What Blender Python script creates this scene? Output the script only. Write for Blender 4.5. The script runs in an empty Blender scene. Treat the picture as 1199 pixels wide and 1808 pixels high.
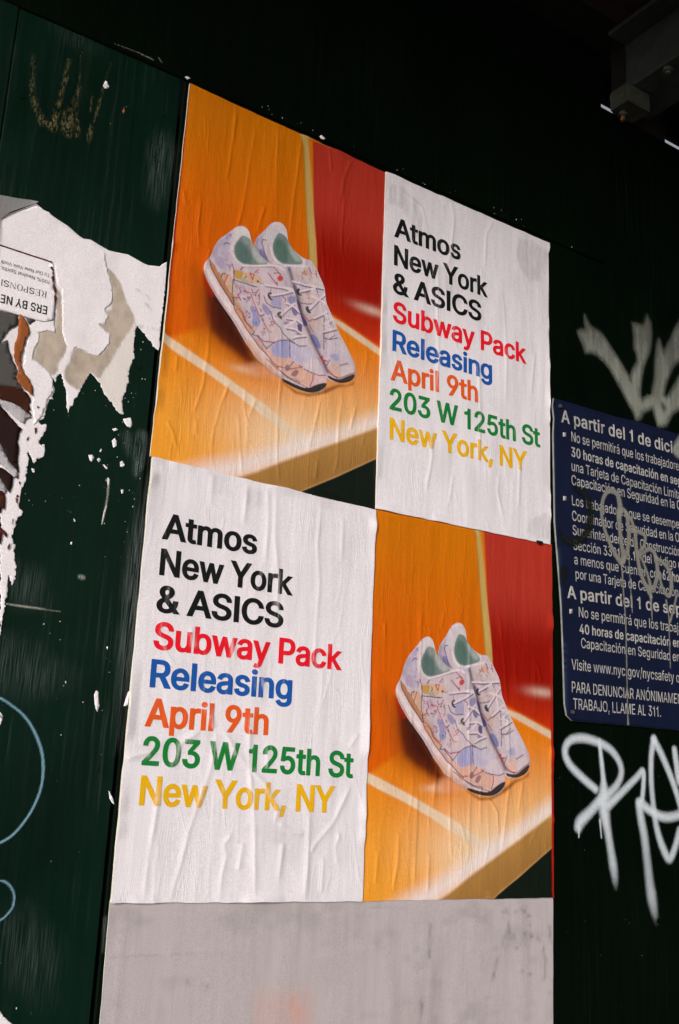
import bpy, math, random, json
import numpy as np
from mathutils import Vector
from mathutils.geometry import delaunay_2d_cdt
R = math.radians
sc = bpy.context.scene
col = sc.collection

# ---------------------------------------------------------------- camera, sky, sun, exposure
cam = bpy.data.cameras.new('camera'); cam.sensor_fit = 'VERTICAL'; cam.sensor_height = 36; cam.sensor_width = 24
cam.lens = 37.11; cam.clip_end = 2000; cam.clip_start = 0.02
camo = bpy.data.objects.new('camera', cam); col.objects.link(camo)
camo.location = (-0.50667, -1.21908, 1.45); camo.rotation_euler = (R(105.1298), R(-2.5489), R(-33.9295))
sc.camera = camo
SUN_EL, SUN_DIR = R(13), (-0.80, -0.60)
w = bpy.data.worlds.new('World'); sc.world = w; w.use_nodes = True
nt = w.node_tree; bg = nt.nodes['Background']
sky = nt.nodes.new('ShaderNodeTexSky'); sky.sky_type = 'NISHITA'; sky.sun_disc = False
sky.sun_elevation = SUN_EL; sky.sun_rotation = math.atan2(SUN_DIR[0], SUN_DIR[1]); sky.dust_density = 4.0
hs = nt.nodes.new('ShaderNodeHueSaturation'); hs.inputs['Saturation'].default_value = 0.30   # thin overcast
nt.links.new(sky.outputs[0], hs.inputs['Color']); nt.links.new(hs.outputs[0], bg.inputs['Color'])
bg.inputs['Strength'].default_value = 0.12
sl = bpy.data.lights.new('sun', 'SUN'); sl.energy = 2.0; sl.angle = R(12); sl.color = (1.0, 0.94, 0.93)
so = bpy.data.objects.new('sun', sl); col.objects.link(so); so.location = (-4, -6, 6)
d = Vector((-SUN_DIR[0]*math.cos(SUN_EL), -SUN_DIR[1]*math.cos(SUN_EL), -math.sin(SUN_EL)))
so.rotation_euler = d.to_track_quat('-Z', 'Y').to_euler()
sc.view_settings.view_transform = 'Standard'; sc.view_settings.look = 'None'
sc.view_settings.gamma = 1.0; sc.view_settings.exposure = 0.28
sc.cycles.max_bounces = 6; sc.cycles.transparent_max_bounces = 12

# outlines and letter shapes, measured on the wall in tenths of a millimetre (x, z)
D = json.loads('''
{"glyphs":{"M":{"&":[445,[[222,-7,195,-6,169,-1,146,5,124,13,104,23,86,36,71,50,58,65,47,83,40,102,35,121,34,141,35,157,38,173,44,188,50,201,59,213,68,225,80,237,94,248,106,258,121,268,134,279,150,290,226,343,230,346,235,350,240,354,245,358,248,361,251,366,256,371,258,375,259,379,260,384,261,390,262,396,261,404,260,410,257,416,253,421,248,426,242,429,236,431,226,432,220,431,215,431,210,428,204,426,200,424,198,421,195,417,192,412,190,407,188,401,187,396,187,390,187,382,188,377,191,370,193,363,197,357,201,349,207,341,214,332,221,323,229,314,238,304,248,292,506,3,377,0,177,222,163,238,150,253,137,268,126,281,116,293,106,306,98,318,89,332,83,345,79,359,76,374,75,389,76,407,80,423,86,439,95,453,104,466,117,478,131,489,148,498,166,504,184,510,205,513,225,513,245,513,266,510,284,504,302,498,319,489,332,479,345,467,354,455,363,442,369,426,373,411,374,394,373,383,372,371,368,359,363,349,357,339,352,329,343,318,334,309,326,302,317,293,306,286,296,278,194,207,181,197,170,187,162,179,156,170,151,163,149,156,148,148,147,139,148,130,149,121,152,113,155,106,160,100,166,94,172,88,179,84,187,81,197,77,207,76,218,75,230,76,242,78,254,82,266,86,277,92,288,99,299,107,308,116,317,127,325,138,332,151,338,164,343,178,346,193,348,209,350,242,459,242,457,203,455,182,450,163,446,146,439,130,432,116,424,104,416,93,408,84,401,76,394,69,389,63,377,49,361,36,344,24,325,15,304,7,283,1,264,-3,243,-6]]],",":[185,[[34,-112,72,98,195,98,128,-112]]],"0":[450,[[252,-7,220,-5,191,2,164,12,140,26,118,44,99,65,83,89,70,117,61,147,53,180,49,215,48,254,49,293,53,328,61,361,70,392,84,419,99,444,119,465,139,482,164,497,191,507,221,514,252,516,283,514,312,507,339,497,363,482,385,465,404,444,419,419,433,392,442,361,450,328,454,293,455,254,454,215,450,180,442,147,433,117,420,89,405,65,385,43,363,26,339,12,312,2,283,-5],
[252,79,266,80,277,83,288,89,298,97,308,107,316,120,325,136,331,155,336,177,340,200,343,226,344,254,343,282,340,308,336,332,331,354,325,372,316,388,308,402,298,412,288,420,277,426,265,430,252,431,239,430,226,426,215,420,205,412,196,402,187,388,179,372,172,353,167,332,163,308,160,282,159,254,160,226,163,200,167,177,172,156,179,136,187,120,196,107,205,97,215,89,226,83,238,80]]],"1":[342,[[165,0,165,339,60,339,60,413,113,417,133,423,149,432,160,447,169,468,177,507,280,507,280,0]]],"2":[450,[[64,0,64,66,241,242,255,255,267,267,278,279,287,290,296,301,303,310,308,320,313,329,316,337,319,346,320,355,320,363,319,375,318,384,315,392,311,400,307,407,302,412,294,418,286,423,279,426,270,429,259,430,249,431,237,430,227,429,219,426,209,421,202,416,196,411,191,404,186,396,182,387,179,378,178,367,175,339,65,339,67,378,72,399,79,419,89,438,104,456,119,471,136,485,156,495,178,504,202,511,225,514,250,516,275,514,298,511,322,504,343,496,363,484,379,472,394,458,407,441,418,424,425,406,430,385,431,364,430,350,428,336,424,322,420,309,412,294,403,279,393,265,381,249,366,232,350,214,332,195,310,174,219,83,439,85,439,0]]],"3":[450,[[243,-7,218,-6,193,-3,169,3,148,11,126,20,108,31,91,45,75,60,63,78,54,96,46,117,42,156,155,156,160,131,163,122,167,115,171,107,176,101,183,96,191,90,199,86,209,83,221,80,231,79,243,79,256,80,269,81,280,84,290,88,299,92,306,98,314,105,319,112,323,120,326,129,328,140,329,152,328,162,327,173,324,182,320,191,314,200,307,208,298,215,289,221,278,226,262,229,245,232,225,232,157,232,157,302,270,424,70,424,70,509,422,509,422,442,222,253,211,302,265,304,292,302,319,298,344,289,365,278,385,265,403,251,417,233,429,215,436,195,442,174,443,152,442,129,436,108,428,88,416,69,402,52,386,38,366,24,345,13,321,5,296,-2,271,-6]]],"5":[450,[[246,-7,221,-6,197,-1,176,4,154,12,134,22,117,34,100,47,87,63,76,80,67,98,62,117,57,154,168,154,173,131,175,123,179,116,183,109,188,102,194,97,202,91,209,87,217,83,227,80,235,79,245,79,258,80,269,81,279,85,288,90,297,96,305,104,312,112,317,121,321,131,325,142,327,155,328,168,327,181,325,193,321,205,317,215,311,225,304,234,295,242,287,248,278,253,267,256,255,259,243,260,232,259,221,258,212,256,200,252,191,249,183,244,175,239,160,230,64,239,99,509,416,509,416,424,198,424,184,324,156,318,168,325,181,331,194,336,209,340,224,342,238,344,254,345,275,344,293,341,311,337,329,332,345,324,360,316,376,305,388,294,400,281,410,268,419,254,427,238,433,222,438,205,440,187,441,169,440,144,434,122,427,99,416,79,402,60,386,43,367,29,346,16,323,7,299,0,273,-5]]],"9":[450,[[251,516,277,514,302,509,326,502,347,493,369,480,386,466,401,449,415,431,425,410,433,388,438,365,439,341,438,322,434,302,429,283,421,263,410,241,397,218,380,192,361,165,238,0,109,1,313,264,372,264,350,233,345,226,338,218,329,211,322,205,310,199,301,195,292,191,281,187,268,184,254,183,242,183,218,184,194,187,171,194,150,203,131,214,113,227,99,243,86,260,76,279,68,300,65,323,64,346,65,369,70,392,77,413,88,433,101,451,117,467,135,481,156,493,177,503,201,510,225,514],
[251,431,240,430,230,429,221,425,212,420,204,414,197,407,190,399,185,390,182,381,178,369,176,358,175,346,176,333,178,322,182,310,185,300,190,292,197,284,204,276,212,271,220,266,230,263,241,260,251,260,261,260,273,263,283,266,290,270,298,277,306,283,311,291,317,300,322,310,325,321,327,332,327,344,327,357,325,369,322,380,317,390,311,400,305,407,299,414,291,420,282,425,273,429,263,430]]],"A":[477,[[5,0,208,509,318,509,524,0,402,0,288,294,283,308,277,324,271,341,265,360,258,381,251,405,242,430,224,480,303,480,285,431,277,404,269,380,262,359,255,340,250,323,244,308,240,294,128,0],
[110,133,110,218,420,218,420,133]]],"C":[507,[[292,-7,257,-5,223,1,192,12,162,26,135,43,110,64,90,90,73,117,58,148,49,180,42,216,40,254,42,292,49,328,58,360,73,391,90,419,110,444,135,465,162,483,192,497,223,508,257,514,292,516,313,515,334,513,354,509,373,504,392,497,410,489,427,480,442,470,457,459,471,445,483,431,495,416,504,399,511,382,518,364,529,326,413,326,406,350,403,359,398,368,393,377,387,385,382,392,375,398,367,405,360,410,351,414,342,418,333,422,324,424,314,426,303,427,292,427,273,426,254,422,238,417,223,407,207,397,194,383,183,368,173,350,165,330,159,307,155,281,153,254,155,227,159,201,165,178,173,159,183,140,195,125,208,111,222,101,238,92,255,87,273,82,293,82,303,82,313,83,324,85,333,87,342,91,351,95,360,99,367,104,375,111,382,117,387,124,393,132,398,141,403,150,406,159,413,182,529,182,518,145,512,127,505,110,494,93,484,78,472,64,458,50,442,39,427,29,410,20,392,12,374,5,354,0,334,-4,313,-6]]],"I":[182,[[60,0,60,509,175,509,175,0]]],"N":[520,[[60,0,60,509,175,509,389,196,393,190,398,183,403,174,409,166,416,156,422,145,428,135,435,124,441,111,448,100,455,87,479,54,409,49,403,78,402,91,401,104,401,117,400,129,400,141,399,152,399,163,399,173,399,183,399,191,399,199,399,509,513,509,513,0,398,0,206,279,200,289,194,298,188,308,180,318,174,329,168,340,159,352,151,365,142,379,133,395,122,413,94,451,167,460,170,425,171,408,172,391,172,376,173,361,173,348,174,335,174,324,175,314,175,304,175,295,175,289,175,0]]],"P":[442,[[60,0,60,509,261,509,291,507,319,503,346,497,369,486,390,475,409,460,424,445,437,426,447,407,453,386,457,365,459,342,457,319,453,297,447,277,437,257,424,239,409,223,390,209,369,196,346,187,320,179,290,175,260,174,109,174,109,259,257,259,274,260,289,262,300,265,309,270,318,276,326,283,331,289,335,298,339,308,343,318,344,329,344,342,344,354,343,365,339,375,336,386,331,394,325,401,318,407,310,413,301,417,288,421,274,423,256,424,175,424,175,0]]],"R":[446,[[60,0,60,509,262,509,291,507,320,504,346,497,369,489,390,477,409,463,425,447,437,429,447,411,454,390,458,368,459,346,458,324,454,302,447,282,437,262,425,245,409,229,390,216,369,205,345,197,319,191,291,187,261,186,96,186,96,271,258,271,275,272,289,273,302,277,313,281,320,285,327,291,332,298,337,305,340,313,342,323,344,334,345,346,344,358,342,369,340,379,337,388,332,395,326,403,319,409,312,414,302,418,289,421,275,423,257,424,175,424,175,0],
[363,0,213,247,343,247,495,0]]],"S":[444,[[249,-8,220,-7,192,-3,167,2,143,10,120,20,100,33,83,47,68,63,57,81,47,101,41,121,34,160,149,160,156,135,159,124,163,116,167,109,174,102,181,96,190,90,199,86,211,83,223,80,236,79,249,78,264,79,278,80,290,83,302,87,312,92,321,98,328,104,334,112,339,119,343,128,345,137,346,146,345,154,343,162,341,168,338,173,333,178,326,184,319,189,311,193,300,197,288,202,277,205,263,209,202,225,170,234,142,245,116,260,93,275,75,295,62,315,54,339,52,364,53,387,59,408,67,427,79,445,94,461,112,475,131,487,153,497,176,506,201,511,225,514,252,516,280,514,305,511,329,505,351,497,372,487,392,475,408,461,422,446,434,429,443,410,449,391,454,354,341,354,335,382,330,394,323,404,313,413,300,420,286,425,268,429,250,430,236,429,224,428,212,424,202,421,194,417,185,411,179,405,174,398,170,392,167,384,166,377,165,368,166,359,167,352,170,345,174,340,181,333,187,328,195,323,203,319,214,316,225,312,235,309,244,306,295,293,308,290,320,286,332,282,346,278,360,272,373,266,385,259,399,252,411,242,423,233,432,221,442,210,450,195,455,179,457,163,458,146,457,125,452,104,444,85,432,67,418,50,402,36,381,22,359,12,335,3,308,-3,279,-7]]],"W":[683,[[161,0,8,509,126,509,212,203,215,192,219,181,223,167,225,155,227,144,230,132,233,120,237,107,239,94,241,82,245,69,251,37,183,37,192,69,194,82,198,94,201,108,203,119,205,131,209,144,212,156,215,168,219,181,222,191,225,203,312,509,424,509,511,203,514,191,517,180,520,168,523,156,526,144,529,132,532,120,535,108,538,94,542,82,544,69,553,37,482,37,491,69,493,82,497,94,500,108,502,119,504,131,508,144,511,156,514,168,518,181,521,191,524,203,609,509,728,509,574,0,461,0,369,314,364,330,360,346,356,362,352,379,347,397,344,417,340,437,331,477,405,477,396,438,392,419,389,400,384,383,380,366,376,349,372,332,367,314,274,0]]],"Y":[469,[[203,0,203,206,-4,509,130,509,238,347,246,335,255,322,262,309,269,297,276,285,284,270,291,254,312,216,212,216,233,254,239,270,247,286,254,298,261,311,269,322,276,334,283,346,392,509,525,509,318,206,318,0]]],"a":[386,[[185,-8,164,-7,146,-4,128,0,109,6,91,14,77,25,63,35,52,49,42,64,36,80,31,98,30,117,31,133,35,149,40,162,46,175,56,187,66,195,78,204,91,211,104,217,117,221,129,225,144,229,158,231,172,234,186,236,200,238,216,240,231,242,244,243,256,245,265,245,271,247,275,248,278,250,277,251,276,251,276,253,276,255,275,265,273,274,272,281,270,286,267,291,264,296,259,300,254,304,247,306,240,309,231,309,221,310,210,309,200,309,192,306,184,303,177,300,171,296,165,292,161,287,156,281,153,277,150,272,139,254,32,278,51,312,62,327,74,341,88,353,101,362,117,371,134,378,151,383,167,387,184,390,202,392,219,392,230,392,242,391,256,390,270,387,283,384,297,380,312,374,325,367,337,359,349,348,361,337,369,323,378,308,382,291,386,273,387,252,387,0,277,0,283,38,313,47,308,41,301,35,295,28,285,20,275,14,263,7,249,2,235,-2,220,-5,204,-7],
[195,74,209,75,221,77,232,81,241,85,249,91,256,97,262,104,266,111,271,119,273,128,275,137,276,146,276,165,307,176,299,173,292,171,284,169,276,168,269,166,259,165,253,164,246,162,236,161,228,160,222,160,214,159,204,158,195,156,184,154,175,152,168,150,162,147,156,143,150,139,147,135,145,132,144,128,143,121,142,114,142,107,143,103,145,98,148,93,149,90,154,86,158,82,164,80,170,77,178,76,186,75]]],"b":[421,[[254,-8,236,-6,218,-4,201,0,186,5,173,12,162,20,153,27,144,35,137,43,132,50,126,57,130,55,162,55,162,0,53,0,53,509,164,509,161,343,130,332,132,336,136,342,142,350,152,358,161,366,172,373,185,380,201,386,217,389,235,392,255,392,280,391,306,386,329,378,352,368,372,353,389,338,405,318,418,297,428,274,435,249,439,222,440,193,439,164,435,138,428,112,418,88,405,68,390,48,372,31,352,18,329,6,306,-1,280,-6],
[245,76,259,77,271,79,279,83,288,90,298,98,306,108,312,118,318,131,322,145,325,160,327,177,328,193,327,211,325,226,322,241,318,255,312,267,306,278,298,287,290,295,280,301,270,305,258,309,245,309,232,309,220,305,210,301,201,296,193,288,185,279,179,269,173,257,169,243,166,228,163,212,163,193,163,176,166,160,169,144,173,129,179,117,185,106,192,98,202,90,211,83,220,79,232,77]]],"c":[393,[[232,-7,204,-6,177,-1,152,7,129,17,107,32,88,48,72,67,59,88,47,112,40,138,36,163,34,191,36,220,40,247,47,272,59,296,72,317,88,336,107,352,129,367,152,378,178,386,204,391,232,392,247,392,263,391,278,388,292,385,306,381,320,375,332,369,344,363,356,356,367,347,376,337,385,327,393,317,401,305,406,292,419,264,311,242,302,263,301,268,298,273,294,278,291,283,288,287,284,291,280,295,276,298,271,301,266,303,260,305,253,307,248,308,241,308,231,309,218,309,206,305,195,301,186,294,177,286,169,276,162,265,156,252,152,239,149,223,147,208,146,191,147,176,149,160,152,146,156,131,162,120,169,109,177,98,186,90,195,83,205,79,218,77,232,75,239,76,248,77,253,77,261,80,266,81,270,84,276,88,282,91,285,94,289,98,292,103,296,108,299,113,301,117,303,124,312,145,420,123,407,95,402,82,395,71,387,60,378,49,367,39,357,31,345,23,333,16,321,10,308,5,294,0,278,-3,264,-5,248,-7]]],"e":[401,[[237,-8,207,-7,179,-1,153,7,129,17,107,32,88,48,72,67,59,88,47,112,41,136,35,163,34,191,35,219,40,246,47,271,57,295,71,316,87,335,105,352,127,366,150,377,175,386,202,391,230,392,248,392,265,390,282,387,300,381,316,375,332,368,348,357,361,347,375,335,387,320,398,303,406,286,412,267,418,245,420,222,421,198,421,158,75,158,75,239,394,229,312,176,309,221,307,235,304,250,300,262,295,272,288,282,280,291,274,297,265,302,255,306,244,308,230,309,217,308,205,306,195,302,186,296,177,289,169,281,162,271,156,262,152,251,149,239,147,226,146,213,146,183,147,165,150,149,153,135,158,122,164,111,171,102,180,94,189,87,199,82,211,78,223,76,237,75,247,76,255,77,263,78,271,81,277,83,282,86,287,90,292,96,297,101,301,107,305,113,317,133,423,113,408,82,400,67,390,54,378,41,365,31,350,21,335,12,317,5,297,0,278,-4,258,-7]]],"g":[422,[[232,-142,210,-141,189,-139,169,-135,151,-130,134,-124,117,-117,103,-108,90,-99,80,-90,69,-79,60,-67,42,-43,132,-2,151,-19,154,-24,159,-29,165,-35,169,-39,175,-44,182,-48,189,-52,197,-55,208,-57,219,-59,231,-59,251,-58,267,-55,280,-50,291,-42,300,-32,306,-22,310,-8,311,11,311,50,345,63,344,59,338,52,331,44,321,36,312,30,301,22,287,16,274,11,257,8,239,5,219,5,195,6,170,10,147,17,125,28,104,40,86,55,71,74,58,93,47,116,40,140,35,167,34,195,35,224,40,250,47,275,57,297,70,319,86,338,103,353,123,368,146,378,170,386,195,391,220,392,240,392,258,390,276,385,289,380,303,373,314,366,323,358,332,351,339,342,344,336,349,330,324,338,315,387,422,387,422,7,421,-16,416,-39,408,-59,395,-78,381,-93,364,-106,345,-117,326,-126,303,-133,281,-138,256,-141],
[230,87,244,88,255,90,266,94,275,100,283,106,290,115,296,124,302,135,306,149,309,163,312,178,312,197,312,213,309,229,306,244,302,257,296,269,290,279,282,289,274,295,265,301,255,305,243,309,230,309,217,309,204,305,194,301,185,296,177,288,169,278,162,268,157,256,152,242,149,228,147,213,146,197,147,179,149,164,152,150,157,138,163,125,169,116,176,107,185,100,194,94,204,90,216,88]]],"h":[407,[[164,229,164,0,53,0,53,509,164,509,164,269,90,269,115,316,128,336,144,354,162,368,183,379,205,387,229,391,252,392,274,391,294,388,313,383,332,376,349,366,364,354,377,340,388,324,397,306,403,286,406,265,407,241,407,0,296,0,296,236,295,253,291,268,286,281,280,290,271,298,261,304,250,308,235,308,225,308,215,306,206,303,197,299,189,294,184,289,178,281,173,273,170,265,166,253,164,242]]],"i":[164,[[53,0,53,387,164,387,164,0],[109,415,96,416,84,419,71,423,61,431,53,438,46,448,42,458,41,469,42,479,46,490,53,500,62,508,71,514,83,519,96,522,109,523,122,522,134,519,146,514,156,508,165,499,171,490,176,479,176,469,176,458,170,448,165,439,157,431,145,423,133,419,122,416]]],"k":[378,[[117,118,110,231,135,231,298,387,425,382,220,187,212,187],[53,0,53,509,164,509,164,0],
[307,0,140,192,218,255,441,2]]],"l":[175,[[56,0,56,509,170,509,170,0]]],"m":[607,[[53,0,53,387,162,387,137,292,112,310,121,326,129,338,137,350,149,361,161,369,173,376,187,383,200,387,214,391,230,394,245,394,268,393,291,387,311,378,329,366,344,351,356,334,365,315,378,277,301,277,319,310,325,324,333,336,343,348,355,359,367,367,380,376,396,382,412,387,428,391,445,393,462,394,480,393,499,391,517,385,534,379,550,370,565,359,577,346,588,331,596,315,602,297,606,276,607,255,607,0,496,0,496,253,494,269,492,281,487,290,482,297,474,302,465,306,454,309,443,309,433,309,427,308,418,305,411,302,406,298,401,293,396,287,392,280,390,273,387,265,386,257,385,247,385,0,274,0,274,259,273,271,271,280,266,289,261,296,254,302,246,306,237,309,223,309,215,309,209,308,202,306,195,302,188,297,182,292,177,286,173,279,169,271,166,261,164,251,164,239,164,0]]],"n":[407,[[164,229,164,0,53,0,53,387,162,387,162,269,90,269,115,316,128,336,144,354,162,368,183,379,205,387,229,391,252,392,274,391,294,388,313,383,332,376,349,366,364,354,377,340,388,324,397,306,403,286,406,265,407,241,407,0,296,0,296,236,295,253,291,268,286,281,280,290,271,298,261,304,250,308,235,308,225,308,215,306,206,303,197,299,189,294,184,289,178,281,173,273,170,265,166,253,164,242]]],"o":[412,[[232,-8,204,-6,177,-1,152,7,129,17,107,32,88,48,72,67,59,88,47,112,40,138,36,163,34,191,36,220,40,247,47,272,59,296,72,317,88,336,107,352,129,367,152,378,178,386,204,391,232,392,261,391,287,386,313,378,338,367,359,352,377,336,393,317,406,296,418,273,425,247,430,220,431,191,430,163,425,137,418,112,406,88,393,67,377,48,359,32,337,17,313,7,288,-1,261,-6],
[232,75,247,77,260,79,270,83,280,91,289,98,296,108,303,119,309,131,313,146,316,160,318,176,319,191,318,208,316,223,313,239,309,252,303,265,296,276,289,286,280,294,270,301,259,305,247,309,232,309,218,309,206,305,195,301,186,294,177,286,169,276,162,265,156,252,152,239,149,223,147,208,146,191,147,176,149,160,152,146,156,131,162,120,169,109,177,98,186,90,195,83,205,79,218,77]]],"p":[421,[[53,-134,53,387,162,387,162,331,130,331,126,329,130,335,136,342,143,351,152,358,161,366,172,373,185,380,201,386,217,389,235,392,255,392,280,391,306,386,329,378,352,368,372,353,389,338,405,318,418,297,428,274,435,249,439,222,440,193,439,164,435,138,428,112,418,88,405,68,390,48,372,31,352,18,329,6,306,-1,280,-6,254,-8,236,-6,218,-4,200,0,187,5,173,12,162,20,153,27,144,35,137,43,132,50,126,57,152,51,164,-134],
[245,76,259,77,271,79,279,83,288,90,298,98,306,108,312,118,318,131,322,145,325,160,327,177,328,193,327,211,325,226,322,241,318,255,312,267,306,278,298,287,290,295,280,301,270,305,258,309,245,309,232,309,220,305,210,301,201,296,193,288,185,279,179,269,173,257,169,243,166,228,163,212,163,193,163,176,166,160,169,144,173,129,179,117,185,106,192,98,202,90,211,83,220,79,232,77]]],"r":[256,[[53,0,53,387,162,387,147,337,126,339,135,351,148,363,163,373,181,382,199,387,217,392,237,393,248,393,256,392,262,392,293,392,293,297,256,304,247,305,237,306,233,306,222,305,213,303,203,300,195,297,189,293,182,286,176,280,173,274,169,266,166,257,164,248,164,238,164,0]]],"s":[362,[[207,-8,186,-7,166,-5,147,-1,128,4,111,11,95,19,80,29,68,41,57,54,47,68,41,85,31,116,136,135,147,108,151,99,157,92,163,85,171,81,182,77,193,75,206,74,221,75,235,78,247,82,255,87,261,93,265,100,267,106,268,112,267,118,267,123,265,127,262,132,257,136,252,139,242,142,230,146,168,160,142,167,118,176,98,187,79,200,65,215,55,232,48,252,47,273,48,290,52,307,60,322,70,337,82,349,96,360,113,370,130,377,148,385,169,389,190,392,212,392,233,392,252,389,271,386,289,379,304,373,319,364,332,355,343,344,353,332,362,319,367,306,383,276,277,257,266,279,262,286,257,294,252,300,246,304,237,308,226,310,211,312,199,311,188,309,179,305,171,300,164,294,161,288,160,283,159,276,160,269,160,264,162,260,165,256,170,252,179,248,190,244,203,240,260,227,287,220,311,212,332,200,349,187,363,173,373,155,380,136,381,116,380,98,375,81,369,66,357,51,345,38,330,26,314,16,295,7,274,1,252,-4,230,-7]]],"t":[224,[[254,387,254,307,6,307,6,387],
[65,473,176,473,176,108,177,98,177,92,179,87,180,84,180,82,182,81,188,80,196,79,200,79,206,79,211,80,241,83,268,8,240,1,233,-1,228,-2,219,-3,213,-3,207,-4,199,-4,192,-4,166,-3,142,3,119,11,100,24,84,40,73,59,67,80,65,102]]],"u":[407,[[207,-5,186,-4,165,-1,146,5,128,12,111,22,96,34,83,48,72,64,63,82,57,102,54,123,53,146,53,387,164,387,164,151,165,133,168,120,173,108,181,97,189,89,198,83,210,80,225,79,235,80,245,81,254,84,262,88,268,93,275,99,281,106,286,115,291,124,293,134,295,146,296,160,296,387,407,387,407,0,298,0,298,118,369,118,345,72,332,51,315,33,297,19,276,8,254,1,231,-4]]],"w":[564,[[144,0,14,387,131,387,182,221,187,204,192,186,198,167,203,148,208,127,214,105,220,82,230,38,160,38,171,81,176,104,181,126,187,146,192,166,197,185,202,203,207,221,258,387,360,387,411,220,415,203,420,185,425,167,431,147,436,126,441,105,447,82,457,38,384,38,398,81,403,104,409,126,414,146,419,166,424,185,430,203,435,221,486,387,604,387,472,0,374,0,320,173,316,185,313,198,309,211,306,223,302,235,298,248,295,262,292,275,288,289,285,302,281,315,272,349,349,349,336,315,333,302,329,289,326,275,322,261,319,248,315,235,312,223,308,209,304,197,301,185,297,173,243,0]]],"y":[386,[[42,-125,67,-47,100,-50,109,-52,115,-52,119,-52,124,-52,128,-51,131,-49,133,-47,137,-43,140,-38,144,-31,148,-22,153,-12,161,15,6,387,127,387,214,167,220,151,226,134,231,118,236,102,240,86,245,70,250,55,265,20,177,20,189,55,194,70,199,86,203,102,208,118,213,134,219,151,225,167,312,387,432,387,252,-44,246,-58,238,-72,230,-84,221,-95,210,-104,199,-113,188,-120,174,-126,161,-130,147,-134,131,-136,116,-136,109,-136,100,-136,92,-135,86,-134,79,-133,73,-132]]]},"R":{" ":[191,[]],"%":[679,[[178,280,148,283,122,294,102,311,86,333,78,358,75,386,75,410,78,439,87,463,102,485,122,503,148,513,178,517,210,513,235,503,255,485,270,463,279,439,282,410,282,386,279,358,270,333,255,311,235,294,209,283],
[178,329,200,334,213,347,221,365,223,387,223,410,221,432,213,450,200,463,178,467,157,463,144,450,136,432,133,410,133,387,136,364,144,347,157,334],[504,-10,473,-6,447,5,427,22,412,44,403,69,400,97,400,122,403,149,412,174,428,197,448,213,473,224,504,228,535,224,561,213,581,197,596,174,604,149,607,122,607,97,604,69,595,44,580,22,560,5,535,-6],[504,41,525,44,538,57,546,76,549,97,549,121,546,143,538,161,526,174,504,178,483,174,470,161,462,143,459,121,459,97,461,76,469,57,483,44],[130,0,483,509,548,509,196,0]]],",":[191,[[37,-118,68,76,144,76,89,-118]]],".":[191,[[98,-4,80,-1,64,10,53,26,50,43,53,62,64,77,80,88,98,92,117,88,133,77,144,62,147,43,144,26,133,10,117,-1]]],"/":[252,[[242,533,76,-75,13,-75,179,533]]],"0":[456,[[230,-7,176,1,131,24,96,63,69,114,53,178,48,254,53,330,69,394,96,446,131,484,176,508,230,516,283,508,328,484,363,446,390,394,406,330,411,254,406,178,390,114,364,63,328,24,283,1],
[230,55,263,61,291,78,313,106,330,146,340,195,344,254,340,313,330,363,313,402,291,431,263,448,230,455,196,448,168,431,146,402,129,363,119,313,115,254,119,195,129,146,146,106,168,78,196,61]]],"1":[348,[[165,0,165,358,60,358,60,409,94,412,120,419,141,431,157,450,168,475,173,507,236,507,236,0]]],"2":[456,[[64,0,64,51,235,231,262,259,283,284,299,306,311,327,318,348,320,370,317,395,308,415,294,432,275,444,252,452,227,455,200,452,176,442,158,429,145,410,136,388,133,358,66,358,71,404,86,441,112,473,145,496,184,511,228,516,272,511,310,497,342,474,367,444,382,410,387,371,384,343,377,316,363,288,341,257,311,221,272,179,161,64,395,62,395,0]]],"3":[456,[[221,-7,175,-3,135,10,99,30,71,57,52,92,43,136,114,136,121,110,131,91,149,76,169,64,195,57,222,55,250,58,277,66,298,78,315,97,325,118,329,146,326,172,316,195,300,215,277,232,244,241,204,245,157,245,157,300,286,444,70,447,70,509,378,509,378,457,212,273,211,292,267,291,312,278,349,255,377,224,393,188,399,146,393,104,376,67,349,36,313,12,270,-2]]],"A":[483,[[15,0,202,509,281,509,470,0,396,0,287,300,276,332,264,370,250,417,231,478,252,478,234,416,219,369,207,331,197,301,90,0],[110,140,110,203,376,203,376,140]]],"B":[459,[[60,0,60,509,244,509,293,504,333,491,364,469,387,441,400,409,404,373,401,342,393,318,378,298,361,283,340,272,323,267,343,260,368,248,390,229,408,205,420,175,424,137,419,101,406,68,382,39,348,18,305,4,250,0],[131,62,248,62,298,68,331,84,349,108,355,138,352,161,342,183,328,201,308,216,281,225,251,228,131,228],
[131,288,241,288,267,291,290,298,309,311,323,327,333,348,336,371,330,400,314,425,285,441,243,447,131,447]]],"C":[513,[[270,-7,207,1,151,25,105,63,70,115,48,179,40,254,48,329,70,393,105,445,151,484,207,508,270,516,308,513,344,504,377,490,407,471,432,447,454,418,469,384,480,344,409,344,401,370,389,392,376,409,358,424,339,435,317,444,295,449,270,451,227,445,189,427,155,399,131,361,115,313,109,254,115,195,131,148,156,109,189,81,227,64,270,58,295,60,317,65,339,74,358,85,376,100,389,117,401,139,409,164,480,164,469,125,454,91,433,62,407,38,377,19,345,5,308,-4]]],"D":[505,[[222,0,96,0,96,62,218,62,274,68,319,86,355,114,379,151,394,199,399,255,394,311,379,358,355,395,321,423,277,441,224,447,93,447,93,509,228,509,298,501,358,478,404,441,439,391,461,329,468,255,461,181,439,119,403,68,355,31,295,8],
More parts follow.
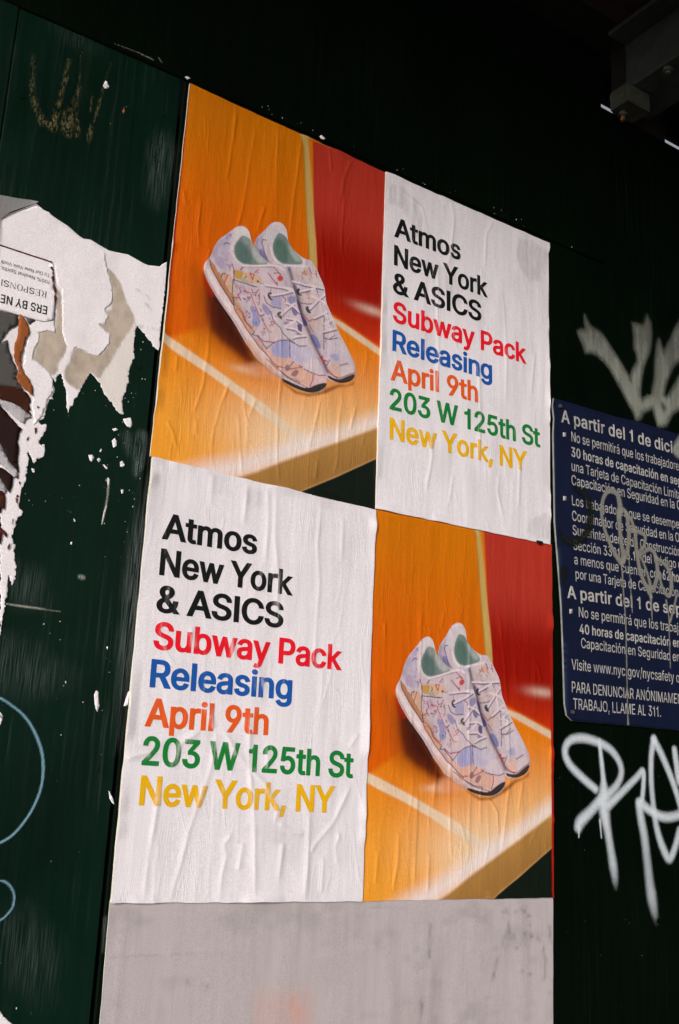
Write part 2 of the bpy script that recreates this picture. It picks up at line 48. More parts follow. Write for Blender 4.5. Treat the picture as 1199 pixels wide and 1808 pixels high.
[131,509,131,0,60,0,60,509]]],"E":[422,[[60,0,60,509,378,509,378,447,131,447,131,289,361,289,361,226,131,226,131,62,381,62,381,0]]],"I":[188,[[60,0,60,509,131,509,131,0]]],"J":[399,[[188,-7,126,3,76,33,44,82,33,146,33,177,104,177,104,146,110,107,127,78,153,61,188,55,222,61,249,78,266,107,272,146,272,509,342,509,342,146,332,82,299,33,250,3]]],"L":[396,[[60,0,60,509,131,509,131,62,367,62,367,0]]],"M":[631,[[60,0,60,509,157,509,283,189,288,176,293,161,299,143,305,125,311,106,317,87,323,68,329,48,306,48,312,68,318,86,324,105,330,123,336,142,342,160,348,176,352,189,477,509,574,509,574,0,504,0,504,291,504,307,504,326,505,346,505,368,506,389,506,411,507,433,507,458,520,458,511,430,504,406,496,383,488,361,480,339,473,320,467,303,462,290,347,0,287,0,170,289,165,302,159,319,152,338,145,359,137,382,129,405,121,429,111,458,125,458,125,435,126,414,126,392,127,371,127,349,128,327,128,308,128,291,128,0]]],"N":[526,[[60,0,60,509,141,509,349,185,358,172,369,154,381,133,394,110,407,85,422,55,405,53,402,83,401,110,400,135,399,158,399,179,399,196,399,509,469,509,469,0,388,0,202,288,190,308,177,329,164,351,148,378,130,410,106,452,125,455,127,415,128,383,129,353,130,327,131,306,131,291,131,0]]],"O":[536,[[270,-7,207,1,151,25,106,63,70,115,48,179,40,254,48,329,70,393,106,445,151,484,207,508,270,516,333,508,389,484,434,445,470,393,492,329,499,254,492,179,470,115,434,63,389,25,333,1],
[270,58,312,64,350,81,384,109,408,147,425,195,430,254,425,313,408,362,384,400,350,428,312,445,270,451,227,445,189,428,156,400,131,361,115,313,109,254,115,195,131,147,156,109,189,81,227,64]]],"P":[448,[[60,0,60,509,238,509,293,503,336,487,371,462,396,429,410,390,415,347,410,303,396,263,371,231,336,205,293,189,238,184,109,184,109,245,236,245,271,249,299,259,319,274,333,295,342,319,344,347,342,374,333,399,319,419,299,434,270,444,235,447,131,447,131,0]]],"R":[452,[[60,0,60,509,239,509,294,504,337,489,372,465,396,432,411,394,415,351,411,308,396,269,372,238,337,215,293,201,239,196,96,196,96,258,237,258,271,261,300,270,320,283,334,301,342,324,345,351,342,378,334,402,320,421,300,435,271,444,236,447,131,447,131,0],
[354,0,228,232,308,232,436,0]]],"S":[450,[[227,-9,174,-4,130,9,92,31,65,61,46,97,37,141,109,141,116,113,128,92,147,76,170,64,198,57,227,54,259,57,288,65,312,78,330,96,341,117,346,140,342,161,333,178,317,191,298,203,274,212,247,220,186,236,130,257,87,286,60,324,52,371,58,412,76,447,103,476,140,498,182,511,230,516,279,511,320,498,356,476,382,448,400,414,408,374,338,374,326,409,303,432,269,448,228,454,198,451,171,443,150,431,134,414,124,395,121,375,125,352,136,335,153,321,173,310,195,302,216,295,268,282,291,275,316,267,340,255,364,241,384,222,401,200,411,173,414,140,409,100,392,65,365,34,327,11,282,-4]]],"T":[452,[[32,447,32,509,423,509,423,447,263,447,263,0,193,0,193,447]]],"U":[520,[[262,-8,205,-2,156,15,115,43,85,81,66,125,60,174,60,509,130,509,130,179,134,146,147,116,165,91,191,73,224,61,262,57,300,61,333,73,358,91,377,116,389,146,393,179,393,509,463,509,463,174,457,125,439,81,408,43,367,15,319,-2]]],"V":[483,[[205,0,15,509,89,509,198,208,209,178,221,139,236,92,255,31,234,31,252,93,267,140,279,178,290,208,396,509,470,509,283,0]]],"Y":[475,[[203,0,203,208,14,509,96,509,198,345,214,319,228,293,242,265,257,227,223,227,237,266,251,294,265,319,280,344,382,509,463,509,274,208,274,0]]],"a":[392,[[163,-9,128,-5,96,5,69,22,48,46,35,74,30,110,34,140,43,164,59,182,80,196,102,206,127,214,154,219,181,223,212,227,237,230,254,233,266,238,273,245,276,255,273,278,267,295,257,308,242,319,222,325,199,327,175,325,153,318,137,310,123,298,113,286,105,270,40,289,58,323,80,347,106,365,135,376,166,383,197,385,218,384,243,380,267,373,291,361,311,344,328,321,339,290,343,251,343,0,277,0,278,50,269,39,257,26,241,12,219,1,194,-6],
[173,50,204,54,230,64,249,78,263,96,272,117,276,140,276,185,274,184,263,180,250,177,235,174,219,171,203,169,189,167,178,166,158,162,138,157,122,149,108,138,101,125,98,107,100,90,107,76,119,66,134,57,153,52]]],"b":[427,[[232,-8,200,-5,174,4,154,17,139,32,128,47,119,58,118,58,118,0,53,0,53,509,120,509,119,323,128,332,138,347,153,361,173,374,199,382,232,385,278,379,318,362,350,333,376,294,391,246,396,190,391,134,376,85,351,46,318,16,278,-2],[223,52,255,56,280,71,302,92,316,120,325,153,328,190,325,227,316,260,302,288,281,308,255,321,223,326,192,321,166,309,145,289,131,262,122,229,119,190,122,152,131,118,145,90,167,70,192,56]]],"c":[399,[[210,-8,161,-2,118,16,83,46,56,86,40,134,34,188,40,244,56,292,83,331,118,361,161,379,210,385,237,384,264,378,288,369,310,357,329,342,345,323,359,302,369,275,304,258,298,274,291,287,282,298,271,308,259,316,244,321,229,325,210,326,177,321,150,307,129,285,114,257,105,224,102,188,105,153,114,120,129,93,150,71,177,56,210,51,228,53,245,57,260,63,272,71,283,80,292,93,299,105,305,122,370,106,360,79,346,57,330,37,311,21,289,9,265,-1,238,-6]]],"d":[427,[[198,-8,153,-2,112,16,80,46,55,85,39,134,34,190,39,246,55,294,80,333,113,362,153,379,199,385,232,382,257,374,277,361,292,347,303,332,308,322,311,509,378,509,378,0,313,0,313,58,312,58,303,47,292,32,277,17,256,4,231,-5],
[208,52,238,56,264,70,285,90,299,118,309,152,312,190,309,229,300,262,285,289,264,309,239,321,208,326,176,321,150,308,129,288,114,260,105,227,102,190,105,153,115,120,129,92,150,71,176,56]]],"e":[407,[[215,-8,163,-2,118,16,83,46,56,86,40,133,34,188,39,243,55,291,82,330,116,360,159,379,208,385,239,383,270,375,299,362,324,342,347,316,363,283,374,243,377,195,377,167,75,167,75,224,345,223,310,197,307,237,298,268,284,292,264,311,239,322,208,326,177,322,151,310,130,292,115,268,105,241,102,211,102,179,106,141,116,109,133,84,156,66,183,55,215,51,236,53,256,58,272,66,286,77,297,92,307,110,372,95,359,64,340,39,316,19,287,4,253,-5]]],"f":[257,[[234,381,234,323,6,323,6,381],[81,0,81,430,84,459,96,485,114,504,137,519,163,527,190,530,210,529,226,527,238,524,250,520,232,462,224,465,217,467,209,468,198,468,175,465,159,455,151,440,148,417,148,0]]],"g":[428,[[210,-149,171,-146,136,-138,106,-125,83,-108,65,-89,50,-64,105,-34,115,-48,127,-60,141,-72,158,-81,182,-88,210,-90,251,-85,283,-69,304,-42,311,-3,312,65,303,56,292,41,277,28,256,16,231,8,198,5,154,10,114,27,81,53,55,91,39,137,34,192,39,247,55,294,81,333,113,362,154,379,199,385,232,383,257,374,278,361,293,347,304,332,310,323,313,381,378,381,378,-6,373,-51,356,-88,329,-115,295,-134,255,-145],[208,64,239,68,265,80,286,99,300,124,309,156,312,194,309,231,300,263,286,289,265,309,239,321,208,326,176,321,150,309,129,288,115,261,105,229,102,194,105,157,115,126,129,100,150,81,176,68]]],"i":[170,[[53,0,53,381,120,381,120,0],
[87,438,69,441,55,450,44,464,41,480,44,497,55,511,69,521,87,524,104,521,119,511,129,497,132,480,129,464,119,450,104,441]]],"j":[170,[[53,381,120,381,120,-27,117,-60,108,-87,91,-111,69,-127,41,-137,7,-141,-10,-141,-10,-80,5,-80,27,-76,41,-66,50,-49,53,-26],[86,438,69,441,54,450,44,464,41,480,44,497,54,511,69,521,86,524,104,521,119,511,129,497,132,480,129,464,119,450,104,441]]],"k":[384,[[111,134,110,215,123,215,286,381,368,380,188,197,181,197],[53,0,53,509,120,509,120,0],[296,0,147,187,194,234,380,0]]],"l":[181,[[56,0,56,509,126,509,126,0]]],"m":[613,[[53,0,53,381,118,381,115,296,118,323,133,347,152,364,174,377,197,385,222,387,261,381,292,362,315,331,328,292,311,292,322,322,338,344,358,362,383,376,409,384,440,387,472,384,501,373,527,355,547,329,559,296,563,255,563,0,496,0,496,254,490,287,474,310,449,322,422,326,399,324,379,317,363,304,351,288,344,269,341,247,341,0,274,0,274,260,269,286,254,308,231,322,202,326,182,324,162,317,145,304,132,287,123,265,120,238,120,0]]],"n":[413,[[120,227,120,0,53,0,53,381,118,381,118,284,100,284,125,333,153,363,189,380,230,385,268,381,299,370,326,350,347,322,359,285,363,240,363,0,296,0,296,235,290,274,274,301,248,319,213,325,188,322,165,314,146,300,132,281,123,256]]],"o":[418,[[210,-8,161,-2,118,16,83,46,56,86,40,134,34,188,40,244,56,292,83,331,118,361,161,379,210,385,260,379,304,361,338,331,365,292,382,244,387,188,382,134,365,86,338,46,304,16,260,-2],
[210,51,244,56,271,71,293,93,307,120,316,153,319,188,316,224,307,257,293,285,271,307,244,321,210,326,177,321,150,307,129,285,114,257,105,224,102,188,105,153,114,120,129,93,150,71,177,56]]],"p":[427,[[53,-141,53,381,118,381,118,321,119,321,127,332,138,347,153,361,173,374,199,382,232,385,278,379,318,362,350,333,376,294,391,246,396,190,391,134,376,85,351,46,318,16,278,-2,232,-8,200,-5,175,4,154,17,139,32,128,47,122,57,120,-141],[223,52,255,56,280,71,302,92,316,120,325,153,328,190,325,227,316,260,302,288,281,308,255,321,223,326,192,321,166,309,145,289,131,262,122,229,119,190,122,152,131,118,145,90,167,70,192,56]]],"q":[427,[[378,-141,311,-141,312,57,303,46,292,32,277,17,256,4,231,-5,198,-8,153,-2,112,16,80,46,55,85,39,134,34,190,39,246,55,294,80,333,113,362,153,379,199,385,232,382,257,374,277,361,292,347,303,332,312,321,313,321,313,381,378,381],
[208,52,238,56,264,70,285,90,299,118,309,152,312,190,309,229,300,262,285,289,264,309,239,321,208,326,176,321,150,308,129,288,114,260,105,227,102,190,105,153,115,120,129,92,150,71,176,56]]],"r":[262,[[53,0,53,381,118,381,116,324,131,348,153,368,183,381,216,386,224,386,232,385,240,385,249,385,249,318,233,320,222,321,210,322,186,319,163,312,145,298,132,282,123,261,120,237,120,0]]],"s":[368,[[185,-8,148,-5,114,3,85,18,63,39,45,64,35,98,99,112,111,83,129,65,154,54,184,50,219,55,245,67,262,85,268,105,265,121,255,135,239,146,214,153,151,168,106,184,73,206,53,236,47,274,51,305,66,333,88,355,117,371,151,382,190,385,227,382,258,373,284,359,304,340,320,317,331,287,269,273,258,296,244,313,221,324,190,329,160,325,136,314,120,297,115,277,118,259,129,245,148,235,176,226,233,212,279,197,311,174,331,144,337,109,332,76,317,48,295,24,264,6,227,-5]]],"t":[230,[[210,381,210,323,6,323,6,381],
[65,471,132,471,132,100,134,79,141,65,154,58,173,55,180,55,188,56,196,57,207,60,220,3,207,-1,195,-3,183,-4,171,-4,127,2,93,22,72,53,65,95]]],"u":[413,[[185,-5,148,-1,117,11,90,32,69,60,57,96,53,140,53,381,120,381,120,145,125,108,142,79,168,61,203,55,228,58,250,67,269,81,283,100,293,124,296,154,296,381,363,381,363,0,298,0,298,97,315,97,292,48,262,17,226,0]]],"v":[392,[[164,0,16,381,89,381,171,157,183,123,193,90,202,56,213,21,183,21,194,56,203,90,213,123,224,157,306,381,378,381,231,0]]],"w":[570,[[139,0,22,381,92,381,139,215,149,179,160,139,171,94,182,41,164,41,175,93,186,137,196,178,206,215,253,381,321,381,368,215,377,178,388,138,398,94,409,41,390,41,402,93,413,137,423,178,434,215,481,381,552,381,434,0,369,0,319,172,312,198,305,225,297,251,291,279,284,308,276,340,298,340,290,308,283,279,276,251,269,225,261,198,254,172,204,0]]],"y":[392,[[46,-136,62,-79,74,-80,91,-83,106,-82,119,-77,131,-68,141,-53,151,-32,163,2,16,381,89,381,171,157,183,123,193,90,202,56,213,21,183,21,193,56,202,90,212,123,224,157,306,381,378,381,210,-56,197,-82,182,-105,164,-122,143,-134,121,-141,94,-143,80,-143,67,-141,56,-139]]],"Ó":[536,[[270,-7,207,1,151,25,106,63,70,115,48,179,40,254,48,329,70,393,106,445,151,484,207,508,270,516,333,508,389,484,434,445,470,393,492,329,499,254,492,179,470,115,434,63,389,25,333,1],[270,58,312,64,350,81,384,109,408,147,425,195,430,254,425,313,408,362,384,400,350,428,312,445,270,451,227,445,189,428,156,400,131,361,115,313,109,254,115,195,131,147,156,109,189,81,227,64],
[238,551,289,657,365,657,295,551]]],"á":[392,[[163,-9,128,-5,96,5,69,22,48,46,35,74,30,110,34,140,43,164,59,182,80,196,102,206,127,214,154,219,181,223,212,227,237,230,254,233,266,238,273,245,276,255,273,278,267,295,257,308,242,319,222,325,199,327,175,325,153,318,137,310,123,298,113,286,105,270,40,289,58,323,80,347,106,365,135,376,166,383,197,385,218,384,243,380,267,373,291,361,311,344,328,321,339,290,343,251,343,0,277,0,278,50,269,39,257,26,241,12,219,1,194,-6],[173,50,204,54,230,64,249,78,263,96,272,117,276,140,276,185,274,184,263,180,250,177,235,174,219,171,203,169,189,167,178,166,158,162,138,157,122,149,108,138,101,125,98,107,100,90,107,76,119,66,134,57,153,52],[160,424,211,529,287,529,217,424]]],"ñ":[413,[[120,227,120,0,53,0,53,381,118,381,118,284,100,284,125,333,153,363,189,380,230,385,268,381,299,370,326,350,347,322,359,285,363,240,363,0,296,0,296,235,290,274,274,301,248,319,213,325,188,322,165,314,146,300,132,281,123,256],[253,441,240,442,227,445,215,450,204,455,194,461,184,465,176,468,170,469,164,467,159,462,156,454,155,443,106,443,110,474,121,497,139,513,164,518,178,517,189,514,200,509,211,504,220,499,230,494,238,491,246,490,253,491,256,495,260,503,262,517,310,517,306,484,294,462,276,446]]],"ó":[418,[[210,-8,161,-2,118,16,83,46,56,86,40,134,34,188,40,244,56,292,83,331,118,361,161,379,210,385,260,379,304,361,338,331,365,292,382,244,387,188,382,134,365,86,338,46,304,16,260,-2],
[210,51,244,56,271,71,293,93,307,120,316,153,319,188,316,224,307,257,293,285,271,307,244,321,210,326,177,321,150,307,129,285,114,257,105,224,102,188,105,153,114,120,129,93,150,71,177,56],[179,424,229,529,306,529,236,424]]]},"B":{" ":[213,[]],"0":[478,[[245,-7,186,1,137,25,98,64,70,116,53,180,48,254,53,328,70,392,98,445,137,483,186,508,245,516,303,508,352,483,391,445,419,392,436,328,441,254,436,180,419,116,392,64,352,25,303,1],[245,72,272,77,296,92,315,117,331,153,340,199,344,254,340,310,331,356,315,391,296,417,272,432,245,437,217,432,193,417,174,391,158,356,149,310,145,254,149,199,158,153,174,117,193,92,217,77]]],"1":[370,[[165,0,165,344,60,344,60,412,107,416,129,422,146,432,159,448,169,470,176,507,266,507,266,0]]],"2":[478,[[64,0,64,62,239,239,266,265,286,288,302,309,312,328,318,346,320,365,317,387,310,404,299,418,283,428,264,435,242,438,219,435,199,427,184,416,173,399,166,380,161,344,64,344,71,401,88,439,117,471,152,495,196,511,243,516,290,511,333,496,367,472,394,442,412,407,417,366,414,338,406,311,391,282,368,251,338,216,298,175,201,78,425,79,425,0]]],"3":[478,[[236,-7,187,-3,144,11,105,31,73,59,53,95,40,150,141,150,150,119,158,103,173,90,190,80,212,74,237,72,262,75,286,82,304,93,318,108,326,126,329,150,326,173,318,192,305,210,285,224,256,232,218,236,157,236,157,302,275,429,70,430,70,509,408,509,408,446,219,259,211,300,285,299,333,286,374,263,404,230,422,193,429,150,422,107,403,68,374,37,335,13,288,-2]]],"4":[478,[[40,100,40,166,255,509,360,509,158,182,449,180,449,100],
[282,0,282,127,282,151,282,327,379,327,379,0]]],"6":[478,[[244,-7,195,-1,151,16,114,42,86,77,69,119,64,167,68,204,81,244,104,290,140,343,260,509,373,509,178,248,130,248,157,281,170,295,187,307,208,316,229,321,253,324,300,318,343,304,377,279,404,247,420,206,425,162,420,116,402,76,374,41,337,15,293,-2],[244,71,267,74,288,83,304,96,316,114,324,137,327,162,324,187,316,209,304,227,288,241,267,250,244,252,221,250,201,241,184,227,172,210,164,188,161,163,164,137,172,115,184,96,201,83,221,74]]],"A":[505,[[8,0,206,509,307,509,507,0,400,0,288,296,277,326,265,363,251,408,226,480,287,480,263,407,248,362,236,325,226,296,116,0],[110,135,110,214,406,214,406,135]]],"B":[481,[[60,0,60,509,260,509,311,504,355,491,390,468,415,439,430,406,434,368,431,337,421,311,404,290,384,274,362,263,363,266,364,268,391,256,416,237,436,211,450,180,454,142,449,104,434,70,407,40,370,18,323,4,266,0],[161,79,262,79,309,84,336,98,350,117,355,143,352,162,344,181,332,196,315,209,293,217,265,220,161,220],
[161,296,255,296,279,299,298,305,314,316,326,329,333,347,336,366,331,391,318,411,295,425,257,430,161,430]]],"E":[444,[[60,0,60,509,408,509,408,430,161,430,161,297,391,297,391,218,161,218,161,79,411,79,411,0]]],"N":[548,[[60,0,60,509,164,509,376,193,385,180,396,162,409,142,422,120,435,96,459,54,407,50,402,89,401,115,400,139,399,161,399,182,399,198,399,509,499,509,499,0,395,0,205,282,193,301,180,321,166,343,150,369,132,399,98,451,154,459,157,410,158,378,159,350,160,325,161,305,161,289,161,0]]],"R":[474,[[60,0,60,509,255,509,312,504,359,489,398,464,424,430,441,391,445,347,441,303,424,264,398,232,359,208,311,193,255,188,96,188,96,267,251,267,284,270,308,278,325,289,336,304,342,323,345,347,342,371,336,392,324,408,308,420,284,427,250,430,161,430,161,0],
[360,0,218,243,332,243,476,0]]],"S":[472,[[242,-9,187,-4,139,10,98,32,67,62,47,100,34,155,136,155,145,122,155,104,170,90,190,80,215,74,242,71,272,74,297,81,318,93,332,107,342,125,346,145,343,161,336,175,323,186,306,196,284,204,258,212,196,228,138,249,91,278,61,318,52,366,59,409,78,446,109,475,149,498,194,511,245,516,297,511,342,497,380,475,410,447,429,411,441,360,342,360,328,398,309,418,280,431,243,437,215,434,192,427,174,416,162,403,153,387,151,370,154,352,163,338,176,326,194,317,215,309,235,303,287,290,310,283,337,275,363,263,388,249,410,230,429,207,441,178,444,144,438,103,419,66,390,35,349,12,300,-4]]],"Y":[497,[[203,0,203,207,2,509,119,509,225,346,242,321,256,296,270,269,295,219,216,219,238,269,253,297,267,321,283,346,389,509,505,509,304,207,304,0]]],"a":[414,[[178,-9,140,-5,104,6,74,24,51,48,36,78,30,115,34,147,45,172,64,192,87,207,112,217,139,225,167,230,193,234,225,238,249,241,265,243,273,247,275,250,276,256,273,275,269,289,262,299,250,308,234,313,214,315,192,313,174,307,160,300,149,290,140,280,127,258,33,282,60,326,85,351,113,370,146,381,178,388,212,390,235,389,261,385,288,378,314,365,337,347,356,323,369,291,373,252,373,0,277,0,284,43,295,40,282,27,264,13,240,2,211,-6],
[188,68,216,71,237,79,253,92,265,107,273,125,276,145,276,170,296,178,282,174,268,171,253,168,237,165,220,163,206,161,196,160,176,156,158,152,145,145,135,136,130,126,128,112,130,99,134,89,143,80,155,73,170,69]]],"b":[449,[[247,-8,212,-5,182,5,160,19,142,34,130,49,127,56,148,56,148,0,53,0,53,509,150,509,145,336,131,335,141,350,159,365,181,379,211,387,247,390,297,384,341,366,377,336,404,296,421,248,426,192,421,137,405,87,378,47,341,17,297,-2],[238,70,265,73,286,85,304,103,317,128,325,158,328,192,325,226,317,256,304,281,287,298,265,310,238,314,211,310,190,299,173,282,160,258,152,228,149,192,152,157,160,126,173,102,191,84,212,73]]],"c":[421,[[225,-8,172,-2,125,17,86,48,58,88,40,136,34,190,40,246,58,295,86,335,125,365,172,384,224,390,254,389,283,383,310,374,333,361,355,346,373,326,387,304,404,267,310,247,300,270,293,280,286,290,277,298,267,305,254,310,241,313,226,314,197,310,174,297,157,278,143,253,135,223,132,190,135,158,143,128,157,104,174,85,197,73,225,69,241,70,256,74,268,79,278,85,287,93,295,104,300,114,310,139,405,118,388,81,374,58,356,39,334,22,311,10,284,0,255,-6]]],"d":[449,[[213,-8,164,-2,119,17,83,47,57,87,39,136,34,192,39,248,57,296,83,336,120,366,164,384,214,390,250,387,279,378,301,365,319,350,331,334,317,332,311,509,408,509,408,0,313,0,313,56,334,56,331,49,319,34,301,19,278,5,249,-5],
[223,70,249,73,270,84,287,102,300,126,309,157,312,192,309,228,301,258,288,282,270,299,249,310,223,314,196,310,174,298,157,281,143,256,135,226,132,192,135,158,144,128,157,103,174,85,196,73]]],"e":[429,[[230,-8,174,-2,125,17,86,48,58,88,40,135,34,190,39,245,57,294,85,334,123,364,170,384,222,390,257,388,290,380,322,366,350,346,374,319,392,285,404,245,407,197,407,161,75,161,75,235,378,227,313,182,307,236,299,263,287,284,271,301,250,310,223,314,196,311,174,300,157,284,143,264,135,239,132,212,132,182,136,147,144,119,159,97,178,81,201,72,230,69,249,70,266,74,279,81,290,90,300,103,315,127,408,108,387,66,366,41,339,20,308,5,270,-5]]],"g":[450,[[225,-144,183,-141,146,-133,114,-119,88,-102,68,-82,44,-49,124,-11,142,-30,153,-42,164,-52,179,-60,199,-66,225,-67,262,-63,288,-49,305,-27,311,8,316,57,329,57,318,43,301,29,277,16,249,8,213,5,165,10,122,27,85,54,57,92,39,139,34,194,39,249,57,297,84,336,120,366,165,384,213,390,250,388,279,378,302,365,320,350,331,335,318,335,314,385,408,385,408,3,403,-42,383,-80,353,-109,316,-129,272,-140],[223,81,250,84,272,94,289,110,301,132,309,161,312,196,309,230,301,259,288,282,271,299,250,310,223,314,195,310,174,299,157,281,144,257,135,228,132,196,135,162,144,134,156,111,173,95,195,84]]],"h":[435,[[150,228,150,0,53,0,53,509,150,509,150,273,91,273,127,335,159,367,200,385,245,390,286,386,322,374,352,353,375,323,389,286,393,241,393,0,296,0,296,235,291,270,277,293,257,308,228,313,206,310,188,303,172,292,160,276,153,254]]],"i":[192,[[53,0,53,385,150,385,150,0],
[102,421,78,425,59,436,45,452,41,472,45,492,59,509,78,520,102,523,125,520,145,509,158,492,162,472,158,453,145,436,125,425]]],"l":[203,[[56,0,56,509,156,509,156,0]]],"m":[635,[[53,0,53,385,148,385,131,299,119,324,136,350,158,368,182,381,209,390,238,392,281,386,318,365,343,333,364,281,304,281,324,324,341,347,364,366,392,381,421,389,455,392,490,389,524,377,553,358,575,330,589,297,593,256,593,0,496,0,496,253,491,282,479,300,460,311,436,314,417,312,401,306,389,296,379,282,374,266,371,247,371,0,274,0,274,259,270,282,258,299,241,311,217,314,200,312,185,306,171,295,160,281,153,262,150,238,150,0]]],"n":[435,[[150,228,150,0,53,0,53,385,148,385,148,273,91,273,127,335,159,367,200,385,245,390,286,386,322,374,352,353,375,323,389,286,393,241,393,0,296,0,296,235,291,270,277,293,257,308,228,313,206,310,188,303,172,292,160,276,153,254]]],"o":[440,[[225,-8,172,-2,125,17,86,48,58,88,40,136,34,190,40,246,58,295,86,335,125,365,172,384,225,390,279,384,327,365,365,335,393,295,412,246,417,190,412,136,393,88,365,48,327,17,279,-2],[225,69,254,73,277,85,295,104,308,128,316,158,319,190,316,223,308,253,295,278,277,297,254,310,225,314,197,310,174,297,157,278,143,253,135,223,132,190,135,158,143,128,157,104,174,85,197,73]]],"p":[449,[[53,-136,53,385,148,385,148,328,126,328,129,334,141,350,159,365,181,379,211,387,247,390,297,384,341,366,377,336,404,296,421,248,426,192,421,137,405,87,378,47,341,17,297,-2,247,-8,212,-5,183,5,160,19,142,34,130,49,143,52,150,-136],
[238,70,265,73,286,85,304,103,317,128,325,158,328,192,325,226,317,256,304,281,287,298,265,310,238,314,211,310,190,299,173,282,160,258,152,228,149,192,152,157,160,126,173,102,191,84,212,73]]],"r":[284,[[53,0,53,385,148,385,137,333,134,351,160,372,194,386,230,391,240,391,248,390,255,390,279,390,279,304,246,308,235,309,225,310,204,308,185,301,170,290,160,276,153,259,150,237,150,0]]],"s":[390,[[200,-8,160,-5,124,4,92,19,66,40,47,67,31,111,123,129,138,94,152,80,173,71,199,68,230,72,251,82,264,96,268,111,266,123,259,133,247,141,225,148,162,162,114,178,77,201,54,233,47,273,52,306,68,336,94,359,126,376,163,387,205,390,244,387,279,378,308,363,331,343,348,319,366,279,276,262,261,289,250,303,231,313,205,317,179,313,160,304,148,291,145,275,147,263,154,253,169,245,195,236,252,223,301,208,337,184,360,152,367,114,361,80,345,50,319,25,285,7,244,-5]]],"t":[252,[[240,385,240,311,6,311,6,385],[65,473,162,473,162,106,164,88,167,79,174,75,189,72,194,72,201,73,209,74,234,79,252,6,225,-1,212,-3,199,-4,185,-4,137,2,97,23,73,57,65,100]]],"u":[435,[[200,-5,160,-1,124,12,94,33,71,63,57,100,53,144,53,385,150,385,150,150,154,116,168,92,189,77,218,72,240,75,258,82,273,94,285,111,293,131,296,159,296,385,393,385,393,0,298,0,298,112,353,112,319,50,286,18,245,0]]],"ó":[440,[[225,-8,172,-2,125,17,86,48,58,88,40,136,34,190,40,246,58,295,86,335,125,365,172,384,225,390,279,384,327,365,365,335,393,295,412,246,417,190,412,136,393,88,365,48,327,17,279,-2],
[225,69,254,73,277,85,295,104,308,128,316,158,319,190,316,223,308,253,295,278,277,297,254,310,225,314,197,310,174,297,157,278,143,253,135,223,132,190,135,158,143,128,157,104,174,85,197,73],[171,408,235,528,348,528,259,408]]]}},"LL":[["Atmos","k",21.3,160.2,1756.6,1758.3,34.5],["New York","k",22.4,219.8,1710.0,1711.0,34.6],["& ASICS","k",22.7,207.5,1663.0,1665.2,34.6],["Subway Pack","r",22.9,305.6,1616.8,1618.6,34.6],["Releasing","b",23.2,227.0,1569.9,1571.5,34.6],["April 9th","o",21.1,194.3,1522.6,1523.6,34.6],["203 W 125th St","g",21.7,331.3,1476.8,1475.8,34.6],["New York, NY","y",22.9,303.2,1430.4,1429.6,34.6]],"UR":[["Atmos","k",368.4,505.5,2308.4,2312.5,35.2],["New York","k",370.0,566.0,2259.3,2264.5,35.4],["& ASICS","k",369.5,552.0,2211.5,2216.5,35.4],["Subway Pack","r",371.2,653.5,2162.9,2169.5,35.4],["Releasing","b",372.4,576.5,2114.5,2119.0,35.2],["April 9th","o",371.0,546.5,2066.2,2073.0,35],["203 W 125th St","g",371.2,684.0,2018.7,2027.6,34.8],["New York, NY","y",373.2,655.0,1971.6,1979.5,34.6]],"sign":[["B","A partir del 1 de dici","embre",7329,20850,10209,20924,231],["R","No se permitirá que los trabajadore","s",7568,20558,10366,20619,177],["B","30 horas de capacitación en seg","uridad",7558,20280,10410,20335,176],["R","una Tarjeta de Capacitación Limita","da",7559,20028,10393,20066,174],["R","Capacitación en Seguridad en la O","bra",7554,19776,10381,19863,177],["R","Los trabajadores que se desempe","ñen",7555,19419,10298,19495,171],
["R","Coordinador de Seguridad en la O","bra",7551,19149,10294,19240,175],["R","Superintendente de Construcción","",7559,18905,10304,18979,171],["R","Sección 3301.13.12 del Código d","e",7570,18651,10315,18744,170],["R","a menos que cuenten con ","",7584,18406,9753,18476,169],["B","62 hor","as",9788,18476,10300,18492,180],["R","por una Tarjeta de Capacitación","",7607,18164,10191,18220,168],["B","A partir del 1 de sep","tiembre",7407,17811,10264,17896,211],["R","No se permitirá que los trabaja","dores",7665,17529,10245,17573,171],["B","40 horas de capacitación en"," seguridad",7675,17258,10190,17309,161],["R","Capacitación en Seguridad en"," la Obra",7707,17028,10154,17059,164],["R","Visite www.nyc.gov/nycsafety o","",7484,16653,10133,16694,171],["R","PARA DENUNCIAR ANÓNIMAMEN","TE",7486,16289,10170,16324,175],["R","TRABAJO, LLAME AL 311.","",7517,16027,9619,16065,173]],"bul":[[7407,20637],[7390,19501],[7491,17600]],"signL":[[7165,21247],[7139,21080],[7169,20883],[7145,20572],[7150,20071],[7153,19479],[7152,19058],[7197,18573],[7237,18137],[7273,17705],[7291,17276],[7309,16851],[7321,16431],[7333,16099],[7377,15916],[7499,15839]],"signT":[[10470,21344],[9286,21330],[8749,21283],[8058,21271],[7503,21258]],"signB":[[8786,15859],[10143,15875]],"nail":[[7285,21123],[7487,15977]],"white":[[-2294,21209],[-2202,21321],[-1883,21577],[-1775,21521],[-1699,21498],[-1446,21418],[-1285,21334],[-1226,21318],[-1132,21337],[-1012,21303],[-871,21270],[-754,21284],[-616,21300],[-471,21266],
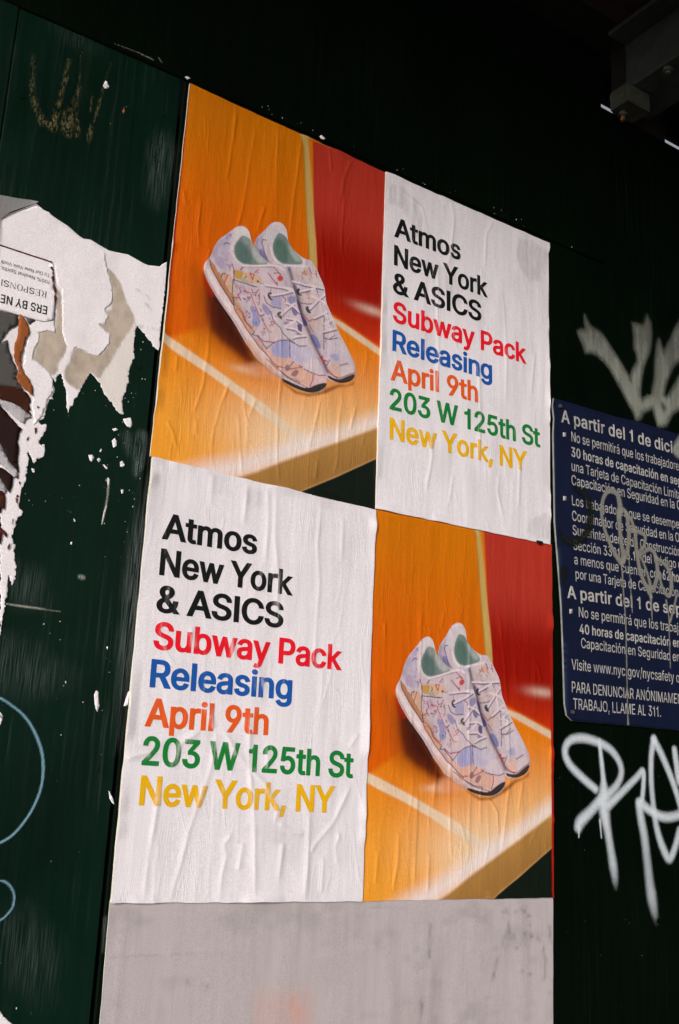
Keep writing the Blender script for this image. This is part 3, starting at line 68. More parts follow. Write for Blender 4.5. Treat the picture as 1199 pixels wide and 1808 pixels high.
[-388,21246],[-327,21242],[-155,21279],[-128,21320],[-60,21381],[-52,21071],[-51,20737],[-59,20394],[-59,20078],[-135,20128],[-171,20188],[-202,20189],[-269,20261],[-388,20343],[-407,20240],[-395,20023],[-377,19909],[-395,19834],[-410,19780],[-430,19656],[-424,19540],[-450,19416],[-482,19291],[-478,19215],[-443,19108],[-467,19079],[-494,19095],[-545,19121],[-611,19201],[-664,19255],[-716,19290],[-774,19390],[-828,19453],[-880,19497],[-941,19534],[-969,19454],[-990,19391],[-1050,19261],[-1077,19178],[-1107,19114],[-1134,19032],[-1159,18936],[-1170,18939],[-1197,19072],[-1206,19183],[-1253,19303],[-1284,19389],[-1306,19421],[-1333,19417],[-1346,19372],[-1361,19349],[-1364,19292],[-1381,19316],[-1406,19341],[-1422,19329],[-1404,19300],[-1380,19278],[-1360,19181],[-1377,19101],[-1362,19064],[-1416,19051],[-1404,19029],[-1425,18978],[-1442,18900],[-1449,18806],[-1499,18754],[-1503,18729],[-1472,18705],[-1413,18727],[-1391,18691],[-1404,18709],[-1405,18673],[-1415,18617],[-1449,18547],[-1477,18497],[-1466,18473],[-1447,18454],[-1423,18474],[-1397,18471],[-1387,18429],[-1388,18393],[-1394,18339],[-1411,18297],[-1442,18273],[-1472,18284],[-1480,18242],[-1497,18208],[-1522,18233],[-1543,18272],[-1564,18302],[-1587,18353],[-1599,18312],[-1573,18265],[-1568,18197],[-1578,18142],[-1578,18073],[-1580,17987],[-1590,17933],[-1598,17906],[-1618,17859],[-1615,17808],[-1621,17756],[-1618,17706],[-1625,17653],[-1612,17614],[-1584,17614],[-1565,17597],[-1565,17546],[-1594,17537],[-1620,17511],
[-1619,17452],[-1626,17400],[-1639,17373],[-1642,17331],[-1649,17263],[-1625,17200],[-1599,17188],[-1603,17138],[-1603,17088],[-1585,17008],[-1559,16946],[-1560,16848],[-1564,16716],[-1587,16704],[-1607,16759],[-1629,16845],[-1636,16787],[-1618,16659],[-1629,16593],[-1628,16496],[-1632,16431],[-1634,16367],[-1632,16303],[-1641,16222],[-1639,16111]],"flap":[[-2742,21334],[-2326,21457],[-2138,21513],[-1982,21568],[-1868,21603],[-1891,21570],[-2057,21440],[-2202,21321],[-2293,21205],[-2670,20802]],"stain":[[[-885,21033],[-781,20976],[-694,20902],[-622,20783],[-577,20634],[-509,20554],[-418,20439],[-454,20307],[-501,20193],[-566,20054],[-612,19942],[-671,19767],[-734,19633],[-826,19469],[-891,19513],[-941,19542],[-991,19400],[-1051,19270],[-1105,19265],[-1163,19288],[-1224,19338],[-1267,19393],[-1269,19488],[-1219,19616],[-1199,19756],[-1169,19822],[-1075,19810],[-977,19780],[-864,19782],[-781,19894],[-735,20005],[-733,20125],[-797,20135],[-880,20190],[-912,20220],[-818,20238],[-795,20345],[-816,20398],[-857,20422],[-759,20440],[-765,20555],[-751,20640],[-767,20756],[-806,20845],[-845,20934]],[[-1640,19877],[-1549,19942],[-1449,19934],[-1442,20109],[-1476,20371],[-1491,20493],[-1424,20505],[-1386,20223],[-1349,19944],[-1279,19810],[-1279,19733],[-1299,19670],[-1360,19567],[-1359,19406],[-1416,19353],[-1505,19423],[-1600,19472],[-1679,19507],[-1672,19622],[-1642,19744]]],"panel":[[-2757,20828],[-2247,20847],[-1598,20843],[-1572,20772],[-1547,20662],[-1517,20514],[-1495,20404],
[-1489,20230],[-1480,20088],[-1614,20028],[-1712,20022],[-2142,20025],[-2648,20020]],"pline":[[-2761,20853],[-2250,20865],[-1595,20858],[-1598,20839],[-2247,20845],[-2758,20832]],"pred":[[[-1620,20768],[-1593,20793],[-1564,20750],[-1567,20729],[-1587,20742]],[[-1583,20711],[-1566,20723],[-1559,20680],[-1575,20694]],[[-1587,20638],[-1570,20669],[-1550,20669],[-1542,20620],[-1554,20577],[-1571,20610]],[[-1557,20523],[-1547,20562],[-1518,20536],[-1501,20496],[-1505,20462],[-1515,20440],[-1531,20474]],[[-1523,20405],[-1507,20423],[-1485,20391],[-1491,20343],[-1492,20259],[-1505,20326]],[[-1491,20189],[-1482,20185],[-1481,20153],[-1490,20163]]],"txt":[["B","ERS BY NE",-1584,20241,-2162,20227,-1580,20129],["S","RESPONSI",-1614,20431,-2183,20419,-1612,20349],["R","100% Neutral Spirits,",-1594,20590,-2214,20586,-1598,20540],["R","To Our New York Vodk",-1605,20681,-2224,20667,-1609,20633]],"pic":{"gray":[[-2364,19995],[-2140,20012],[-2026,20017],[-1925,20025],[-1911,19896],[-1948,19862],[-1990,19823],[-2019,19782],[-2047,19731],[-2090,19625],[-2071,19601],[-2057,19627],[-2010,19665],[-1984,19552],[-1947,19488],[-1915,19411],[-1874,19361],[-1843,19314],[-1853,19250],[-1840,19186],[-1807,19146],[-1736,19091],[-1783,19098],[-1885,19089],[-2019,19066],[-2236,19022]],"gray2":[[-1847,20029],[-1708,20020],[-1752,19975],[-1779,19936],[-1805,19978]],"brown":[[-2238,19033],[-2018,19061],[-1885,19087],[-1759,19086],[-1686,19056],[-1663,19013],[-1637,18958],[-1657,18917],[-1630,18863],
[-1648,18846],[-1604,18784],[-1667,18811],[-1730,18850],[-1862,18902],[-1997,18901],[-2219,18895]],"ring":[[-2216,18872],[-1996,18889],[-1883,18894],[-1801,18869],[-1728,18838],[-1602,18770],[-1648,18749],[-1676,18718],[-1690,18667],[-1756,18697],[-1830,18739],[-1917,18798],[-1988,18828],[-2210,18826]],"dark":[[-2162,18910],[-1987,18823],[-1932,18776],[-1895,18746],[-1848,18700],[-1801,18663],[-1745,18610],[-1701,18599],[-1736,18542],[-1731,18421],[-1705,18323],[-1705,18184],[-1671,18050],[-1747,18103],[-1804,18163],[-1861,18219],[-1925,18339],[-2101,18440]],"glass":[[-2101,18440],[-1927,18356],[-1865,18253],[-1804,18159],[-1693,18063],[-1678,18001],[-1724,17983],[-1770,18024],[-1825,18069],[-1897,18117],[-2066,18174]],"dark2":[[-2057,18108],[-1890,18067],[-1823,18052],[-1733,17986],[-1735,17852],[-1751,17785],[-1795,17832],[-1834,17883],[-1874,17943],[-2044,18009]],"glass2":[[-2040,17976],[-1872,17926],[-1833,17875],[-1784,17809],[-1803,17771],[-1857,17811],[-2023,17845]],"red":[[-2016,17796],[-1855,17794],[-1821,17784],[-1789,17723],[-1778,17574],[-1813,17592],[-1822,17532],[-1980,17519]],"red2":[[-1901,17401],[-1791,17354],[-1747,17329],[-1713,17293],[-1724,17250],[-1774,17291],[-1774,17159],[-1876,17207]],"red3":[[-1697,17130],[-1680,17183],[-1663,17202],[-1672,17143],[-1686,17107]]},"orange":[[-1904,20042],[-1869,20016],[-1842,19992],[-1799,19930],[-1775,19893],[-1758,19829],[-1782,19786],[-1797,19748],[-1803,19678],[-1814,19625],[-1812,19563],[-1825,19522],
[-1825,19467],[-1807,19379],[-1777,19326],[-1746,19279],[-1696,19234],[-1660,19179],[-1637,19130],[-1618,19034],[-1657,19057],[-1695,19084],[-1763,19119],[-1808,19156],[-1835,19188],[-1852,19226],[-1845,19265],[-1831,19296],[-1857,19365],[-1895,19417],[-1919,19481],[-1919,19558],[-1927,19642],[-1910,19697],[-1904,19786],[-1909,19897],[-1910,19984]],"marks":[[[-1554,18638],[-1532,18664],[-1522,18610],[-1538,18571]],[[-1630,18497],[-1609,18528],[-1611,18484],[-1629,18459]],[[-1695,18014],[-1672,18028],[-1670,17985],[-1688,17973]],[[-1666,17781],[-1642,17786],[-1644,17752],[-1664,17751]],[[-1673,17746],[-1644,17738],[-1644,17675],[-1663,17697]],[[-1677,17483],[-1667,17494],[-1670,17434],[-1676,17408]],[[-1660,17936],[-1643,17956],[-1640,17902]],[[-1561,18930],[-1520,18922],[-1543,18898]]],"scraps":{"curled":[[[-447,15547],[-428,15602],[-402,15590],[-380,15471],[-365,15426],[-384,15351],[-410,15388],[-433,15467]]],"bits":[[[-146,14456],[-118,14417],[-80,14362],[-61,14302],[-93,14323],[-127,14371]],[[-62,15447],[-42,15547],[-24,15620],[4,15641],[-4,15551],[-13,15467],[-32,15449]],[[-819,15667],[-804,15678],[-807,15641]],[[-1530,15259],[-1492,15223],[-1492,15175],[-1511,15112]]],"z4":[[[-446,19033],[-346,19076],[-311,18987],[-332,18942],[-382,18950],[-422,18990]],[[-573,18866],[-533,18891],[-492,18876],[-547,18843]],[[-562,18715],[-528,18757],[-490,18712],[-498,18652],[-533,18625]],[[-844,18461],[-793,18476],[-762,18445],[-792,18382],[-819,18400]],[[-728,18430],[-706,18457],
[-675,18432],[-700,18398]],[[-691,18580],[-678,18564],[-690,18533],[-706,18539]],[[-425,18458],[-397,18487],[-360,18437],[-384,18405],[-415,18402]],[[-646,18376],[-628,18385],[-574,18346],[-592,18327]],[[-376,18103],[-344,18117],[-338,18073],[-363,18056]],[[-566,18228],[-533,18207],[-542,18111],[-559,18145]],[[-567,17789],[-548,17867],[-544,17886],[-534,17860],[-547,17774],[-561,17698],[-576,17612],[-578,17676]],[[-1523,18144],[-1484,18146],[-1482,18098],[-1505,18097]],[[-944,17329],[-924,17342],[-923,17303],[-941,17303]],[[-939,17628],[-919,17614],[-906,17594],[-927,17590]],[[-354,16130],[-337,16136],[-338,16094]]],"top":[[[-1214,23628],[-1190,23716],[-1167,23719],[-1146,23677],[-1121,23659],[-1149,23615],[-1188,23597]],[[-66,24282],[-35,24306],[21,24298],[-14,24266],[-38,24257]],[[2211,24275],[2240,24313],[2320,24283],[2290,24252],[2244,24247]]],"brown":[[[-906,23376],[-889,23439],[-870,23392],[-886,23324]]],"corner":[[[-1205,12163],[-1127,12126],[-1106,12105],[-1084,12072],[-1054,12055],[-1027,12026],[-993,12005],[-970,11988],[-965,11929],[-1176,11945]]],"black":[[[6729,18655],[6742,18669],[6860,18675],[6881,18661],[6855,18614],[6809,18615],[6746,18627]]]},"tag2":[[[8045,14809,92,85],[7738,14981,96,85],[7456,15178,95,85],[7372,15371,95,85],[7481,15529,96,85],[7752,15590,102,85],[8104,15551,98,85],[8421,15443,95,80],[8618,15254,91,75],[8652,15078,91,75],[8544,14897,94,75],[8318,14727,104,80]],[[8158,14654,116,85],[7919,14462,118,85],[7705,14313,134,89],[7646,14222,122,85]],
[[8152,15573,52,85],[8195,15245,70,85],[8227,14977,80,85],[8234,14817,139,89],[8227,14604,166,94],[8249,14393,152,89],[8301,14184,115,80],[8370,13871,114,70],[8411,13664,124,70],[8444,13483,109,47],[8462,13328,82,11]],[[8353,14582,107,85],[8641,14774,95,80],[9021,15036,88,80],[9173,15145,84,85],[9186,14966,78,80],[9140,14690,78,75]],[[9054,14632,111,85],[9097,14389,120,80],[9167,14094,124,70],[9214,13747,128,56],[9259,13402,138,56],[9302,13165,151,61],[9349,12955,128,38],[9395,12798,94,8]],[[9096,14634,111,85],[9313,14526,107,85],[9584,14435,108,85],[9843,14431,110,80],[10109,14486,111,80]],[[9475,15682,100,85],[9397,15395,90,80],[9377,14975,88,75],[9419,14535,88,70],[9487,14209,98,75],[9609,13939,108,80],[9754,13764,108,75],[9900,13915,100,75],[10049,14220,100,75]],[[9475,15682,100,85],[9679,15411,102,80],[9879,15082,96,80],[10029,14778,96,80],[10113,14556,96,75]],[[9994,15544,92,85],[10034,15317,102,85],[10118,15008,107,85],[10384,15307,104,85]],[[8129,14337,28,85],[8161,14064,16,85]],[[7658,14222,31,85],[7654,14063,18,85]]],"tag1":[[7986,23043],[8056,22953],[8126,22875],[8387,22830],[8517,22734],[8646,22616],[8790,22479],[8906,22377],[9166,22092],[9185,22186],[9236,22312],[9302,22419],[9374,22529],[9351,22704],[9287,22799],[9297,23029],[9260,23271],[9401,23301],[9558,23314],[9627,23450],[9680,23560],[9754,23442],[9775,23216],[9749,23023],[9694,22846],[9556,22579],[9487,22425],[9450,22279],[9391,21996],[9394,21863],[9458,21779],[9747,21998],[9804,22193],[9842,22339],
[9861,22710],[9924,23027],[9995,23164],[10111,22918],[10289,23202],[10434,23457],[10651,23760],[11030,23875],[10781,23154],[10563,22905],[10394,22765],[10252,22541],[10127,22324],[10049,22053],[10143,22020],[10226,22076],[10332,22240],[10541,22526],[10868,22942],[10939,22491],[10504,21907],[10272,21747],[10167,21587],[10098,21480],[9969,21423],[9874,21416],[9818,21547],[9778,21670],[9741,21739],[9449,21567],[9398,21456],[9288,21379],[9246,21451],[9204,21529],[9003,21763],[8775,22032],[8632,22192],[8489,22306],[8287,22382],[8143,22396],[7999,22348],[7958,22441],[7917,22517],[7862,22588],[7821,22674],[7894,22739],[8015,22775],[7998,22914]],"tag1h":[[10008,21873],[10055,21863],[10103,21807],[10048,21733],[10012,21773]],"scrib":[[[8693,18624,132,76],[8565,18731,88,76],[8409,18937,79,76],[8293,19185,70,76],[8244,19422,70,76],[8293,19667,75,76],[8436,19837,80,76],[8635,19829,99,76],[8711,19628,112,81],[8679,19384,112,76],[8708,19059,89,76],[8748,18784,89,76],[8759,18634,97,76]],[[8671,19430,89,72],[8776,19569,77,72],[8874,19492,86,76],[8915,19261,94,76],[8913,19023,94,76],[8829,18751,80,72],[8742,18632,80,72]],[[8859,19537,68,68],[9005,19396,77,72],[9081,19171,82,72],[9103,18890,86,76],[9159,18616,90,76],[9251,18395,90,76],[9395,18206,104,76],[9443,18119,82,76]],[[8982,19249,68,72],[9185,19237,78,76],[9337,19192,78,76],[9294,18993,68,72],[9169,18853,60,68],[9281,18682,58,68],[9390,18463,68,72],[9449,18261,82,76]],[[9219,18838,58,68],[9448,18971,78,72],[9583,18898,88,76],
[9635,18691,92,76],[9614,18474,92,76],[9518,18271,82,72]],[[9581,18849,60,68],[9821,18768,79,72],[9955,18645,88,76],[9996,18411,93,76],[9932,18212,84,76],[9811,18242,69,72],[9716,18418,60,72],[9673,18601,55,68]],[[10128,18239,52,68],[10044,18014,51,68],[9924,17739,50,72]],[[8719,18616,40,76],[8741,18135,32,76],[8774,17684,28,76],[8775,17011,26,76],[8771,16133,25,76],[8774,15886,42,81]],[[8900,18856,36,68],[8915,18391,26,68],[8951,17780,22,68]],[[9437,18142,50,76],[9449,17887,32,72],[9451,17714,27,68]],[[9839,18104,46,76],[9894,17829,30,72],[9886,17362,27,68],[9890,16926,22,60]]],"patch":[[10218,21086],[10304,21194],[10408,21330],[10773,21460],[10739,20934],[10348,20849],[10223,20888],[10164,20963]],"black":[[[7614,19732,82,50],[7834,19670,122,80],[7957,19484,128,85],[7967,19253,127,85],[7882,19007,126,85],[7707,18839,119,85],[7489,18757,106,85],[7306,18816,90,70],[7223,18925,69,50]],[[7329,18239,158,60],[7272,18054,130,40]],[[7340,16961,76,40],[7339,16886,62,30]]],"chalk":[[[-1822,15479,22,80],[-1549,15411,22,80],[-1406,15340,22,80],[-1258,15241,22,85],[-1138,15106,24,85],[-1037,14937,27,85],[-984,14797,26,85],[-961,14667,28,85],[-956,14514,24,80],[-988,14340,24,80],[-1075,14134,24,80],[-1208,13951,24,80],[-1349,13853,24,80],[-1594,13759,24,80]],[[-1506,13415,18,80],[-1298,13454,18,80],[-1207,13421,19,80],[-1146,13351,19,80],[-1119,13273,19,80],[-1128,13178,19,75],[-1183,13098,19,75],[-1246,13049,18,75],[-1408,12992,18,70]]],"scuff":[[[-269,23390,221,0],[-281,22980,252,30],
[-305,22527,248,25],[-304,22005,180,0]],[[-19,18289,152,10],[-52,17685,178,35],[-69,17098,190,45],[-78,16597,187,45],[-87,16106,170,40],[-88,15557,126,20],[-98,14889,68,10]],[[-171,18867,106,50],[-179,18635,121,55],[-183,18369,90,40]],[[-383,18818,104,25],[-285,18612,105,30]],[[-1595,16795,262,18],[-1382,16692,331,22],[-1165,16587,200,8]],[[-1472,15821,386,22],[-1195,15720,391,20],[-857,15720,266,8]],[[-1047,12954,364,12],[-814,12598,426,16],[-644,12244,244,6]],[[-34,13049,32,40],[-22,12685,26,30]],[[-1934,24278,236,8],[-1607,24172,240,12],[-1283,24150,163,5]]],"ochre":[[[-2178,23649,48,25],[-2152,23404,56,40],[-2127,23148,56,55],[-2059,22938,68,70],[-1986,22826,82,80],[-1954,22733,74,80]],[[-1707,23838,45,40],[-1719,23558,54,60],[-1757,23195,53,70],[-1789,22913,66,85],[-1811,22735,100,85]],[[-1900,22763,64,60],[-1779,22736,56,70]],[[-1560,23984,32,50],[-1555,23835,22,20],[-1530,23421,45,50],[-1572,23106,89,60],[-1626,22814,110,85],[-1605,22727,88,85]],[[-1506,22976,36,70],[-1483,22852,48,80],[-1474,22729,44,70]],[[-1141,24019,19,30],[-1178,23759,21,40],[-1218,23488,25,60],[-1248,23225,32,80],[-1286,23035,26,60],[-1314,22851,58,85],[-1313,22719,31,80]],[[-1345,23406,20,60],[-1340,23159,18,50]],[[-1684,23032,22,50],[-1676,22817,40,70]]],"scratch":[[[-1622,16484,14,35],[-1456,16480,17,60],[-1248,16482,17,50],[-1118,16479,14,20],[-973,16478,14,25]],[[-575,18190,22,60],[-550,18165,22,60],[-543,17961,18,50],[-560,17775,18,50],[-574,17627,14,40]],[[-786,16931,34,40],
[-743,16924,42,40]],[[-566,24330,18,35],[-806,24336,14,25],[-1137,24313,12,15]],[[-487,24396,14,30],[-430,24348,12,30]]],"bg":{"post":[[1825,5591],[1986,5611],[2215,4047],[2350,2970],[2233,2933],[2087,4001],[1945,5297]],"red":[[2108,5464],[4419,5579],[4522,1911],[3492,2442],[2596,2715],[2350,2970],[2271,3783],[2203,4234]],"floor":[[-399,1645],[13,1564],[1074,2215],[2596,2715],[3492,2442],[4516,2100],[4598,-795],[-447,-868]],"tape":[[-159,1781],[8,1631],[186,1574],[688,1390],[1175,1191],[1573,1038],[1916,864],[2263,712],[2067,612],[1721,802],[1554,858],[1186,1045],[700,1245],[200,1416],[40,1488],[-139,1582]],"tape2":[[2603,2681],[2862,2633],[3491,2427],[4023,2255],[4027,2138],[3496,2311],[2867,2522],[2589,2617]],"band":[[294,-212],[805,23],[1253,192],[1749,420],[2229,710],[2772,929],[3518,1369],[4043,1690],[4050,1493],[3528,1139],[2782,745],[1955,293],[1276,-91],[744,-314],[309,-375]],"front":[[1245,-103],[1519,32],[1955,293],[2783,739],[3527,1155],[4050,1493],[4068,973],[3548,683],[2811,227],[2263,-89],[1685,-499],[1071,-614]],"black":[[2263,-89],[2811,227],[3548,683],[4068,973],[4120,-479],[1405,-946]],"glow":[[3274,3027]],"shadow":[[494,2650],[590,2535],[693,2421],[796,2319],[1013,2130],[1183,1912],[1312,1730],[1464,1603],[1287,1560],[1023,1685],[868,1749],[671,1883],[582,2132],[535,2383]],"refl":[[1117,1459],[1436,1631],[1718,1525],[1802,1450],[1401,1404]],"redg":[[478,2682],[534,2614],[686,2431],[654,2372],[562,2428],[504,2531]],"under":[[1829,1445],[1945,1404],
[2090,1358],[2290,1370],[2490,1448],[2574,1523],[2777,1642],[2942,1672],[3060,1757],[3047,1713],[2779,1603],[2578,1458],[2292,1338],[2063,1325]]},"shoeA":[[1010,3612],[1099,3603],[1157,3523],[1183,3415],[1248,3331],[1385,3222],[1518,3172],[1674,3200],[1778,3220],[1838,3119],[1909,2942],[1971,2811],[2006,2673],[2068,2543],[2133,2365],[2221,2243],[2309,2121],[2396,2022],[2485,1899],[2557,1747],[2578,1618],[2567,1567],[2510,1479],[2426,1431],[2348,1403],[2189,1389],[2031,1405],[1846,1449],[1813,1486],[1662,1526],[1503,1617],[1399,1659],[1323,1739],[1196,1868],[1100,1982],[991,2115],[884,2224],[752,2349],[619,2496],[509,2650],[468,2765],[491,2859],[555,2953],[584,3040],[612,3146],[674,3278],[765,3371],[856,3478],[925,3564]],"shoeB":[[1560,3879],[1652,3897],[1736,3845],[1769,3755],[1776,3655],[1835,3573],[1947,3498],[2072,3451],[2194,3467],[2254,3397],[2313,3328],[2374,3232],[2440,3139],[2469,3021],[2494,2876],[2574,2748],[2666,2599],[2745,2471],[2847,2350],[2968,2183],[3054,2056],[3083,1939],[3071,1831],[2985,1746],[2821,1678],[2657,1659],[2560,1694],[2481,1874],[2278,2111],[2037,2534],[1812,3110],[1622,3182],[1518,3172],[1385,3222],[1263,3304],[1227,3373],[1260,3510],[1331,3598],[1402,3699],[1473,3814]],"teeth":[[[647,2368],[682,2345],[705,2325],[728,2322],[743,2288],[771,2280],[787,2246],[817,2238],[840,2204],[871,2192],[887,2157],[920,2148],[941,2113],[978,2095],[1001,2058],[1035,2049],[1055,2011],[1088,1989],[1103,1952],[1131,1926],[1149,1883],[1181,1904],[1107,2004],
[996,2117],[888,2206],[779,2307],[678,2404]]],"pA":[[[188,178,206],14,[[572,3009],[651,3175],[747,3341],[849,3448],[830,3300],[852,3215],[848,3073],[904,2969],[881,2868],[774,2832],[695,2837],[626,2921]]],[[166,158,202],10,[[766,3348],[850,3445],[846,3337],[779,3295]]],[[176,160,190],12,[[626,2921],[680,3016],[759,3012],[802,2872],[742,2837]]],[[216,210,216],10,[[864,3469],[997,3609],[1112,3590],[1167,3499],[1211,3356],[1316,3265],[1470,3176],[1538,3164],[1395,3087],[1267,3047],[1078,2987],[947,3022],[880,3115],[868,3220],[898,3340],[960,3464],[897,3450]]],[[112,132,132],12,[[1003,3432],[940,3308],[914,3236],[922,3145],[968,3068],[1058,3028],[1170,3046],[1329,3093],[1456,3142],[1471,3173],[1350,3246],[1245,3336],[1184,3394],[1155,3447],[1105,3461],[1041,3462]]],[[84,116,112],60,[[923,3224],[983,3370],[1067,3337],[1189,3222],[1206,3102],[1169,3050],[1058,3036],[966,3083]]],[[176,182,182],55,[[1155,3447],[1210,3371],[1349,3261],[1471,3173],[1327,3112],[1223,3202],[1173,3326]]],[[140,156,156],40,[[1025,3456],[1105,3469],[1165,3419],[1149,3318],[1073,3355]]],[[216,178,148],12,[[894,2896],[1083,2920],[1275,2937],[1408,2903],[1382,2816],[1222,2780],[1076,2809],[948,2813]]],[[238,206,216],6,[[533,2909],[479,2817],[472,2728],[507,2642],[589,2547],[686,2431],[796,2319],[904,2219],[1013,2130],[1111,2013],[1182,1918],[1243,1796],[1312,1730],[1435,1643],[1583,1574],[1717,1536],[1834,1568],[1750,1632],[1640,1700],[1542,1783],[1419,1858],[1307,1973],[1224,2046],[1139,2143],[1014,2277],
[969,2361],[857,2486],[747,2598],[663,2706],[579,2813],[557,2917]]],[[248,218,222],16,[[500,2787],[541,2678],[680,2503],[858,2326],[952,2258],[977,2265],[852,2398],[713,2562],[585,2741]]],[[242,190,174],20,[[1181,1936],[1243,1796],[1312,1730],[1435,1643],[1583,1574],[1717,1536],[1769,1550],[1616,1657],[1451,1782],[1285,1917]]],[[196,128,66],8,[[551,2915],[636,2870],[709,2758],[794,2638],[906,2513],[979,2389],[984,2329],[858,2474],[747,2598],[663,2706],[586,2803]]],[[226,156,100],10,[[974,2375],[1101,2304],[1162,2175],[1272,2085],[1305,1991],[1224,2046],[1139,2143],[1014,2277]]],[[222,178,148],20,[[709,2758],[818,2807],[909,2787],[944,2674],[970,2509],[1093,2400],[1157,2247],[1242,2150],[1325,2076],[1305,1997],[1166,2127],[1078,2272],[981,2365],[879,2530]]],[[226,170,156],16,[[1307,1973],[1412,1954],[1537,1855],[1554,1798],[1640,1700],[1749,1644],[1830,1629],[1782,1554],[1701,1582],[1542,1783],[1418,1870]]],[[206,146,66],8,[[919,2881],[1092,2911],[1077,2833],[1032,2761],[942,2793]]],[[194,162,40],6,[[979,2867],[1074,2875],[1072,2777],[1018,2775]]],[[172,166,140],8,[[1090,2829],[1198,2787],[1161,2741],[1064,2756]]],[[148,150,204],6,[[1221,2415],[1309,2455],[1383,2341],[1428,2181],[1334,2128],[1278,2185],[1296,2289]]],[[154,146,198],10,[[1402,2521],[1488,2523],[1573,2449],[1564,2384],[1486,2372]]],[[168,164,206],8,[[1584,2673],[1740,2741],[1754,2545],[1635,2518],[1559,2545]]],[[180,170,202],12,[[1046,2682],[1119,2731],[1179,2626],[1133,2549],[1068,2565]]],
[[212,190,198],12,[[1450,2138],[1602,2233],[1752,2177],[1747,2051],[1566,1999],[1457,2053]]],[[208,198,206],8,[[1572,2445],[1694,2523],[1762,2357],[1808,2304],[1957,2215],[2189,2230],[2223,2146],[2169,2077],[2025,2062],[1908,2095],[1788,2179],[1667,2289]]],[[196,188,206],12,[[1754,3096],[1821,3187],[1862,2995],[1912,2902],[1948,2805],[1983,2707],[1931,2610],[1813,2654],[1750,2742]]],[[140,136,184],10,[[1842,2764],[1955,2807],[1975,2725],[1914,2659],[1839,2689]]],[[112,108,164],8,[[1903,2601],[1988,2628],[2037,2589],[1990,2487],[1937,2524]]],[[84,78,130],8,[[2015,2393],[2108,2394],[2104,2269],[2047,2275]]],[[120,116,164],8,[[1985,2230],[2086,2246],[2044,2209]]],[[150,140,180],10,[[1778,2335],[1860,2387],[1906,2334],[1852,2291]]],[[160,160,212],8,[[1614,1919],[1706,1998],[1787,2061],[1913,2097],[1938,1827],[1791,1793],[1680,1768],[1634,1833]]],[[190,182,216],10,[[1913,2097],[2015,2060],[2131,2060],[2216,2098],[2309,2024],[2402,1943],[2466,1853],[2320,1840],[2173,1853],[2091,1777],[2032,1813],[1938,1827]]],[[224,174,156],16,[[1548,1861],[1618,1855],[1680,1768],[1805,1790],[1945,1829],[2005,1780],[2092,1764],[2182,1723],[2329,1696],[2475,1703],[2570,1721],[2568,1628],[2411,1546],[2284,1474],[2125,1484],[1952,1504],[1824,1522],[1731,1639],[1614,1724]]],[[212,196,212],12,[[2164,1771],[2257,1903],[2402,1943],[2495,1861],[2571,1732],[2446,1699],[2299,1708]]],[[232,202,196],10,[[1732,1627],[1819,1598],[1949,1555],[2123,1510],[2284,1476],[2256,1456],[2083,1460],[1911,1486],
[1766,1545]]],[[218,186,194],10,[[2345,1674],[2572,1722],[2569,1617],[2411,1546],[2298,1477],[2321,1575]]],[[138,112,132],6,[[1856,1673],[1908,1733],[1960,1702],[1937,1630],[1881,1615]]],[[156,112,128],6,[[1968,1586],[2013,1664],[2076,1687],[2099,1654],[2048,1568],[1991,1566]]],[[30,20,18],4,[[1820,1492],[1911,1480],[2055,1453],[2199,1441],[2285,1461],[2368,1522],[2482,1585],[2575,1616],[2569,1559],[2489,1471],[2375,1411],[2232,1378],[2060,1372],[1916,1412],[1838,1441]]],[[216,34,16],5,[[1743,3021],[1730,2983],[1696,2957],[1659,2959],[1642,2988],[1654,3027],[1689,3052],[1726,3050]]],[[40,84,50],4,[[1671,3052],[1692,3091],[1707,3061]]],[[60,30,40],3,[[1352,2845],[1347,2830],[1334,2820],[1320,2821],[1314,2832],[1318,2847],[1331,2857],[1346,2856]]],[[38,54,52],4,[[1487,2686],[1545,2745],[1577,2730],[1543,2679],[1559,2640],[1615,2645],[1548,2605]]],[[38,54,52],4,[[1664,2443],[1730,2494],[1750,2478],[1708,2428],[1755,2429],[1768,2370],[1711,2388]]]],"pB":[[[184,174,204],12,[[1242,3382],[1311,3550],[1388,3625],[1364,3505],[1388,3402],[1468,3207],[1383,3241],[1280,3301]]],[[132,130,186],10,[[1297,3291],[1372,3396],[1473,3189],[1384,3226]]],[[210,204,214],10,[[1388,3625],[1477,3786],[1571,3882],[1672,3882],[1753,3821],[1769,3713],[1826,3619],[1971,3507],[2077,3462],[2083,3367],[2154,3350],[1752,3215],[1617,3225],[1512,3333],[1491,3486],[1380,3510]]],[[108,134,130],12,[[1608,3712],[1543,3552],[1534,3452],[1576,3323],[1647,3267],[1749,3254],[2033,3337],[2055,3406],[1937,3496],
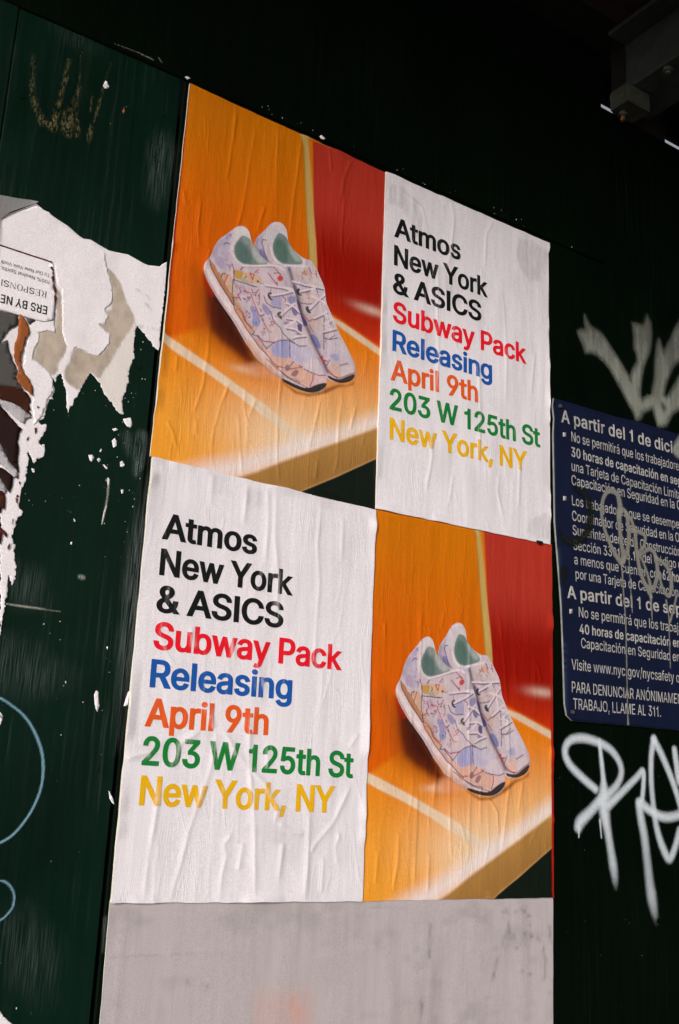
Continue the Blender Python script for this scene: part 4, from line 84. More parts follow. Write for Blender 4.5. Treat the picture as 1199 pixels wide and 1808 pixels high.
[1846,3578],[1781,3652],[1736,3701],[1666,3725]]],[[80,116,108],60,[[1542,3455],[1604,3638],[1707,3626],[1782,3523],[1811,3339],[1765,3263],[1647,3275],[1583,3342]]],[[160,180,176],50,[[1791,3639],[1902,3516],[2045,3419],[1981,3357],[1857,3419],[1807,3531]]],[[208,192,200],10,[[1821,3187],[2119,3342],[2270,3323],[2396,3225],[2450,3075],[2198,3036],[1903,3036]]],[[118,130,188],8,[[1789,3224],[1858,3275],[1864,3188],[1829,3162]]],[[208,172,150],10,[[2051,3250],[2180,3321],[2214,3249],[2115,3174]]],[[206,186,188],8,[[1986,2776],[2091,2850],[2236,2896],[2355,2906],[2244,2762],[2055,2730]]],[[150,140,190],10,[[1907,2983],[1994,2984],[1976,2814],[1928,2880]]],[[82,88,160],6,[[1979,2774],[2055,2730],[2079,2574],[2220,2428],[2121,2368],[2036,2561],[1992,2683]]],[[110,112,170],8,[[2115,2927],[2200,2995],[2190,2923]]],[[204,188,196],6,[[2122,2358],[2264,2441],[2314,2347],[2229,2282]]],[[128,138,204],6,[[2230,2269],[2330,2325],[2463,2134],[2374,2088]]],[[206,184,184],10,[[2109,2570],[2281,2636],[2431,2627],[2429,2408],[2312,2374],[2219,2454]]],[[210,200,210],10,[[2413,2677],[2669,2700],[2725,2496],[2474,2395]]],[[150,150,190],8,[[2537,2618],[2612,2627],[2631,2551],[2557,2528]]],[[206,196,214],14,[[2502,2268],[2679,2332],[2831,2335],[2995,2135],[2909,2002],[2691,2104],[2512,2081]]],[[174,170,212],14,[[2574,2045],[2749,2148],[2788,1996],[2651,2005]]],[[224,182,170],18,[[2557,1825],[2639,1955],[2761,1934],[2912,1948],[3072,2019],[3078,1885],[2978,1858],[2817,1740],[2696,1742]]],
[[212,198,208],14,[[2777,1925],[2911,1975],[3072,2006],[3066,1936],[2903,1824],[2800,1763]]],[[34,24,20],4,[[2574,1741],[2697,1722],[2802,1727],[2919,1808],[3065,1895],[3073,1856],[3014,1763],[2895,1690],[2775,1671],[2609,1688]]],[[24,38,38],4,[[1967,2906],[2011,2957],[2044,2938],[2015,2894],[2039,2864],[2085,2869],[2048,2834],[1996,2845]]],[[36,66,54],4,[[2135,2687],[2197,2729],[2192,2691],[2221,2659],[2250,2616],[2177,2610]]]],"lA":[[[196,90,80],6,[[1467,2212],[1499,2206],[1498,2182]]],[[120,100,130],6,[[1163,2338],[1183,2329],[1179,2311]]],[[176,40,64],6,[[1289,2137],[1317,2132],[1316,2111]]],[[196,90,80],6,[[1107,2685],[1132,2638],[1103,2602]]],[[90,80,100],6,[[1397,2262],[1411,2236]]],[[120,100,130],6,[[1187,2548],[1198,2491],[1161,2461]]],[[120,100,130],6,[[1209,2287],[1237,2294],[1244,2279]]],[[120,100,130],6,[[1323,2642],[1289,2606],[1263,2614]]],[[90,80,100],6,[[1574,2129],[1614,2137]]],[[90,80,100],6,[[981,2682],[1000,2665],[991,2645]]],[[120,100,130],6,[[1222,2566],[1207,2511]]],[[150,130,170],6,[[1029,2520],[1019,2460],[978,2441]]],[[120,100,130],6,[[1372,2661],[1366,2611]]],[[120,100,130],6,[[1371,2556],[1387,2510],[1358,2479]]],[[196,90,80],6,[[1312,2520],[1362,2505],[1356,2466]]],[[196,90,80],6,[[1714,2411],[1688,2390],[1672,2398]]],[[90,80,100],6,[[1419,2838],[1382,2820],[1367,2838]]],[[196,90,80],6,[[1250,2808],[1202,2765]]],[[206,120,80],6,[[1451,2477],[1435,2432]]],[[150,130,170],6,[[1581,2299],[1632,2288],[1629,2250]]],[[150,130,170],6,[[1510,2121],
[1499,2085]]],[[206,120,80],6,[[1355,2143],[1358,2094],[1325,2073]]],[[196,90,80],6,[[1490,2157],[1476,2095],[1433,2080]]],[[206,120,80],6,[[1655,2328],[1628,2266]]],[[90,80,100],6,[[1151,2852],[1107,2824]]],[[196,90,80],6,[[1206,2341],[1178,2291],[1142,2290]]],[[90,80,100],6,[[1429,2331],[1457,2297],[1437,2265]]],[[206,120,80],6,[[1383,2549],[1362,2511]]],[[176,40,64],6,[[1244,2578],[1219,2527]]],[[206,120,80],6,[[1375,2675],[1378,2630],[1348,2609]]],[[196,90,80],6,[[1182,2557],[1223,2539],[1215,2504]]],[[206,120,80],6,[[1082,2491],[1023,2457]]],[[206,120,80],6,[[1468,2614],[1468,2584]]],[[150,130,170],6,[[1252,2490],[1282,2466],[1269,2436]]],[[120,100,130],6,[[1683,2440],[1674,2405],[1649,2396]]],[[90,80,100],6,[[1329,2677],[1309,2656]]],[[90,80,100],6,[[1120,2885],[1147,2855],[1129,2825]]],[[120,100,130],6,[[1552,2794],[1538,2734]]],[[176,40,64],6,[[1204,2280],[1168,2226]]],[[176,40,64],6,[[1539,2728],[1528,2678]]],[[150,130,170],6,[[1314,2588],[1334,2557]]],[[150,130,170],6,[[1348,2990],[1305,2956]]],[[90,80,100],6,[[1496,2091],[1459,2046]]],[[90,80,100],6,[[1629,2313],[1586,2282]]],[[176,40,64],6,[[1340,2387],[1300,2367]]],[[176,40,64],6,[[1002,2634],[1056,2638]]],[[196,90,80],6,[[731,3087],[753,3079]]],[[120,100,130],6,[[820,2935],[871,2937],[876,2902]]],[[176,40,64],6,[[830,3117],[852,3101]]],[[176,40,64],6,[[798,3003],[833,3009]]],[[120,100,130],6,[[856,2922],[883,2886],[862,2852]]],[[206,120,80],6,[[890,3167],[919,3168],[922,3148]]],[[206,120,80],6,[[813,3079],
[834,3058]]],[[196,90,80],6,[[915,2975],[895,2933],[866,2929]]],[[112,66,52],12,[[560,2918],[581,2812],[666,2704],[750,2596],[860,2484],[974,2360],[1016,2275],[1142,2142],[1226,2044],[1309,1971],[1422,1856],[1545,1781],[1642,1698],[1757,1628]]],[[150,96,84],9,[[714,2766],[807,2642],[912,2515],[986,2385],[1107,2306],[1169,2177],[1271,2097],[1326,2064]]],[[196,150,150],10,[[489,2697],[601,2551],[704,2437],[814,2325],[917,2223],[1026,2128],[1124,2017],[1202,1912],[1268,1803],[1434,1655]]],[[128,86,86],10,[[1559,1708],[1733,1614],[1908,1525],[2053,1491],[2197,1471],[2263,1458]]],[[92,70,116],11,[[1544,1859],[1634,1963],[1755,2050],[1880,2093],[1996,2074],[2083,2052],[2197,2091]]],[[92,70,116],11,[[1788,2179],[1892,2117],[1995,2080]]],[[92,70,116],11,[[1445,2645],[1494,2554],[1595,2519],[1749,2540]]],[[92,70,116],11,[[1572,2445],[1623,2315],[1741,2245],[1788,2179]]],[[176,30,58],13,[[1495,3017],[1579,2943],[1662,2876]]],[[176,30,58],13,[[1586,3143],[1684,3066]]],[[176,30,58],13,[[1387,2022],[1482,1956],[1674,1994]]],[[176,30,58],9,[[1743,2740],[1810,2707],[1799,2650]]],[[44,34,48],10,[[1299,2009],[1381,2007],[1544,1865]]],[[44,34,48],10,[[1306,2008],[1334,2053]]],[[176,30,58],10,[[1196,2920],[1267,2931],[1248,2836],[1198,2918]]],[[176,30,58],10,[[1271,2957],[1334,3029]]],[[176,30,58],10,[[1246,2685],[1263,2640],[1320,2658],[1355,2720]]],[[176,30,58],10,[[1101,2304],[1157,2247],[1188,2170],[1297,2105]]],[[176,30,58],10,[[1202,2323],[1242,2310]]],[[176,30,58],10,[[973,2467],
[1060,2501]]],[[176,30,58],10,[[1049,2634],[1078,2593],[1032,2529]]],[[176,30,58],10,[[1031,2541],[1089,2460]]],[[176,30,58],10,[[858,2789],[807,2642]]],[[176,30,58],10,[[1584,3048],[1662,3087]]],[[176,30,58],10,[[1128,2622],[1181,2601]]],[[198,60,60],10,[[1127,2634],[1232,2617],[1293,2500],[1383,2341],[1440,2283],[1556,2132]]],[[210,104,66],9,[[1563,2215],[1654,2286]]],[[210,104,66],9,[[1585,2278],[1622,2224]]],[[210,104,66],9,[[1008,2670],[1073,2654]]],[[210,104,66],9,[[785,2598],[835,2602]]],[[210,104,66],9,[[985,2317],[1101,2304]]],[[44,34,48],9,[[939,2735],[941,2513]]],[[44,34,48],9,[[951,2739],[1222,2740],[1326,2748]]],[[44,34,48],9,[[1039,2924],[1094,2993]]],[[44,34,48],9,[[1222,2236],[1253,2264]]],[[44,34,48],9,[[1403,2422],[1421,2400]]],[[44,34,48],9,[[1410,2336],[1426,2327],[1468,2362]]],[[44,34,48],9,[[1117,2506],[1166,2497]]],[[44,34,48],9,[[1361,2634],[1381,2575]]],[[44,34,48],9,[[757,2722],[770,2776],[805,2783]]],[[44,34,48],9,[[957,2505],[984,2366]]],[[44,34,48],7,[[1192,2543],[1205,2547]]],[[44,34,48],7,[[1304,2615],[1317,2613]]],[[44,34,48],7,[[1454,2273],[1466,2277]]],[[44,34,48],7,[[1555,2325],[1568,2326]]],[[44,34,48],7,[[1342,2198],[1354,2201]]],[[44,34,48],7,[[1483,2154],[1496,2156]]],[[44,34,48],7,[[1634,2911],[1650,2914]]],[[176,30,58],10,[[1745,1649],[1846,1657]]],[[176,30,58],10,[[2337,1672],[2335,1592],[2294,1492]]],[[176,30,58],10,[[2092,1764],[2137,1734]]],[[176,30,58],10,[[1942,1658],[2095,1725],[2151,1754]]],[[92,70,116],8,[[1952,1719],
[2010,1797]]],[[92,70,116],8,[[2182,1723],[2299,1702],[2446,1695],[2562,1733]]],[[92,70,116],8,[[1913,2097],[1938,1827]]],[[92,70,116],8,[[1791,1591],[1950,1529],[2123,1504]]],[[92,70,116],9,[[750,3218],[793,3264],[841,3261]]],[[92,70,116],9,[[844,3415],[858,3385]]],[[92,70,116],9,[[904,2969],[942,2889],[959,2679]]],[[92,70,116],9,[[1078,2988],[1267,3044],[1491,3122],[1588,3152]]],[[228,218,224],22,[[1077,2999],[1266,3059],[1489,3141],[1653,3190],[1739,3155]]],[[96,86,130],20,[[1464,2807],[1742,2856],[1915,2860]]],[[96,86,130],20,[[1558,2671],[1776,2772],[1926,2866]]],[[96,86,130],20,[[1760,2431],[1838,2536],[1957,2664]]],[[96,86,130],20,[[1820,2637],[1960,2614],[2039,2560]]],[[96,86,130],20,[[1847,2404],[2001,2429],[2108,2392]]],[[96,86,130],20,[[1857,2260],[1997,2275],[2098,2241]]],[[96,86,130],20,[[1966,2133],[2047,2175],[2181,2228]]],[[228,212,222],22,[[1460,2821],[1741,2874],[1914,2876]]],[[228,212,222],22,[[1554,2687],[1775,2791],[1928,2887]]],[[228,212,222],22,[[1928,2880],[1961,2829]]],[[228,212,222],22,[[1756,2449],[1834,2553],[1955,2685]]],[[228,212,222],22,[[1813,2654],[1959,2632],[2042,2577]]],[[228,212,222],22,[[1843,2422],[2000,2449],[2112,2409]]],[[228,212,222],22,[[1810,2278],[1919,2364],[1987,2425]]],[[228,212,222],22,[[1853,2278],[1996,2294],[2099,2257]]],[[228,212,222],22,[[1962,2150],[2045,2195],[2180,2247]]],[[228,212,222],22,[[1755,2879],[1883,2907],[1941,2898]]]],"lB":[[[90,80,100],6,[[2501,2598],[2564,2602]]],[[196,90,80],6,[[2308,2948],[2357,2951],
[2362,2919]]],[[206,120,80],6,[[2567,2501],[2621,2485],[2614,2443]]],[[150,130,170],6,[[2505,2425],[2477,2403]]],[[90,80,100],6,[[2105,3060],[2139,3059],[2141,3037]]],[[206,120,80],6,[[2441,2959],[2399,2928]]],[[206,120,80],6,[[2284,3104],[2301,3050],[2265,3015]]],[[176,40,64],6,[[2141,2951],[2166,2908]]],[[150,130,170],6,[[2459,2811],[2475,2781]]],[[150,130,170],6,[[2496,2695],[2545,2686]]],[[196,90,80],6,[[2223,2935],[2164,2885],[2125,2903]]],[[120,100,130],6,[[2079,3016],[2131,3015],[2134,2980]]],[[150,130,170],6,[[2196,3197],[2226,3197],[2228,3178]]],[[90,80,100],6,[[2116,3224],[2057,3200],[2036,3229]]],[[196,90,80],6,[[2306,2556],[2358,2551]]],[[196,90,80],6,[[2171,3171],[2203,3141]]],[[150,130,170],6,[[2421,2837],[2421,2797]]],[[90,80,100],6,[[2499,2307],[2528,2275],[2508,2243]]],[[120,100,130],6,[[2037,3159],[2083,3124]]],[[90,80,100],6,[[2171,2842],[2201,2852]]],[[120,100,130],6,[[2515,2545],[2488,2498],[2452,2495]]],[[150,130,170],6,[[2079,2950],[2061,2913],[2034,2909]]],[[206,120,80],6,[[1984,3082],[1976,3017],[1931,2994]]],[[206,120,80],6,[[2273,2888],[2259,2847],[2230,2839]]],[[90,80,100],6,[[2589,2536],[2643,2538],[2649,2505]]],[[196,90,80],6,[[2302,2809],[2273,2795]]],[[140,96,96],9,[[2574,1789],[2695,1755],[2809,1751],[2919,1825],[3068,1909]]],[[172,16,46],13,[[2415,2027],[2542,1885]]],[[172,16,46],13,[[2393,1964],[2485,1993]]],[[172,16,46],13,[[2431,1951],[2567,1954]]],[[172,16,46],13,[[2475,2003],[2417,1891]]],[[172,16,46],13,[[2524,1936],[2465,1877]]],
[[92,70,116],9,[[2610,1990],[2538,1838]]],[[92,70,116],9,[[2790,1948],[2933,2022]]],[[92,70,116],9,[[2472,2641],[2495,2130]]],[[176,30,58],9,[[2564,1833],[2664,1773],[2772,1728]]],[[176,30,58],9,[[2109,2570],[2217,2481],[2290,2544]]],[[176,30,58],9,[[2220,2428],[2302,2341]]],[[176,30,58],9,[[2281,3327],[2309,3222]]],[[176,30,58],9,[[2266,3266],[2300,3263]]],[[210,104,66],9,[[2041,3178],[2094,3262],[2128,3193]]],[[210,104,66],9,[[2185,3239],[2209,3206]]],[[92,70,116],10,[[2055,2730],[2186,2749],[2249,2777]]],[[92,70,116],10,[[2302,3042],[2338,2979]]],[[92,70,116],10,[[2592,2314],[2673,2398]]],[[92,70,116],10,[[2495,2305],[2600,2306],[2732,2374]]],[[92,70,116],10,[[2111,3347],[2180,3321],[2214,3249]]],[[92,70,116],10,[[1994,2765],[2079,2574],[2142,2499]]],[[92,70,116],10,[[1363,3513],[1353,3469],[1411,3314],[1488,3166],[1554,3164]]],[[92,70,116],10,[[1363,3513],[1428,3528]]],[[226,218,224],20,[[1750,3232],[1950,3293],[2137,3343]]],[[226,218,224],20,[[1504,3442],[1544,3312],[1649,3236]]],[[92,84,126],20,[[1911,3014],[2110,3021],[2433,3062]]],[[92,84,126],20,[[2047,2891],[2201,2973]]],[[92,84,126],20,[[2226,2666],[2361,2845],[2471,2976]]],[[92,84,126],20,[[2308,2541],[2462,2656]]],[[92,84,126],20,[[2479,2374],[2592,2435],[2698,2494]]],[[226,212,220],22,[[1904,3029],[2108,3041],[2437,3085]]],[[226,212,220],22,[[2043,2910],[2200,2995],[2287,3042]]],[[226,212,220],22,[[2219,2686],[2357,2866],[2470,2998]]],[[226,212,220],22,[[2236,2896],[2356,2879],[2477,2862],[2533,2810]]],
[[226,212,220],22,[[2301,2561],[2458,2677],[2522,2745]]],[[226,212,220],22,[[2474,2395],[2591,2456],[2697,2515]]],[[226,212,220],22,[[2482,2520],[2568,2600],[2641,2650]]],[[226,212,220],22,[[2489,2659],[2564,2668]]],[[226,212,220],22,[[2381,3220],[2415,3204]]],[[226,212,220],22,[[2389,2834],[2413,2677]]]],"shade_front":[[[[535,2903],[647,2725],[1072,2335],[1462,1831]],35,-0.18],[[[491,2720],[699,2408],[1100,1987],[1502,1633],[1818,1482]],26,-0.22],[[[913,3399],[1013,3571],[1117,3546]],36,0.5],[[[688,3258],[610,3024]],50,-0.2],[[[1806,3196],[1998,2720],[2091,2525],[2273,2184],[2542,1768]],24,-0.35],[[[1653,2368],[1588,2203]],60,0.3],[[[2149,2026],[2319,1878]],90,0.3],[[[1840,1543],[2130,1493]],30,-0.18],[[[814,2780],[985,2499],[1261,2153]],90,-0.12],[[[1709,3076],[1884,2834]],60,-0.12]],"shade_rear":[[[[1275,3490],[1245,3367],[1491,3190]],40,-0.32],[[[1511,3828],[1640,3875]],36,0.5],[[[1848,3173],[2006,2798],[2104,2529],[2314,2171],[2575,1801]],34,-0.72],[[[1991,2818],[2171,2525],[2381,2190]],70,-0.2],[[[2555,2491],[2790,2258]],90,0.3],[[[2991,2189],[3071,1936]],30,-0.22],[[[2292,3218],[2379,3145]],40,0.35],[[[1943,3154],[2137,3066]],60,-0.15]],"creases":{"UL":[[4,0.9,[[787,24190],[771,23648],[735,23107],[715,22927]]],[4,0.9,[[1125,23977],[1082,23600],[1057,23236],[1031,22877],[992,22483],[929,22188]]],[4,0.9,[[1495,24173],[1504,23523],[1550,22971],[1569,22487]]],[4,0.9,[[1909,24166],[1872,23563],[1825,22862],[1803,22362]]],[4,0.9,[[346,22511],[344,22044],[391,21732]]],
[4,0.9,[[64,22537],[135,22298]]],[4,0.9,[[2834,24137],[2711,23786],[2672,23399]]],[4,0.9,[[2412,24190],[2475,23767]]],[4,0.9,[[2339,22766],[2404,22291],[2445,21918]]],[4,0.9,[[2731,23422],[2718,22903],[2726,22472]]],[4,0.9,[[557,21790],[489,21439]]],[4,0.9,[[1359,22758],[1268,22310]]],[4,0.8,[[636,20691],[654,20304],[622,19791],[546,19451],[509,19355]]],[4,0.8,[[561,19281],[572,19055]]],[4,0.8,[[144,19152],[245,19007],[323,18800]]],[4,0.8,[[1027,19957],[915,19602],[828,19172],[807,18880]]],[4,0.8,[[1175,19489],[1227,19149],[1298,18642]]],[4,0.8,[[1742,21119],[1812,20197],[1798,19581],[1830,18989],[1898,18620]]],[4,0.8,[[2499,20095],[2446,19800],[2366,19411],[2325,19249]]],[4,0.8,[[1439,19794],[1335,19469]]],[4,0.8,[[2869,20158],[2818,19765],[2831,19208],[2790,18984]]],[4,0.8,[[3109,20090],[3020,19687]]],[4,0.8,[[2486,19133],[2470,18827]]],[4,0.8,[[203,20088],[198,19824]]],[4,0.8,[[1265,19960],[1259,19629],[1344,19353]]],[4,0.8,[[3335,19986],[3248,19488]]]],"UR":[[5,0.8,[[4823,24191],[4898,23866],[4845,23227],[4764,22895]]],[5,0.8,[[3825,23925],[4214,23805],[4356,23399]]],[5,0.8,[[4588,22911],[4588,22092],[4628,21375],[4609,20483]]],[5,0.8,[[6002,22721],[6077,21784],[6059,20846]]],[5,0.8,[[5457,21610],[5517,20530],[5485,19636]]],[5,0.8,[[5929,19625],[5887,19335],[6024,18873]]],[5,0.8,[[4494,20107],[4550,19607],[4444,19046]]],[5,0.8,[[5753,24100],[5614,23849],[5575,23166]]],[5,0.8,[[6725,21967],[6625,21175]]],[5,0.8,[[4972,19424],[4899,18935]]],[5,0.8,[[4043,23779],
[4092,23569]]],[5,0.8,[[6386,20009],[6341,19107]]],[5,0.8,[[4017,18668],[4457,18587]]]],"LL":[[6,0.9,[[2601,18603],[2552,17898],[2620,17351],[2595,16590],[2604,16147]]],[6,0.9,[[1832,18608],[1868,17843],[1953,17372],[1968,16662]]],[6,0.9,[[1697,18550],[1745,18126],[1743,17459]]],[6,0.9,[[862,18562],[868,18113]]],[6,0.9,[[1393,18519],[1369,17967]]],[6,0.9,[[1292,16492],[1382,16163]]],[6,0.9,[[727,16507],[782,16237]]],[6,0.9,[[2968,18352],[2965,17715]]],[6,0.9,[[1705,16169],[1864,15788]]],[6,1.1,[[481,14597],[453,14102],[414,13723],[404,13221]]],[6,1.1,[[1199,15239],[1155,14771],[1013,14339],[915,14002],[851,13672],[738,13216]]],[6,1.1,[[1261,15302],[1490,14993],[1711,14800],[1932,14634],[2166,14319],[2108,14142]]],[6,1.1,[[1656,15511],[1687,14887],[1830,14135],[1899,13229]]],[6,1.1,[[1518,14014],[1413,13871],[1458,13732],[1410,13510],[1403,13208]]],[6,1.1,[[2634,14333],[2649,13800],[2631,13220]]],[6,1.1,[[3294,14694],[3016,14164],[2770,13920],[2669,13771]]],[6,1.1,[[3136,14046],[3070,13865],[3121,13627]]],[6,1.1,[[2178,14143],[2399,14031],[2580,14020]]],[6,1.1,[[13,14837],[175,14887],[370,14941]]],[6,1.1,[[1039,15550],[1163,15265]]],[6,1.1,[[968,15222],[722,15062],[624,14744]]],[6,1.1,[[1968,15112],[1954,14812]]],[6,1.1,[[1678,13903],[1637,13565]]],[6,1.1,[[3379,15360],[3231,15160]]],[6,1.1,[[2265,13912],[2226,13452]]],[6,1.1,[[2891,13744],[2881,13275]]]],"LR":[[5,0.9,[[4416,17193],[4424,16741],[4418,16148]]],[5,0.9,[[4867,17253],[4808,16989]]],[5,0.9,[[5369,17111],
[5350,16236],[5362,15537],[5409,14686],[5390,13855],[5362,13622]]],[5,0.9,[[5005,15512],[5026,14552],[5060,13736]]],[5,0.9,[[4435,14646],[4423,14071],[4420,13263]]],[5,0.9,[[5953,17398],[6064,16616],[6137,15949]]],[5,0.9,[[6210,14991],[6110,14346],[6045,13862]]],[5,0.9,[[6746,16689],[6855,16379]]],[5,0.9,[[7084,16996],[7097,16509]]],[5,0.9,[[3773,16960],[3788,16232]]],[5,0.9,[[4278,15699],[4336,15322]]],[5,0.9,[[4793,15064],[4742,14659],[4719,14354]]],[5,0.9,[[5739,14626],[5941,14390],[5977,14029]]],[5,0.9,[[4126,14065],[4114,13618],[4040,13288]]],[5,0.9,[[6454,14853],[6350,14402]]],[5,0.9,[[5224,14227],[5390,13855]]],[5,0.9,[[5604,14766],[5612,14213]]],[5,0.9,[[6138,15846],[6175,15090]]],[5,0.9,[[3788,13836],[3750,13399]]],[5,0.9,[[4673,13801],[4658,13283]]]]},"sheetcr":[[7,0.8,[[20,12635],[628,12624],[1240,12645],[1562,12607]]],[7,0.8,[[24,12593],[529,12615]]],[7,0.8,[[2698,12485],[3359,12554],[3993,12614]]],[7,0.8,[[14,12907],[396,12962]]],[7,0.8,[[2914,11853],[3639,11947]]],[7,0.8,[[3649,13094],[4307,13084]]]],"smear":{"UR":[[[3468,23939],[3820,24038],[4190,23873],[4132,23660],[3918,23675],[3543,23629]],[[3791,23685],[4172,23770],[4399,23414],[4279,23106],[4013,23389]],[[6336,23986],[6684,24068],[7091,23963],[6933,23377],[6632,23279],[6385,23438],[6287,23686]],[[6618,19017],[7093,19249],[7160,18759],[6757,18689],[6525,18789]],[[4588,22911],[5123,22786],[5044,22232],[4642,22479]]],"LL":[[[759,18631],[1084,18639],[1141,18346],[856,18260]],[[1332,18445],[1668,18482],
[1686,18238],[1381,18241]],[[2509,18617],[2990,18647],[2965,18416],[2558,18403]],[[1698,14075],[2249,14145],[2587,13917],[2057,13880]],[[103,14994],[622,15112],[582,14855],[92,14800]]]},"smudge":[[[4738,12857],[4730,12630],[4721,12454]],[[5971,12354],[5883,12098]],[[6490,12691],[6647,12649]],[[6765,12618],[6805,12585]],[[6884,12479],[6922,12288],[6880,12049]],[[7007,12775],[7029,12556]],[[1088,12312],[1144,12258]],[[1283,12268],[1354,12238]],[[6165,12850],[6196,12731]],[[4602,11891],[4620,11743]],[[46,12613],[333,12619],[678,12622]],[[3649,13094],[4273,13084]],[[829,12625],[1562,12607]]],"layer":[[[-1868,21562],[-1443,21395],[-1223,21298],[-1129,21317],[-1009,21280],[-929,21223],[-912,21137],[-885,21033],[-833,20918],[-767,20756],[-765,20555],[-848,20424],[-795,20345],[-818,20238],[-908,20221],[-880,20190],[-797,20135],[-733,20125],[-735,20005],[-781,19894],[-864,19782],[-977,19780],[-1075,19810],[-1169,19822],[-1199,19756],[-1279,19810],[-1349,19944],[-1386,20223],[-1426,20524],[-1500,20599],[-1548,20820],[-1585,20857],[-2247,20847],[-2675,20838],[-2690,20948],[-2292,21198],[-2201,21314]],[[-1702,20021],[-1467,20092],[-1447,19934],[-1549,19942],[-1640,19877],[-1642,19744],[-1672,19622],[-1679,19507],[-1600,19472],[-1505,19423],[-1421,19352],[-1375,19177],[-1425,19052],[-1464,18857],[-1513,18754],[-1566,18686],[-1627,19038],[-1708,19201],[-1783,19385],[-1774,19668],[-1758,19823],[-1770,19915]]],"offw":[[-395,20416],[-407,20240],[-395,20023],[-377,19909],[-424,19540],
[-482,19291],[-447,19107],[-494,19095],[-611,19201],[-716,19290],[-828,19453],[-735,19643],[-612,19942],[-501,20193]],"wisp":[[[-429,20845],[-388,20837],[-365,20814]],[[-293,20806],[-260,20775]],[[-291,20683],[-226,20641],[-192,20600]],[[-398,20344],[-238,20351],[-67,20371]],[[-1059,21117],[-1023,21140]],[[-928,21162],[-899,21079]],[[-1488,20504],[-1451,20418],[-1464,20297]],[[-1705,19896],[-1610,20001],[-1493,20075]],[[-1898,20028],[-1854,19814]]],"quads":{"UL":[[-36,18621],[3562,18566],[3519,24164],[22,24223]],"UR":[[3530,18594],[7098,18652],[7101,24171],[3485,24171]],"LL":[[4,13208],[3546,13181],[3531,18577],[-11,18611]],"LR":[[3519,13181],[7088,13191],[7111,18673],[3509,18607]],"BL":[[34,11795],[7043,11272],[7088,13240],[0,13245]]}}''')

# ---------------------------------------------------------------- helpers
U = 1e-4                                  # the traced outlines are kept in tenths of a millimetre on the wall
WO = {}
def arr(p): return np.array(p, float)*U
def tag(o, label=None, cat=None, group=None, kind=None):
    for k, v in (('label', label), ('category', cat), ('group', group), ('kind', kind)):
        if v: o[k] = v
    return o
def thing(name, label, cat, loc, group=None):
    o = bpy.data.objects.new(name, None); col.objects.link(o); o.location = loc
    o.empty_display_size = 0.05; WO[o.name] = Vector(loc)
    return tag(o, label, cat, group)
def mk(name, V, F, mat, parent=None, smooth=False, attrs=None, normals=None, mats=None, midx=None):
    """one mesh object from world-space vertices; a child's vertices are kept relative to its thing"""
    V = np.asarray(V, float)
    if parent is None:
        o0 = Vector(((V[:,0].min()+V[:,0].max())/2, (V[:,1].min()+V[:,1].max())/2, V[:,2].min()))
    else: o0 = WO[parent.name]
    me = bpy.data.meshes.new(name)
    Vl = V-np.array(o0)
    if isinstance(F, np.ndarray):
        n, k = F.shape
        me.vertices.add(len(Vl)); me.vertices.foreach_set('co', Vl.ravel())
        me.loops.add(n*k); me.loops.foreach_set('vertex_index', F.ravel().astype(np.int32))
        me.polygons.add(n); me.polygons.foreach_set('loop_start', np.arange(0, n*k, k, dtype=np.int32))
        me.update(calc_edges=True)
    else:
        me.from_pydata(Vl.tolist(), [], F); me.update()
    if mats: [me.materials.append(m) for m in mats]
    else: me.materials.append(mat)
    if midx is not None: me.polygons.foreach_set('material_index', np.asarray(midx, np.int32))
    me.polygons.foreach_set('use_smooth', np.full(len(me.polygons), smooth))
    for an, (ty, data) in (attrs or {}).items():
        a = me.attributes.new(an, ty, 'POINT')
        if ty == 'FLOAT': a.data.foreach_set('value', np.asarray(data, np.float32))
        else:
            c = np.ones((len(V), 4), np.float32); c[:, :3] = data; a.data.foreach_set('color', c.ravel())
    if normals is not None: me.normals_split_custom_set_from_vertices(np.asarray(normals).tolist())
    me.validate()
    ob = bpy.data.objects.new(name, me); col.objects.link(ob)
    if parent is None: ob.location = o0
    else: ob.parent = parent
    WO[ob.name] = o0
    return ob
